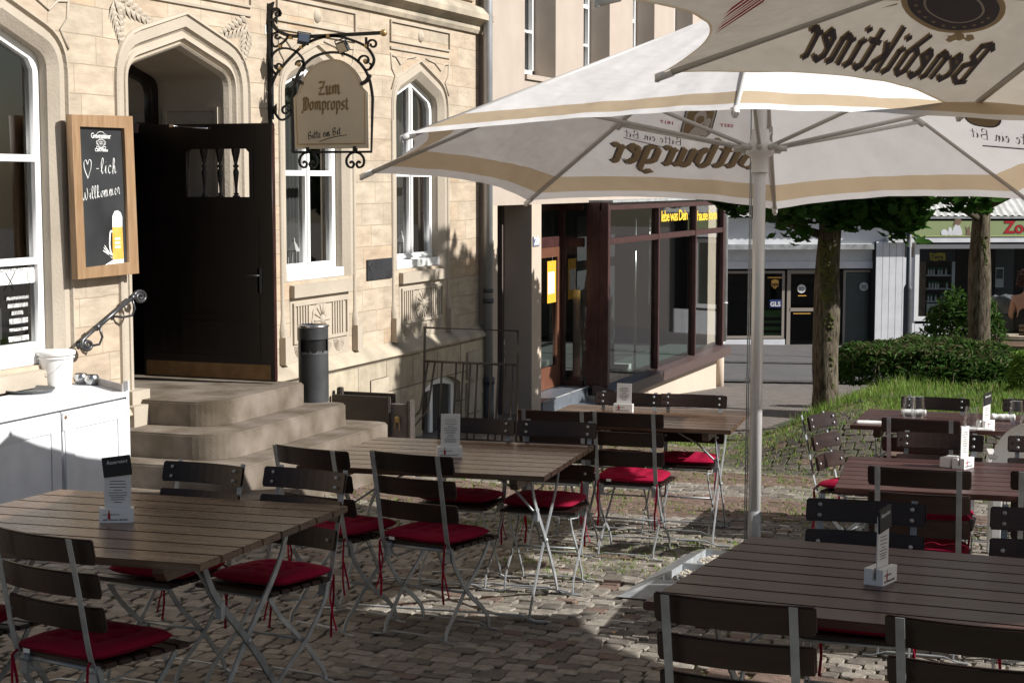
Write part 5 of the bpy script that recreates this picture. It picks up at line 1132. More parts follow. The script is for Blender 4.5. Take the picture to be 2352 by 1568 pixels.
# ================================================================ TREES, HEDGE, PLANTER, BIN, PERSON
def gi(x, y): return g(y) + isl_h(x, y)
MAPLE = [(0, 0), (.25, -.12), (.22, .12), (.5, .18), (.36, .38), (.52, .62), (.26, .58), (.22, .78), (0, 1.0), (-.22, .78), (-.26, .58), (-.52, .62), (-.36, .38), (-.5, .18), (-.22, .12), (-.25, -.12)]
def maple(mb, p, s, R):
    T = Matrix.Translation(p) @ Euler((R.uniform(1.9, 3.6), R.uniform(-.6, .6), R.uniform(0, 2 * PI))).to_matrix().to_4x4()
    vs = [(x * s, y * s, -abs(x) * s * .35 - y * y * s * .2) for x, y in MAPLE] + [(0, .45 * s, .02 * s)]
    n = len(MAPLE); mb.add(vs, [(i, (i + 1) % n, n) for i in range(n)], 0, True, T)
def tree(x, y, r, lean, zc, rx, rz, nl, seed, lb, ry=None, H_=3.2):
    ry = ry or rx
    R = random.Random(seed); z0 = gi(x, y); t = thing('maple_tree', lb, 'tree', (x, y, z0), group='trees in the grass island')
    mb = MB(); pts = []; rs = []
    for k in range(17):
        f = k / 16; pts.append((lean * f * H_ + .03 * math.sin(f * 5 + seed), .03 * math.cos(f * 4 + seed), -.15 + f * (H_ + .15))); rs.append(r * (1 + .35 * max(0, 1 - f * 9) + .05 * math.sin(f * 14 + seed)) * (1 - .22 * f))
    mb.tube(pts, rs, 22); o = mb.build('trunk', 'bark', t)
    for v in o.data.vertices:
        n = mnoise.noise(Vector((v.co.x * 6, v.co.y * 6, v.co.z * 1.6 + seed))); c = Vector((lean * v.co.z, 0, v.co.z)); d = (v.co - c); d.z = 0; v.co += d * n * .16
    for k in range(7):
        a = k * 2.4 + seed; s = Vector((lean * (1.9 + .15 * k), 0, H_ - 1.3 + .17 * k)); e_ = s + Vector((math.cos(a) * rx * .75, math.sin(a) * ry * .75, .5 + .1 * k)); mb = MB(); m_ = (s + e_) / 2 + Vector((0, 0, -.08)); mb.tube([s, m_, e_], [r * .35, r * .22, r * .08], 8); mb.build('limb', 'bark', t)
    cl = []
    for k in range(34):
        a = R.uniform(0, 2 * PI); q = math.sqrt(R.uniform(.05, 1)); cz = zc + R.uniform(-.1, 1) * rz * (1.05 - .5 * q); cl.append((Vector((math.cos(a) * rx * q * .8, math.sin(a) * ry * q * .8, cz)), R.uniform(.28, .5)))
    for k in range(26):       # hanging skirt of the crown
        a = R.uniform(0, 2 * PI); q = R.uniform(.3, 1); cl.append((Vector((math.cos(a) * rx * q, math.sin(a) * ry * q, zc - .15 + R.uniform(-.12, .18) )), R.uniform(.16, .30)))
    mb = MB()
    for k in range(nl):
        c, rr = R.choice(cl); v = Vector((R.gauss(0, 1), R.gauss(0, 1), R.gauss(0, .75))).normalized() * rr * R.uniform(.5, 1.05)
        maple(mb, c + v, R.uniform(.10, .19), R)
    mb.build('crown', 'leaf', t, fix=False)
    mb = MB()
    for k in range(260):
        z = R.uniform(.1, 1.9) if R.random() < .5 else R.uniform(1.2, 1.8); a = R.uniform(-2.4, -1.0); rr = r * 1.02 * (1 - .22 * z / 3.2); p = Vector((lean * z + rr * math.cos(a), rr * math.sin(a), z)); s = R.uniform(.008, .03); mb.lathe([(s, -.004), (s * .6, .006), (.0001, .009)], 6, T=Matrix.Translation(p) @ Vector((math.cos(a), math.sin(a), 0)).to_track_quat('Z', 'Y').to_matrix().to_4x4())
    mb.build('moss', 'moss', t)['kind'] = 'stuff'
    return t
tree(-3.36, 18.30, .150, -.004, 2.38, 1.5, 1.5, 7500, 3, 'maple tree with the thick trunk nearest the parasol pole', 1.5)
tree(-2.15, 22.15, .150, .01, 2.95, 1.45, 1.2, 4200, 8, 'maple tree with mossy trunk standing in front of the zoo shop window')
# hedge
def bush(name, lb, cx, cy, rx, ry, h, n, seed, cat='hedge', size=(.02, .045), tips=.12, mt='bushleaf'):
    R = random.Random(seed); t = thing(name, lb, cat, (cx, cy, gi(cx, cy))); mb = MB(); st_ = MB()
    for k in range(n):
        a = R.uniform(0, 2 * PI); q = math.sqrt(R.uniform(0, 1)); x = math.cos(a) * q * rx; y = math.sin(a) * q * ry; top = h * (1 - .40 * q ** 5) * (1 + .38 * mnoise.noise(Vector((x * 2.2, y * 2.2, seed))))
        z = top * (1.06 - abs(R.gauss(0, .30))) if q < .85 else top * R.uniform(.05, 1); s = R.uniform(*size)
        if z < .02: continue
        T = Matrix.Translation((x, y, z)) @ Euler((R.uniform(-1, 1), R.uniform(-1, 1), R.uniform(0, 6.3))).to_matrix().to_4x4()
        mb.add([(0, -s * 1.6, 0), (s * .45, 0, .2 * s), (0, s * 1.6, -.3 * s), (-s * .45, 0, .2 * s)], [(0, 1, 2, 3)], 1 if (z > top * .93 and R.random() < tips * 3) else 0, T=T)
        if R.random() < .02: st_.tube([(x, y, 0), (x * 1.02, y * 1.02, z)], .005, 4)
    mb.build('foliage', [mt, 'bushtip'], t, fix=False); st_.build('stem', 'bark', t); return t
bush('hedge', 'low feathery dark green hedge left of the mossy tree', -2.62, 21.3, 1.25, .9, .50, 15000, 5)
bush('shrub', 'loose light green shrub behind the hedge in front of the white cladding', -2.45, 23.3, .6, .45, 1.0, 2300, 6, 'shrub', (.03, .055), .0)
bush('shrub', 'yellow green shrub at the right edge in front of the stone planter', -1.22, 19.6, .35, .3, .42, 900, 9, 'shrub', (.03, .06), .0, 'grass')
# stone planter with slatted seat
pl_ = thing('stone_planter', 'brown rubble stone planter wall behind the mossy tree', 'planter', (-1.2, 23, gi(-1.2, 23)))
zt = EYE + cray(2250, 801).z * (22.6 / cray(2250, 801).y)
mb = MB(); mb.box(-2.66, 1.5, 22.75, 24.6, -1.5, zt); wc(mb, 'wall', 'wallstone', pl_, bevel=.03)
mb = MB()
for k in range(9): mb.box(-2.45, 1.5, 22.68 + .075 * k, 22.73 + .075 * k, zt + .02, zt + .045)
mb.box(-2.4, -2.3, 22.7, 23.3, zt, zt + .02); wc(mb, 'seat_slats', 'benchwood', pl_)
mb = MB(); mb.box(-2.7, -2.48, 22.72, 24.2, zt + .002, zt + .12); mb.box(-2.45, 1.5, 23.45, 24.0, zt + .002, zt + .10); wc(mb, 'coping', 'plinth', pl_, bevel=.03)
# litter bin
bp = aty(2307, 800, 24.2); tb = aty(2307, 700, 24.2)
lb_ = thing('litter_bin', 'dark green litter bin lined with a crumpled grey bag', 'litter bin', (bp.x, 24.2, g(24.2)), .12)
zz0, zz1 = aty(2307, 790, 24.2).z - lb_.location.z, tb.z - lb_.location.z
mb = MB(); w_ = .17
mb.box(-w_, w_, -.13, .13, zz0, zz1); mb.build('body', 'dkgreen', lb_, bevel=.03)
mb = MB(); mb.box(-w_ * .55, w_ * .7, -.145, -.131, zz0 + .05, zz1 - .12); mb.build('front_panel', 'lampgrey', lb_, bevel=.01)
mb = MB(); mb.tube([(-w_ * .6, -.18, -.1), (-w_ * .62, -.18, zz1 - .1)], .028, 10); mb.build('post', 'benchwood', lb_)
mb = MB(); n = 28; R = random.Random(2); rows = []
for k, (z, s) in enumerate(((zz1 - .10, 1.06), (zz1 - .04, 1.14), (zz1 + .02, 1.12), (zz1 + .07, 1.06), (zz1 + .11, .96), (zz1 + .12, .75), (zz1 + .03, .6))):
    rows.append([((w_ * 1.1 * s * max(-1, min(1, 1.25 * math.cos(2 * PI * j / n)))) * (1 + R.uniform(-.06, .06)), .15 * s * max(-1, min(1, 1.25 * math.sin(2 * PI * j / n))) * (1 + R.uniform(-.08, .08)), z + R.uniform(-.022, .022) + .007 * math.cos(6 * PI * j / n + .6)) for j in range(n)])
vs = [p for r in rows for p in r]; fs = [(i * n + j, i * n + (j + 1) % n, (i + 1) * n + (j + 1) % n, (i + 1) * n + j) for i in range(len(rows) - 1) for j in range(n)]
mb.add(vs, fs, 0, True); mb.build('bag', 'bag', lb_)
# bench with a seated person at the right edge
bx = aty(2342, 800, 23.9).x + .25
pxh = aty(2362, 638, 24.05)
bn = thing('park_bench', 'slatted park bench at the right edge beside the litter bin', 'bench', (bx + .5, 23.7, g(23.7)), 0)
zb_ = aty(2350, 745, 23.8).z - bn.location.z
mb = MB()
for k in range(9): mb.box(-.75, .8, -.05 + k * .012, -.02 + k * .012, zb_ - .03 - .055 * k, zb_ + .005 - .055 * k)
mb.build('backrest', 'benchwood', bn, bevel=.005)
mb = MB()
for k in range(6): mb.box(-.75, .8, .08 + k * .07, .13 + k * .07, zb_ - .50, zb_ - .47)
mb.build('seat', 'benchwood', bn, bevel=.005)
for x in (-.62, .66): mb = MB(); mb.box(x, x + .05, .05, .45, -.05, zb_ - .50); mb.box(x, x + .05, .0, .05, -.05, zb_ - .02); mb.build('leg', 'lampgrey', bn)
def skin_body(name, joints, edges, root, mt, parent, sub=2):
    me = bpy.data.meshes.new(name); me.from_pydata([j[:3] for j in joints], edges, []); o = bpy.data.objects.new(name, me); COL.objects.link(o); o.parent = parent
    md = o.modifiers.new('skin', 'SKIN'); md.use_smooth_shade = True
    if not me.skin_vertices: me.attributes  # noqa
    bm = bmesh.new(); bm.from_mesh(me); ly = bm.verts.layers.skin.verify(); bm.verts.ensure_lookup_table()
    for i, j in enumerate(joints): bm.verts[i][ly].radius = (j[3], j[4] if len(j) > 4 else j[3]); bm.verts[i][ly].use_root = (i == root)
    bm.to_mesh(me); bm.free(); s = o.modifiers.new('sub', 'SUBSURF'); s.levels = sub; s.render_levels = sub; me.materials.append(M[mt]); return o
ps_ = thing('person', 'person with curly auburn hair and bare shoulders seated on the bench, seen from behind', 'person', (pxh.x, 24.05, g(24.05)))
zs = pxh.z - g(24.05) - .78
J = [(0, 0, zs + .12, .15, .12), (0, -.02, zs + .30, .13, .10), (0, -.03, zs + .46, .15, .10), (0, -.03, zs + .56, .06, .055), (0, -.02, zs + .63, .05), (0, -.01, zs + .72, .075, .09), (0, 0, zs + .80, .07, .08),
     (-.17, -.03, zs + .50, .055), (-.22, 0, zs + .26, .042), (-.16, .2, zs + .13, .035), (-.10, .27, zs + .12, .03), (.17, -.03, zs + .50, .055), (.22, 0, zs + .26, .042), (.16, .2, zs + .13, .035), (.10, .27, zs + .12, .03),
     (-.09, .02, zs + .07, .09), (-.10, .42, zs + .09, .065), (-.10, .45, zs - .15, .05), (-.10, .44, .06, .04), (-.10, .56, .03, .035), (.09, .02, zs + .07, .09), (.10, .42, zs + .09, .065), (.10, .45, zs - .15, .05), (.10, .44, .06, .04), (.10, .56, .03, .035)]
EG = [(0, 1), (1, 2), (2, 3), (3, 4), (4, 5), (5, 6), (2, 7), (7, 8), (8, 9), (9, 10), (2, 11), (11, 12), (12, 13), (13, 14), (0, 15), (15, 16), (16, 17), (17, 18), (18, 19), (0, 20), (20, 21), (21, 22), (22, 23), (23, 24)]
skin_body('body', J, EG, 0, 'skin', ps_)
J2 = [(0, 0, zs + .10, .165, .135), (0, -.02, zs + .28, .145, .118), (0, -.03, zs + .41, .158, .112), (-.09, .02, zs + .07, .10), (-.10, .36, zs + .09, .08), (.09, .02, zs + .07, .10), (.10, .36, zs + .09, .08)]
skin_body('clothes', J2, [(0, 1), (1, 2), (0, 3), (3, 4), (0, 5), (5, 6)], 0, 'darkcloth', ps_)
mb = MB(); R = random.Random(8)
for k in range(420):
    a, b = R.uniform(0, 2 * PI), math.acos(R.uniform(-.75, 1)); d = Vector((math.sin(b) * math.cos(a) * .125, math.sin(b) * math.sin(a) * .13, math.cos(b) * .13)); c = Vector((0, -.02, zs + .76)) + d
    if math.sin(a) > .5 and d.z < .04: continue
    mb.tube([c + Vector((R.gauss(0, .012), R.gauss(0, .012), R.gauss(0, .012))) * q for q in (0, 1, 1.6, 2)], .012, 5)
mb.build('hair', 'hair', ps_)
# a taller tree beyond the right edge whose crown shades the lower tavern wall
tree(.75, 17.3, .14, 0, 5.1, 1.7, 1.45, 9000, 12, 'taller maple tree standing just beyond the right edge', 1.75, 5.2)
# ================================================================ TERRACE FURNITURE
TILT = -.045
def place(o, x, y, rz, z=None, tilt=TILT):
    o.location = (x, y, g(y) + .022 if z is None else z); o.rotation_euler = (Matrix.Rotation(tilt, 3, 'X') @ Matrix.Rotation(rz, 3, 'Z')).to_euler(); return o
def tablet_pt(tab, x, y): return tab @ Vector((x, y, .752))
# ---- chair (sitter looks along +y)
def make_chair():
    t = thing('folding_chair', 'x', 'chair')
    up = [(-.285, .885), (-.235, .68), (-.195, .50), (-.165, .42), (-.14, .35), (-.02, .215), (.10, .13), (.165, .07), (.18, .015)]
    fl = [(.20, .425), (.12, .33), (-.02, .215), (-.12, .11), (-.17, .06), (-.185, .015)]
    def sm(p): return catmull(p, 3)
    # backrest slats
    def slat(yc, zc, w, h, nm):
        mb = MB(); n = 12; vs = []; fs = []; tl = .22; th = .016
        for k in range(n + 1):
            u = -1 + 2 * k / n; u = math.copysign(min(1, abs(u) * 1.16), u) if abs(u) < .99 else u; x = u * w / 2; cy = yc + .018 - .036 * (1 - u * u) * .9; e = h / 2 * (1 - (.16 if abs(u) > .99 else 0))
            for (a, b) in ((-th / 2, -e), (th / 2, -e), (th / 2, e), (-th / 2, e)): vs.append((x, cy + a * math.cos(tl) - b * math.sin(tl), zc + a * math.sin(tl) + b * math.cos(tl)))
        for k in range(n):
            for j in range(4): q = (j + 1) % 4; fs.append((k * 4 + j, k * 4 + q, k * 4 + 4 + q, k * 4 + 4 + j))
        fs += [(3, 2, 1, 0), tuple(n * 4 + j for j in range(4))]
        mb.add(vs, fs); return mb.build(nm, 'slat', t, bevel=.005)
    for (y, z, w) in ((-.262, .838, .455), (-.234, .722, .450), (-.207, .606, .445)):
        o = slat(y + .012, z, w, .088, 'backrest_slat')
        rv = MB()
        for x in (-.175, .175):
            for dz in ((-.018, .022) if z > .8 else (0,)): rv.dome((x, y + .022 - dz * .22 + .012, z + dz), .0085, (0, 1, .22)); rv.dome((x, y - .014 - dz * .22, z + dz), .006, (0, -1, -.22), h=.3)
        rv.build('rivet', 'galv', o)
    for s in (-1, 1):
        mb = MB(); mb.strip([(s * .178, y - .012, z) for y, z in sm(up)[:9]], .003, .024, (1, 0, 0)); 
        mb.strip([(s * .186, y, z) for y, z in sm(up)[8:]], .021, .006, (1, 0, 0)); mb.build('backrest_upright', 'galv', t)
        mb = MB(); mb.strip([(s * .168, y, z) for y, z in sm(fl)], .021, .006, (1, 0, 0)); mb.build('leg', 'galv', t)
        mb = MB(); mb.tube([(s * .145, -.165, .43), (s * .183, -.165, .43)], .017, 10); mb.box(min(s * .15, s * .18), max(s * .15, s * .18), -.178, -.15, .375, .43); mb.build('hinge_cap', 'galv', t)
    mb = MB(); mb.tube([(-.18, -.165, .43), (.18, -.165, .43)], .008, 8); mb.build('rear_rod', 'galv', t); mb = MB(); mb.tube([(-.17, -.03, .215), (.19, -.03, .215)], .006, 8); mb.build('stretcher', 'galv', t); mb = MB(); mb.tube([(-.17, .2, .425), (.17, .2, .425)], .006, 8)
    mb.tube([(-.15, -.165, .40), (-.15, -.12, .37), (-.13, .05, .385)], .004, 6); mb.tube([(.15, -.165, .40), (.15, -.12, .37), (.13, .05, .385)], .004, 6)
    mb.build('seat_stay', 'galv', t)
    for y in (.185, -.19): mb = MB(); mb.strip([(-.235, y, .006), (-.19, y, .008), (-.13, y, .028), (.13, y, .028), (.19, y, .008), (.235, y, .006)], .02, .005, (0, 0, 1)); mb.build('foot_bar', 'galv', t)
    mb = MB()
    for k in range(6): mb.box(-.205, .205, -.165 + .068 * k, -.105 + .068 * k, .437, .455)
    mb.build('seat', 'slat', t, bevel=.004)
    # tufted cushion
    cu = MB(); n = 30; vs = []; fs = []; hw = .205; hd = .195; tuf = [(a, b) for a in (-.085, 0, .085) for b in (-.085, .0, .085)]
    for side in (1, -1):
        for j in range(n + 1):
            for i in range(n + 1):
                u, v = -1 + 2 * i / n, -1 + 2 * j / n
                ux = u * math.sqrt(max(0, 1 - .16 * v * v * v * v)) ; vy = v * math.sqrt(max(0, 1 - .16 * u ** 4)); x, y = ux * hw, vy * hd
                e = max(0, 1 - abs(u) ** 5) ** .5 * max(0, 1 - abs(v) ** 5) ** .5
                z = .026 * e * side
                if side > 0:
                    for a, b in tuf: z -= .017 * math.exp(-((x - a) ** 2 + (y - b) ** 2) / (2 * .017 ** 2))
                    z += .003 * mnoise.noise(Vector((x * 12, y * 12, 0)))
                vs.append((x, y + .005, .481 + z))
    m = (n + 1) ** 2
    for j in range(n):
        for i in range(n):
            a = j * (n + 1) + i; fs.append((a, a + 1, a + n + 2, a + n + 1)); a += m; fs.append((a + n + 1, a + n + 2, a + 1, a))
    cu.add(vs, fs, 0, True); c = cu.build('cushion', 'red', t)
    for s in (-1, 1):
      rb = MB()
      for q in (0, 1): rb.strip([(s * .17, -.17, .475), (s * .18, -.20, .45), (s * (.178 - .012 * q), -.205 + .012 * q, .36), (s * (.17 + .02 * q), -.20 + .01 * q, .27), (s * (.175 + .03 * q), -.195, .19 + .03 * q)], .011, .0015, (1, 0, .0) if q else (0, 1, 0))
      rb.build('ribbon', 'red', c)
    lb = MB(); lb.box(-.13, -.10, -.196, -.1945, .463, .478); lb.build('care_tag', 'paper', c)
    return t
chair0 = make_chair(); used = [False]; CR = random.Random(77)
def chair(tx, ty, rz, label, group, off=.27, sx=.98):
    first = not used[0]; c = chair0 if first else copy_tree(chair0); used[0] = True; q = CR
    for ch in c.children:
        if ch.name.startswith('cushion'): ch.location = (q.uniform(-.012, .012), q.uniform(-.012, .015), q.uniform(0, .004)); ch.rotation_euler = (q.uniform(-.02, .03), q.uniform(-.02, .02), q.uniform(-.07, .07)); ch.scale = (q.uniform(.96, 1.03), q.uniform(.96, 1.03), 1)
    f = Vector((-math.sin(rz), math.cos(rz))); x, y = tx + f.x * off, ty + f.y * off
    place(c, x, y, rz); c.scale = (sx, 1, .98); c['label'] = label; c['group'] = group; return c
D_ = math.radians
G1 = 'folding chairs at the tables'
chair(-3.35, 4.38, D_(-11), 'folding chair nearest the camera at the lower left, its back turned, red cushion fully visible', G1)
chair(-3.95, 4.42, D_(-4), 'folding chair cut by the left edge, only part of its red cushion showing', G1)
chair(-3.76, 6.10, D_(176), 'left one of two folding chairs facing us behind the lower left table', G1, sx=.90)
chair(-3.29, 6.13, D_(172), 'right one of two folding chairs facing us behind the lower left table', G1, sx=.92)
chair(-3.65, 6.78, D_(-13), 'folding chair turned away at the left end of the middle table by the steps', G1)
chair(-3.15, 6.80, D_(-8), 'folding chair turned away in front of the middle table, seen whole', G1)
chair(-3.50, 8.50, D_(186), 'left folding chair facing us behind the middle table, next to its menu card', G1)
chair(-3.05, 8.56, D_(188), 'right folding chair facing us behind the middle table', G1)
chair(-3.28, 9.12, D_(6), 'folding chair turned away at the left front of the far sunlit table', G1)
chair(-2.87, 9.20, D_(3), 'folding chair turned away at the far sunlit table, red cushion in full sun', G1)
chair(-3.28, 10.62, D_(187), 'folding chair facing us behind the far sunlit table, half hidden by its menu card', G1)
chair(-2.86, 10.72, D_(186), 'folding chair facing us at the right rear of the far sunlit table', G1)
chair(-1.055, 4.33, D_(-2), 'folding chair turned away in the foreground, left one at the lower right table', G1, sx=1.0)
chair(-.42, 4.31, D_(-3), 'folding chair turned away in the foreground at the lower right corner', G1, sx=1.0)
chair(-1.01, 6.31, D_(183), 'folding chair facing us behind the lower right table, its upper slats above the table edge', G1)
chair(-.34, 6.40, D_(180), 'folding chair facing us behind the lower right table, cut by the right edge', G1)
chair(-.96, 7.38, D_(2), 'folding chair turned away in front of the second right table, wide dark slats', G1)
chair(-.36, 7.50, D_(2), 'folding chair turned away in front of the second right table, cut by the right edge', G1)
chair(-1.06, 9.0, D_(183), 'folding chair facing us behind the second right table beside its menu card', G1)
chair(-.50, 9.1, D_(183), 'folding chair facing us behind the second right table, cut by the right edge', G1)
chair(-1.86, 9.75, D_(-100), 'folding chair standing sideways on its own left of the right tables, slats half in sun', G1)
chair(-1.26, 9.72, D_(1), 'folding chair turned away in front of the laid table with glasses', G1)
chair(-1.38, 11.42, D_(181), 'folding chair facing us behind the wine glasses of the laid table, grass behind it', G1)
chair(-.74, 11.62, D_(181), 'folding chair facing us behind the laid table at the right edge', G1)
# ---- tables
def make_table(mt):
    t = thing('folding_table', 'x', 'table'); W_, Dp = 1.26, 1.30; n = 8; R = random.Random(1)
    pw = Dp / n
    for k in range(n):
        mb = MB(); y0 = -Dp / 2 + k * pw; e = R.uniform(-.001, .001); mb.box(-W_ / 2 + e, W_ / 2 + e, y0 + .004, y0 + pw - .004, .724, .750); mb.build('plank', mt, t, bevel=.004)
    for x in (-W_ / 2 + .16, W_ / 2 - .16): mb = MB(); mb.prism([(-Dp / 2 + .03, 0), (Dp / 2 - .03, 0), (Dp / 2 - .03, -.02), (Dp / 2 - .06, -.05), (-Dp / 2 + .06, -.05), (-Dp / 2 + .03, -.02)], x - .02, x + .02, T=Matrix(((0, 0, 1, 0), (1, 0, 0, 0), (0, 1, 0, .7235), (0, 0, 0, 1)))); mb.build('cross_batten', mt, t)
    for s in (-1, 1):
        x = s * (W_ / 2 - .13)
        for q in (-1, 1): mb = MB(); mb.strip([(x + q * .004, y, z) for y, z in catmull([(-q * .36, .70), (-q * .345, .66), (-q * .26, .55), (-q * .0, .34), (q * .22, .14), (q * .33, .015)], 4)], .03, .007, (1, 0, 0)); mb.build('leg', 'galv', t)
        mb = MB(); mb.dome((x + s * .01, 0, .34), .012, (s, 0, 0)); mb.tube([(x, -.22, .50), (x * .72, -.10, .60), (x * .35, .0, .68)], .006, 6); mb.box(x - .01, x + .01, -.235, -.205, .47, .53); mb.build('brace', 'galv', t)
    for y in (-.345, .345):
        mb = MB(); mb.strip([(-W_ / 2 + .02, y, .005), (-W_ / 2 + .1, y, .006), (-W_ / 2 + .18, y, .03), (W_ / 2 - .18, y, .03), (W_ / 2 - .1, y, .006), (W_ / 2 - .02, y, .005)], .024, .006, (0, 0, 1)); mb.build('foot_bar', 'galv', t)
    return t
ta = make_table('plank'); tb_ = make_table('plank_r')
def table(src, x, y, rz, label, sx=1, sy=1, first=False):
    t = src if first else copy_tree(src); place(t, x, y, D_(rz)); t.scale = (sx, sy, 1); t['label'] = label; t['group'] = 'slatted folding tables'; return t
T1 = table(ta, -3.60, 5.22, 6, 'slatted brown folding table at the lower left with a reserved menu card', 1.03, 1.05, True)
T2 = table(ta, -3.32, 7.74, 8.5, 'slatted brown folding table in the middle in front of the stone steps', .96, 1.03)
T3 = table(ta, -3.05, 10.22, 8, 'slatted brown folding table in full sun farthest back on the left side', .98, 1.04)
T4 = table(tb_, -.73, 5.31, -1, 'large reddish brown folding table at the lower right', 1.05, 1.0, True)
T5 = table(tb_, -.75, 8.15, 7, 'reddish brown folding table second from the front on the right side', 1.06, .98)
T6 = table(tb_, -1.18, 11.0, 4, 'dark folding table laid with glasses and napkins on the right', 1.0, .94)
for t in (T4, T5, T6): pass
bpy.context.view_layer.update()
def on(tab, px, py):
    """point of a table top seen at a pixel"""
    Mi = tab.matrix_world.inverted(); o = Mi @ Vector((0, 0, EYE)); d = Mi.to_3x3() @ cray(px, py); t = (.7502 - o.z) / d.z; p = o + d * t; return tab.matrix_world @ Vector((p.x, p.y, .7506))
def sit(o, tab, px, py, rz): p = on(tab, px, py); return place(o, p.x, p.y, D_(rz), p.z)
# ---- menu holders (card faces -y)
def holder(tab, px, py, rz, lb, clip=False, double=False, lean=0, ch=.20, sign=1):
    t = thing('menu_holder', lb, 'menu holder', group='menu holders'); mb = MB(); w, d, h = .125, .062, .052
    me = curve_mesh([[(-d / 2, 0), (d / 2, 0), (d / 2, h), (.004, h), (.004, .014), (-.010, .014), (-.010, h), (-d / 2, h)]], w / 2); add_mesh(mb, me, 0, Matrix(((0, 0, 1, 0), (1, 0, 0, 0), (0, 1, 0, 0), (0, 0, 0, 1)))); mb.build('block', 'white_plastic', t)
    if double: mb = MB(); mb.box(-.055, .06, .045, .10, .0005, .05); mb.build('spare_block', 'white_plastic', t, bevel=.002)
    mb = MB(); la = .03; mb.box(-.045, .052, -.005, -.001, .016, .016 + ch); c = mb.build('card', 'card', t)
    R = random.Random(5); mb = MB(); y = -.0055
    z = .016 + ch - (.07 if clip else .03)
    while z > .07:
        w_ = R.uniform(.015, .035); mb.box(.004 - w_, .004 + w_, y - .0003, y, z, z + .0022); z -= R.uniform(.007, .012)
    mb.build('print', 'ink', c)
    F = Matrix(((1, 0, 0, 0), (0, 0, -1, -d / 2 - .0003), (0, 1, 0, 0), (0, 0, 0, 1)))
    mb = MB(); add_mesh(mb, text_mesh('DAS   ORIGINAL', .0085, .0002), 0, F @ Matrix.Translation((-.05, .028, 0))); add_mesh(mb, text_mesh('HIER ORIGINAL SERVIERT', .0082, .0002, offset=.0002), 0, F @ Matrix.Translation((-.05, .008, 0))); mb.build('block_print', 'ink', t, fix=False)
    mb = MB(); mb.prism([(-.005, 0), (.005, 0), (.005, .018), (.002, .026), (.002, .034), (-.002, .034), (-.002, .026), (-.005, .018)], 0, .0004, T=F @ Matrix.Translation((-.027, .014, .0002))); mb.build('bottle_mark', 'redink', t)
    if clip:
        mb = MB(); T = Matrix.Translation((.0, -.009, .016 + ch - .03)) @ Matrix.Rotation(-.12, 4, 'Y'); mb.box(-.05, .055, -.003, .003, -.02, .055, T=T); k = mb.build('reserved_clip', 'black', t, bevel=.002)
        mb = MB(); pp, _ = pen_polys('Bitte', SCR, .001, .0002, smooth=True); mb = MB(); add_mesh(mb, text_mesh('Reserviert', .018, .0002, shear=.35), 0, T @ Matrix(((1, 0, 0, -.035), (0, 0, -1, -.0034), (0, 1, 0, .028), (0, 0, 0, 1)))); mb.build('clip_lettering', 'chalk', k, fix=False)
    return sit(t, tab, px, py, rz)
holder(T1, 268, 1197, 33, 'white menu block, tall card under a black reserved clip, on the lower left table', clip=True, ch=.205)
holder(T2, 1032, 1048, 30, 'white menu block with a plain card on the middle table by the steps', ch=.20)
holder(T3, 1432, 945, 8, 'white menu block with a narrow card on the far sunlit table', ch=.17)
holder(T4, 2022, 1337, 78, 'white menu block seen end-on with a black clip on the lower right table', clip=True, ch=.20)
holder(T5, 2212, 1074, 74, 'bright sunlit pair of white menu blocks with a thin card on the second right table', double=True, ch=.19)
holder(T6, 2263, 972 + 12, 70, 'white menu block with dark topped card on the laid table with glasses', clip=True, ch=.18)
# ---- glasses, napkins
def tumbler(tab, px, py, lb):
    t = MB(); t.lathe([(.0001, .003), (.024, .003), (.034, .02), (.037, .04), (.034, .075), (.029, .12)], 24); o = t.build('wine_glass', 'clearglass', fix=False); tag(o, lb, 'glass', 'stemless glasses on the laid table'); o.scale = (1.25,) * 3; return sit(o, tab, px, py, 0)
for px, py, lb in ((2088, 965, 'leftmost stemless glass, in front of a folded napkin on the laid table'), (2108, 964, 'taller looking stemless glass right beside the leftmost one'), (2230, 990, 'stemless glass left of the white menu block on the laid table'), (2334, 975, 'stemless glass by the rolled napkin at the right edge')): tumbler(T6, px, py, lb)
def napkin(tab, px, py, rz, w, d, lb, roll=False):
    mb = MB(); n = 14; vs = []; fs = []; R = random.Random(int(px))
    if roll:
        for i in range(n + 1):
            for j in range(12): a = 2 * PI * j / 12; r = .022 * (1 + .25 * mnoise.noise(Vector((i * .4, math.cos(a), math.sin(a) + px)))); vs.append((w * (i / n - .5), r * 1.4 * math.cos(a), .022 + r * math.sin(a)))
        for i in range(n):
            for j in range(12): q = (j + 1) % 12; fs.append((i * 12 + j, i * 12 + q, i * 12 + 12 + q, i * 12 + 12 + j))
        fs += [tuple(range(12)), tuple(n * 12 + j for j in range(11, -1, -1))]
    else:
        for i in range(n + 1):
            for j in range(n + 1): vs.append((w * (i / n - .5), d * (j / n - .5), .012 + .006 * mnoise.noise(Vector((i * .5, j * .35, px)))))
        m = len(vs); vs += [(x, y, 0) for x, y, z in vs]
        for i in range(n):
            for j in range(n): a = i * (n + 1) + j; fs.append((a, a + n + 1, a + n + 2, a + 1))
        rim = [j for j in range(n + 1)] + [i * (n + 1) + n for i in range(1, n + 1)] + [n * (n + 1) + j for j in range(n - 1, -1, -1)] + [i * (n + 1) for i in range(n - 1, 0, -1)]
        fs += [(rim[k], rim[(k + 1) % len(rim)], m + rim[(k + 1) % len(rim)], m + rim[k]) for k in range(len(rim))]
    mb.add(vs, fs, 0, True); o = mb.build('napkin', 'paper'); tag(o, lb, 'napkin', 'napkins on the laid table'); return sit(o, tab, px, py, rz)
napkin(T6, 2005, 972, 5, .20, .10, 'flat white napkin at the front left corner of the laid table')
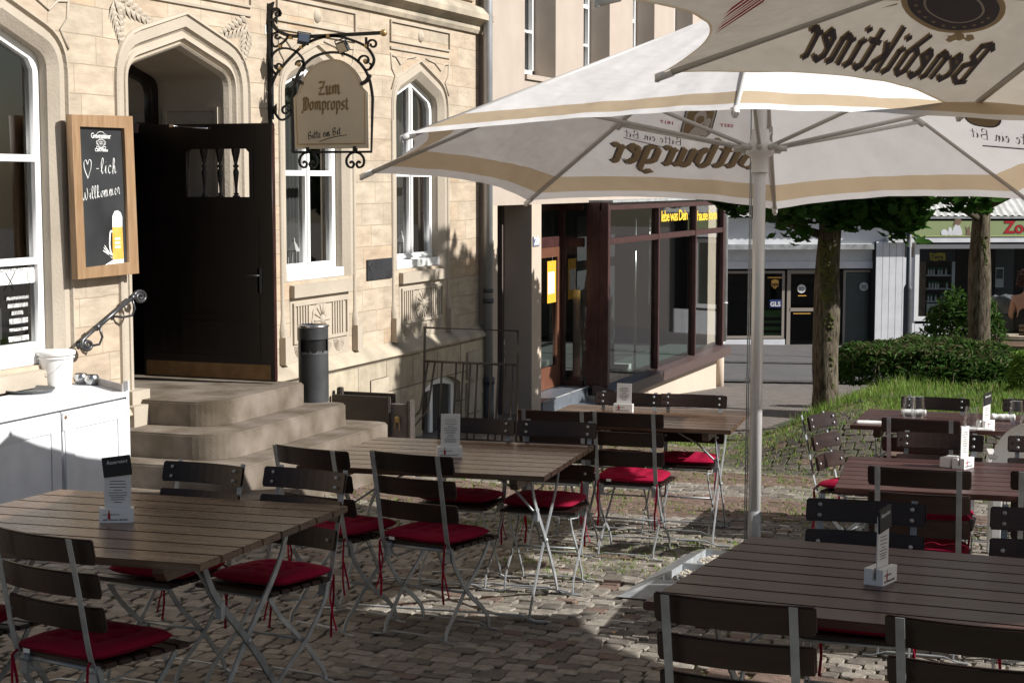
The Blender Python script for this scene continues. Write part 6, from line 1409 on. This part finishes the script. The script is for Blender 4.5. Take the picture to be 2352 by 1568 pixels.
napkin(T6, 2098, 955, 10, .16, .1, 'rolled white napkin behind the two left glasses', True)
napkin(T6, 2303, 966, 12, .15, .1, 'rolled white napkin right of the white menu block', True)
napkin(T6, 2243, 985, 10, .20, .14, 'flat white napkin beneath the glass left of the menu block')
# ---- white plastic chair
pc = thing('plastic_chair', 'white plastic armchair with rounded back at the right edge between the tables', 'chair'); mb = MB(); vs = []; fs = []; n = 20
prof = []
for k in range(n + 1):
    a = PI * k / n; prof.append((-.26 * math.cos(a), .44 * math.sin(a) ** .55))
outl = [(-.25, 0)] + prof + [(.25, 0)]
for k, (x, z) in enumerate(outl): vs += [(x, -.20 - z * .22 + .10 * (x / .26) ** 2 , .42 + z), (x * .97, -.19 - z * .22 + .10 * (x / .26) ** 2 + .012, .42 + z)]
m_ = len(outl); fs = [(2 * k, 2 * k + 2, 2 * k + 3, 2 * k + 1) for k in range(m_ - 1)]; c0 = len(vs)
h_ = m_ // 2
for k in range(h_): a, b, c, d = k, k + 1, m_ - 2 - k, m_ - 1 - k; fs.append((2 * a, 2 * b, 2 * c, 2 * d) if b != c else (2 * a, 2 * b, 2 * d)); fs.append((2 * d + 1, 2 * c + 1, 2 * b + 1, 2 * a + 1) if b != c else (2 * d + 1, 2 * b + 1, 2 * a + 1))
mb.add(vs, fs, 0, True); mb.build('backrest', 'white_plastic', pc, fix=False)
mb = MB(); mb.box(-.23, .23, -.2, .24, .40, .425); mb.build('seat', 'white_plastic', pc, bevel=.02)
for sx in (-1, 1):
    for y in (-.2, .2): mb = MB(); mb.prism([(-.03, -.02), (.03, -.02), (.03, .02), (-.03, .02)], 0, .41, T=Matrix.Translation((sx * .22, y, 0))); mb.build('leg', 'white_plastic', pc, bevel=.008)
    mb = MB(); mb.box(sx * .25 - .03, sx * .25 + .03, -.22, .18, .62, .645); mb.box(sx * .25 - .02, sx * .25 + .02, .12, .17, .42, .62); mb.build('armrest', 'white_plastic', pc, bevel=.01)
place(pc, -.66, 10.28, D_(8))

# ================================================================ PARASOLS
def parasol(lb, C, R_, ph, z0, tx, ty, h, base, fab, band=None, hub=.12, scal=.068, name='parasol', group=None, foot=True):
    t = thing(name, lb, 'parasol', base, group='large square-masted parasols' if group is None else group); L0 = Vector(base)
    nrm = Vector((-tx, -ty, 1)); A = Vector((C[0], C[1], z0)) + nrm * h - L0
    tips = []
    for i in range(8):
        a = ph - i * PI / 4; dx, dy = R_ * math.cos(a), R_ * math.sin(a); tips.append(Vector((C[0] + dx, C[1] + dy, z0 + tx * dx + ty * dy)) - L0)
    cn = Vector((C[0], C[1], z0)) - L0
    def S(i, s, t_):
        p, q = tips[i], tips[(i + 1) % 8]; e = p.lerp(q, s); sag = -.05 * math.sin(PI * s) * t_ * t_ - .03 * math.sin(PI * t_) + .016 * mnoise.noise(Vector((s * 9 + i * 7, t_ * 2.2, 3))) * t_ * max(0, math.sin(PI * s)) ** .5
        return A.lerp(e, t_) + Vector((0, 0, sag * .55))
    mb = MB(); ns = 26; R9 = random.Random(len(lb))
    for i in range(8):
        rows = []; tb = [0, .15, .3, .42, .54, .64, .71, .78, .86, .955, 1.0] if band else [0, .15, .3, .42, .54, .64, .72, .8, .88, .992, 1.0]
        for tt in tb:
            row = []
            for k in range(ns + 1):
                s = k / ns; lim = 1 - scal * 4 * s * (1 - s); row.append(S(i, s, tt * (1 - scal * 4 * s * (1 - s) * tt ** 3)))
            rows.append(row)
        vs = [p for r in rows for p in r]; fs = []; o = len(mb.v); mb.v += [tuple(v) for v in vs]
        for a in range(len(rows) - 1):
            for k in range(ns):
                q = a * (ns + 1) + k; mb.f.append([o + q, o + q + 1, o + q + ns + 2, o + q + ns + 1]); mb.m.append(1 if (band and a == 8) else (1 if (not band and a == 9) else 0)); mb.sm.append(True)
    cp = mb.build('canopy', [fab, band or 'canopy_gold'], t, fix=False)
    sl = cn + nrm * hub
    for i in range(8):
        rb = MB(); dn = Vector((0, 0, -.03)); rb.tube([A + dn, tips[i] + Vector((0, 0, -.012))], .013, 8); r_ = rb.build('rib', 'ribw', t)
        tp = MB(); d = (tips[i] - A).normalized(); e = tips[i] + Vector((0, 0, -.012)); tp.tube([e - d * .05, e + d * .02], .017, 8); tp.tube([e + d * .02 + Vector((0, 0, -.018)), e + d * .02 + Vector((0, 0, .014))], .010, 8); tp.build('rib_tip', 'white_plastic', r_)
        k = A.lerp(tips[i], .56) + Vector((0, 0, -.035)); out = (tips[i] - cn).normalized(); sb_ = MB(); sb_.tube([sl + out * .06, k], .011, 8); sb_.tube([sl + out * .05, sl + out * .14], .017, 8); sb_.tube([k - d * .05, k + d * .03], .019, 8); sb_.build('strut', 'ribw', t)
    foot0 = Vector((0, 0, .0)); ax = nrm.normalized()
    mb = MB(); mb.tube([foot0, A - ax * .02], .033, 18); mb.build('pole', 'pole', t)
    mb = MB(); mb.tube([foot0, foot0 + ax * .36], .036, 18); mb.build('pole_sleeve', 'galv', t)
    mb = MB(); Q = Matrix.Translation(sl) @ ax.to_track_quat('Z', 'Y').to_matrix().to_4x4(); mb.lathe([(.045, -.13), (.045, -.05), (.075, -.03), (.08, .02), (.05, .04), (.045, .10)], 16, T=Q); mb.build('slider_hub', 'white_plastic', t)
    mb = MB(); mb.tube([foot0 + Vector((-.042, -.0, .1)), sl + Vector((-.042, 0, .0))], .0035, 6); mb.tube([foot0 + Vector((-.052, 0, .1)), A + Vector((-.05, 0, -.2))], .0035, 6); p = foot0 + ax * 1.05; mb.tube([p + Vector((-.06, 0, 0)), p + Vector((-.02, 0, 0))], .014, 8); mb.build('cord', 'galv', t)
    return t, tips, A, L0, S
BASE1 = (-1.955, 8.60, g(8.6) + .10)
u1, tips1, A1, L1, S1 = parasol('big white parasol with a gold band and mirrored gold lettering, seen across the whole terrace', (-2.0, 8.819), 2.171, 3.318, 2.093, .023, -.105, .93, BASE1, 'canopy', 'canopy_gold')
u2, tips2, A2, L2, S2 = parasol('beige parasol corner hanging into the upper right with dark mirrored lettering', (.368, 5.894), 2.253, 2.932, 2.449, -.018, -.069, .666, (.42, 5.76, g(5.76)), 'canopy2', None, scal=.115)
PX_ADJ = 0
def panel_frame(tips, A, L0, i):
    a, b, c = A + L0, tips[i] + L0, tips[(i + 1) % 8] + L0; n = (b - a).cross(c - a).normalized()
    if n.z > 0: n = -n
    S = S1 if tips is tips1 else S2; P_, Q_ = b - a, c - a; Mi = Matrix((P_, Q_, n)).transposed().inverted()
    def drop(p):
        k = Mi @ (p - a); t = max(1e-4, k.x + k.y); s = k.y / t; return S(i, s, t) + L0
    return a, n, drop
def panel_hit(P, px, py):
    a, n = P[:2]; o = Vector((0, 0, EYE)); d = cray(px, py); t = (a - o).dot(n) / d.dot(n); return o + d * t
def pmap(P, p0, p1, pu, wx, wy, off=.045):
    """p0->p1 is the text baseline, p0->pu its up direction; returns a mapper for coords scaled to wx, wy"""
    O = panel_hit(P, *p0); X = (panel_hit(P, *p1) - O) / wx; Y = (panel_hit(P, *pu) - O) / wy; n = P[1]
    return lambda x, y, z=0: P[2](O + X * x + Y * y) + n * (off * .45 + z)
P1f = panel_frame(tips1, A1, L1, 1)
def uw(mb, name, mt, u, L0): return mb.build(name, mt, u.children[0], fix=False, loc=-L0)
canvas1 = [c for c in u1.children if c.name.startswith('canopy')][0]; canvas2 = [c for c in u2.children if c.name.startswith('canopy')][0]
M['printgold'] = fabric('print_gold', (.44, .34, .21), .2); M['printgrey'] = fabric('print_grey', (.20, .18, .18), .2); M['printdark'] = fabric('print_dark', (.11, .10, .115), .12); M['printred'] = fabric('print_red', (.45, .03, .06), .15)
def pr(mb, nm, mt, cv, L0): return mb.build(nm, mt, cv, fix=False, loc=-L0)
pp, w1 = pen_polys('Bitburger', BL, 1, .31, ang=38, slant=-.0, sp=.10, sub=.6)
f = pmap(P1f, (1742, 376), (1385, 360), (1775, 316), w1, 1.45, .020); mb = MB(); pen_mesh(mb, pp, None, f=lambda x, y, z: f(x, y, z)); pr(mb, 'print_lettering', 'printgold', canvas1, L1)
mb = MB(); pen_mesh(mb, pp, None, f=lambda x, y, z: f(x + .07, y - .06, z - .006)); pr(mb, 'print_shadow', 'printgrey', canvas1, L1)
pp, w1 = pen_polys('Bitte ein Bit', SCR, 1, .14, smooth=True, sp=.04)
f2 = pmap(P1f, (1563, 322), (1433, 303), (1565, 305), w1, 1.4, .021); mb = MB(); pen_mesh(mb, pp, None, f=lambda x, y, z: f2(x, y, z))
f3 = pmap(P1f, (1523, 327), (1432, 306), (1524, 320), 1, 1, .021)
pen_mesh(mb, [[Vector((k / 8, 0)), Vector(((k + 1) / 8, 0)), Vector(((k + 1) / 8, .25)), Vector((k / 8, .25))] for k in range(8)], None, f=lambda x, y, z: f3(x, y - .6 * math.sin(PI * x) * 0, z)); pr(mb, 'print_slogan', 'printdark', canvas1, L1)
# shield with the drinker
f4 = pmap(P1f, (1628, 300), (1568, 300), (1640, 258), 1, 1, .019)
def rr(x0, x1, y0, y1, r): 
    o = []
    for cx, cy, a in ((x1 - r, y0 + r, -90), (x1 - r, y1 - r, 0), (x0 + r, y1 - r, 90), (x0 + r, y0 + r, 180)):
        for k in range(6): t = math.radians(a + 18 * k); o.append((cx + r * math.cos(t), cy + r * math.sin(t)))
    return o
def fill(mb, pts, f, z, mi=0): n = len(pts); c = (sum(p[0] for p in pts) / n, sum(p[1] for p in pts) / n); mb.add([f(c[0], c[1], z)] + [f(x, y, z) for x, y in pts], [(0, 1 + k, 1 + (k + 1) % n) for k in range(n)], mi)
mb = MB(); fill(mb, rr(-.05, 1.15, -.12, 1.7, .42), f4, .001, 0); fill(mb, rr(0, 1.1, -.06, 1.64, .38), f4, .003, 1); fill(mb, rr(.06, 1.04, .0, 1.58, .34), f4, .005, 2)
fill(mb, catmull([(.3, .75), (.32, 1.2), (.5, 1.4), (.72, 1.25), (.74, .9), (.6, .62), (.42, .62), (.3, .75)], 4), f4, .007, 1); fill(mb, catmull([(.1, .1), (.2, .5), (.42, .6), (.62, .55), (.8, .2), (.7, .05), (.1, .1)], 4), f4, .0065, 1); fill(mb, catmull([(.12, .55), (.1, .95), (.28, 1.0), (.3, .6), (.12, .55)], 4), f4, .0075, 1); fill(mb, catmull([(.36, .85), (.42, 1.1), (.62, 1.1), (.66, .85), (.5, .7), (.36, .85)], 4), f4, .009, 2)
pr(mb, 'print_crest', ['printdark', 'canopy', 'printgold'], canvas1, L1)
for txt, p0, p1, pu in (('SEIT', (1684, 282), (1652, 279), (1685, 275)), ('1817', (1548, 275), (1515, 271), (1549, 268))):
    me = text_mesh(txt, 1, 0, offset=.02); ff = pmap(P1f, p0, p1, pu, max(v.co.x for v in me.vertices), .72, .021); mb = MB(); mb.add([ff(v.co.x, v.co.y, 0) for v in me.vertices], [tuple(p.vertices) for p in me.polygons]); bpy.data.meshes.remove(me); pr(mb, 'print_year', 'printred', canvas1, L1)
# right panel: slogan and crest
P3f = panel_frame(tips1, A1, L1, 3)
pp, w1 = pen_polys('Bitte ein Bit', SCR, 1, .14, smooth=True, sp=.04)
f5 = pmap(P3f, (2400, 322), (2230, 303), (2402, 296), w1, 1.4, .021); mb = MB(); pen_mesh(mb, pp, None, f=lambda x, y, z: f5(x, y, z))
f6 = pmap(P3f, (2360, 329), (2258, 325), (2361, 326), 1, 1, .021); pen_mesh(mb, [[Vector((0, 0)), Vector((1, 0)), Vector((1, 1)), Vector((0, 1))]], None, f=f6); pr(mb, 'print_slogan', 'printdark', canvas1, L1)
f7 = pmap(P3f, (2300, 276), (2225, 268), (2296, 225), 1, 1, .019); mb = MB(); fill(mb, rr(-.05, 1.1, -.1, 1.4, .42), f7, .001, 0); fill(mb, rr(0, 1.04, -.02, 1.3, .38), f7, .003, 1); pr(mb, 'print_crest', ['printdark', 'printgold'], canvas1, L1)
# lettering on the beige parasol
P0f = panel_frame(tips2, A2, L2, 0)
pp, w1 = pen_polys('Benediktiner', BL, 1, .17, slant=.0, sp=.14, sub=.5, mono=True)
f8 = pmap(P0f, (2216, 176), (1822, 112), (2290, 84), w1, 1.5, .03); mb = MB(); pen_mesh(mb, pp, None, f=lambda x, y, z: f8(x, y, z)); pr(mb, 'print_lettering', 'printdark', canvas2, L2)
mb = MB(); pen_mesh(mb, pp, None, f=lambda x, y, z: f8(x + .09, y, z - .006)); pr(mb, 'print_outline', 'printgold', canvas2, L2)
f9 = pmap(P0f, (2190, -10), (2130, -25), (2230, -75), 1, 1, .03)
def ell(rx, ry, n=36, s=1): return [(s * rx * math.cos(2 * PI * k / n), s * ry * math.sin(2 * PI * k / n)) for k in range(n)]
mb = MB(); fill(mb, ell(1.95, .95), f9, .001, 1); fill(mb, ell(1.75, .84), f9, .003, 2); fill(mb, ell(1.72, .82), f9, .004, 0); fill(mb, ell(1.15, .52), f9, .006, 2); fill(mb, ell(1.05, .47), f9, .008, 0)
for k in range(11):
    a = PI + PI * (k + .5) / 11; cx, cy = 1.43 * math.cos(a), .67 * math.sin(a); fill(mb, [(cx + (.11 if q % 2 else .045) * math.cos(PI * q / 5), cy + (.055 if q % 2 else .022) * math.sin(PI * q / 5)) for q in range(10)], f9, .007, 1)
for k in range(7):
    a = .25 - k * .09; x0, x1 = 1.9, 3.4 - .25 * abs(k - 2); fill(mb, [(x0, a * 1.6), (x1, a * 2.6 + .02), (x0, a * 1.6 + .07)], f9, .002, 1)
for (cx, cy) in ((-.9, -1.0), (-.6, -1.12), (-1.25, -.95), (-.75, -.9)): fill(mb, [(cx + .22 * math.cos(t) * (1 if k % 2 else .6), cy + .14 * math.sin(t)) for k, t in enumerate([2 * PI * q / 10 for q in range(10)])], f9, .002, 1)
pr(mb, 'print_crest', ['printdark', 'printgold', 'canopy2'], canvas2, L2)
P7f = panel_frame(tips2, A2, L2, 7)
mb = MB()
f10 = pmap(P7f, (1640, 50), (1760, -20), (1665, -40), 1, 1, .03)
for k in range(6): fill(mb, [(-.02 + .02 * k, .10 * k - .02), (.9, .10 * k + .10), (.92, .10 * k + .155), (.1 + .02 * k, .10 * k + .04)], f10, .001 * k, 0)
pr(mb, 'print_stripes', 'printred', canvas2, L2)
# ---- parasol base with gravel trays
fb = thing('base', None, None, Vector((-1.98, 8.86, g(8.86) + .03)) - L1); fb.parent = u1; fb.rotation_euler = (TILT, 0, 0)
mb = MB(); a, b = .60, .68; i1_, i2_ = .43, .50
o_ = [(-a, -b, 0), (a, -b, 0), (a, b, 0), (-a, b, 0)]; i_ = [(-i1_, -i2_, .075), (i1_, -i2_, .075), (i1_, i2_, .075), (-i1_, i2_, .075)]; j_ = [(x, y, .03) for x, y, z in i_]
mb.add(o_ + i_ + j_, [(0, 1, 5, 4), (1, 2, 6, 5), (2, 3, 7, 6), (3, 0, 4, 7), (4, 5, 9, 8), (5, 6, 10, 9), (6, 7, 11, 10), (7, 4, 8, 11), (8, 9, 10, 11)]); mb.box(-i1_, i1_, -.012, .012, .03, .078); mb.box(-.012, .012, -i2_, i2_, .03, .077); mb.build('frame', 'galv', fb)
mb = MB(); R = random.Random(6)
for _ in range(1500):
    x, y = R.uniform(-i1_ + .02, i1_ - .02), R.uniform(-i2_ + .02, i2_ - .02)
    if abs(x) < .02 or abs(y) < .02: continue
    s = R.uniform(.008, .016); mb.lathe([(.0001, -s * .5), (s, 0), (.0001, s * .6)], 5, T=Matrix.Translation((x, y, .045)) @ Euler((R.uniform(-.5, .5), R.uniform(-.5, .5), R.uniform(0, 6))).to_matrix().to_4x4(), smooth=False)
mb.build('gravel', 'gravel', fb, fix=False)

# ================================================================ SERVICE CABINET AND WHAT STANDS ON IT
CX = -6.40; CY0, CY1 = 6.9, 9.43; CZ = .65
cab = thing('service_cabinet', 'white painted wooden service cabinet with panelled doors beside the steps', 'cabinet', (-6.7, 8.2, g(8.2)))
mb = MB(); mb.box(-7.0, CX - .02, CY0, CY1 - .012, -.22, CZ - .03); wc(mb, 'carcass', 'cabinet', cab)
mb = MB()
for k in range(5): mb.prism([(-7.02 + .13 * k, CY0), (-7.02 + .13 * k + .127, CY0), (-7.02 + .13 * k + .127, CY1 + .42 - .084 * (k + 1)), (-7.02 + .13 * k, CY1 + .42 - .084 * k)], CZ - .03, CZ); 
wc(mb, 'top', 'cabinet', cab, bevel=.003)
mb = MB(); mb.prism([(-7.02, CY1 + .425), (CX + .001, CY1 + .006), (CX + .001, CY1 + .022), (-7.02, CY1 + .445)], -.25, CZ + .004); mb.box(CX - .03, CX + .004, CY1 + .023, CY1 + .035, -.25, CZ + .07); wc(mb, 'end_board', 'cabinet', cab)
M['greywood'] = mat('grey_wood', (.30, .28, .27), .7, var=.2, scale=6)
mb = MB(); mb.prism([(-7.0, CY1 + .385), (CX - .02, CY1 - .012), (CX - .02, CY1 + .002), (-7.0, CY1 + .405)], CZ + .001, CZ + .05); wc(mb, 'upstand', 'greywood', cab)
ys_ = [6.9, 7.72, 8.70, 9.415]; 
for k, (a, b) in enumerate(zip(ys_, ys_[1:])):
    sk = .012 if k == 2 else 0
    d_ = MB(); a += .006; b -= .006; z0_, z1_ = -.16, CZ - .045
    d_.prism([(a, z0_), (b, z0_), (b, z1_), (a - 0, z1_)] if k != 2 else [(a + .05, z0_), (b, z0_), (b, z1_), (a, z1_)], -.012, .012, T=YZ(CX)); dd_ = wc(d_, 'cabinet_door', 'cabinet', cab)
    p = MB()
    for (u, v, w, x_) in ((a + .005, b - .003, z1_ - .12, z1_ - .002), (a + (.05 if k == 2 else .003), b - .003, z0_ + .002, z0_ + .12), (a + (.03 if k == 2 else .003), a + .13, z0_ + .12, z1_ - .12), (b - .10, b - .003, z0_ + .12, z1_ - .12)): p.box(CX + .0125, CX + .020, u, v, w, x_)
    wc(p, 'door_rail', 'cabinet', dd_, bevel=.002)
    if k == 2: q = MB(); q.dome((CX + .02, a + .035, z1_ - .035), .014, (1, 0, 0)); wc(q, 'knob', 'brass', dd_)
bpos = atz_ = None
def onz(px, py, z): d = cray(px, py); t = (z - EYE) / d.z; return Vector((d.x * t, d.y * t, z))
p = onz(128, 884, CZ); bk = thing('bucket', 'white plastic bucket with lid and wire handle on the cabinet', 'bucket', p)
mb = MB(); mb.lathe([(.105, 0), (.108, .01), (.124, .215)], 32); mb.lathe([(.132, .19), (.132, .198), (.126, .2)], 32); mb.build('body', 'white_plastic', bk)
mb = MB(); mb.lathe([(.136, .212), (.138, .222), (.138, .236), (.130, .240), (.0001, .236)], 32); mb.build('lid', 'white_plastic', bk)
mb = MB(); mb.tube(catmull_3 if False else [(-.12 * math.cos(PI * k / 12) + .01, -.132 * abs(math.sin(PI * k / 12)) ** .5 - .0, .195 - .10 * math.sin(PI * k / 12)) for k in range(13)], .003, 6); mb.build('handle', 'white_plastic', bk)
for px, py, lb in ((186, 881, 'left one of two round steel ashtrays beside the bucket'), (211, 884, 'right one of two round steel ashtrays near the cabinet edge')):
    mb = MB(); mb.lathe([(.0001, .0), (.030, .0), (.046, .018), (.052, .04), (.045, .066), (.040, .072), (.038, .066), (.0001, .055)], 28); o = mb.build('ashtray', 'steel'); o.location = onz(px, py, CZ); tag(o, lb, 'ashtray', 'steel ashtrays on the cabinet')
p = onz(66, 900, CZ); tr_ = thing('serving_tray', 'round grey serving tray with white lettering on the cabinet', 'tray', p); tr_.scale = (.86, .86, .75)
mb = MB(); mb.lathe([(.0001, .003), (.165, .003), (.19, .03), (.20, .034), (.20, .028), (.175, 0), (.0001, 0)], 44); mb.build('dish', 'tray', tr_)
mb = MB(); me = text_mesh('KARLSBERG', .05, .0004, align='CENTER', offset=.001); me.transform(Matrix.Diagonal((1.0, 1.6, 1, 1))); add_mesh(mb, me, 0, Matrix.Translation((.03, .0, .0036)) @ Matrix.Rotation(D_(21 + 180), 4, 'Z')); mb.build('lettering', 'paper', tr_, fix=False)

# ================================================================ BIN, CRATE, BARRIER
p = onz(722, 922, .25); rb_ = thing('ash_bin', 'tall grey cylindrical bin with steel ash top on the steps', 'bin', (p.x - .02, p.y + .03, .25))
r = .123; hh = .62; n = 40; mb = MB(); vs = []; fs = []; zs_ = [0, .02, .40, .515, hh]
for z in zs_:
    for j in range(n): a = 2 * PI * j / n; vs.append((r * math.cos(a), r * math.sin(a), z))
for i in range(len(zs_) - 1):
    for j in range(n):
        am = 2 * PI * (j + .5) / n
        if i == 2 and (-2.05 < (am - 2 * PI if am > PI else am) < .15): continue
        q = (j + 1) % n; fs.append((i * n + j, i * n + q, (i + 1) * n + q, (i + 1) * n + j))
mb.add(vs, fs, 0, True); mb.build('body', 'binblack', rb_, fix=False)
mb = MB(); mb.lathe([(r - .012, .02), (r - .012, hh - .01)], 30); mb.build('liner', 'black', rb_)
mb = MB(); mb.lathe([(r - .002, hh - .012), (r + .004, hh - .008), (r + .004, hh + .008), (r - .012, hh + .012), (r - .02, hh - .02), (.0001, hh - .03)], 40); mb.build('ash_top', 'steel', rb_)
mb = MB(); R = random.Random(3)
for k in range(10): a = -1.9 + .2 * k; mb.add([((r + .002) * math.cos(a), (r + .002) * math.sin(a), .395), ((r + .002) * math.cos(a + .2), (r + .002) * math.sin(a + .2), .395), ((r + .004) * math.cos(a + .2), (r + .004) * math.sin(a + .2), .41 + R.uniform(-.01, .02)), ((r + .004) * math.cos(a), (r + .004) * math.sin(a), .41 + R.uniform(-.01, .02))], [(0, 1, 2, 3)])
mb.build('bag_edge', 'bag', rb_, fix=False)
ct = thing('folded_bench_set', 'dark weathered folded wooden bench boards with a brass clasp behind the steps', 'bench', (-6.65, 13.6, g(13.6)), 0)
zt = .12
for q in ((-7.0, -6.42, 13.56, 13.60, g(13.6), zt), (-7.0, -6.42, 13.70, 13.73, g(13.6), zt + .015)): mb = MB(); mb.box(*q); wc(mb, 'board', 'crate', ct, bevel=.006)
mb = MB(); mb.box(-6.418, -6.24, 13.56, 13.64, g(13.6), zt - .06); wc(mb, 'end_panel', 'crate_end', ct, bevel=.006)
for q in ((-6.45, -6.405, 13.53, 13.559, g(13.6), zt + .01), (-6.245, -6.21, 13.54, 13.66, g(13.6), zt - .02), (-6.98, -6.93, 13.62, 13.68, zt - .1, zt + .06)): mb = MB(); mb.box(*q); wc(mb, 'batten', 'crate', ct, bevel=.008)
mb = MB(); mb.box(-6.36, -6.315, 13.545, 13.558, -.10, -.05); mb.tube([(-6.358, 13.548, -.10), (-6.36, 13.54, -.17), (-6.315, 13.54, -.17), (-6.317, 13.548, -.10)], .005, 6); mb.lathe([(.02, 0), (.016, .006), (.0001, .008)], 10, T=Matrix.Translation((-6.337, 13.545, -.06)) @ Matrix.Rotation(PI / 2, 4, 'X')); wc(mb, 'clasp', 'gold', ct)
ba = thing('steel_barrier', 'dark steel bar barrier standing out from the tavern wall over the cellar window', 'barrier', (-6.3, 15.2, g(15.2)))
BY_ = 15.2
def bq(px, py): p = aty(px, py, BY_); return (p.x, BY_, p.z)
mb = MB(); zg = g(BY_)
tl_, tr2, br_, bl_ = bq(976, 752), bq(1190, 760), bq(1186, 990), bq(972, 990)
mb.tube([(bl_[0], BY_, zg + .1), tl_, tr2, (br_[0], BY_, zg)], .016, 8); mb.tube([bq(975, 829), bq(1186, 838)], .012, 8); wc(mb, 'frame', 'rustbar', ba)
for k in range(13):
    f_ = (k + .5) / 13; a = bq(975 + 211 * f_, 830 + 8 * f_)
    if k in (3, 8): continue
    mb = MB(); mb.tube([a, (a[0] - .03, BY_ - (.12 if k < 2 else .03), zg + (.32 if k < 2 else .02))] + ([(a[0] - .12, BY_ - .3, zg + .15), (a[0] - .13, BY_ - .32, zg)] if k < 2 else []), .010, 6); wc(mb, 'bar', 'rustbar', ba)
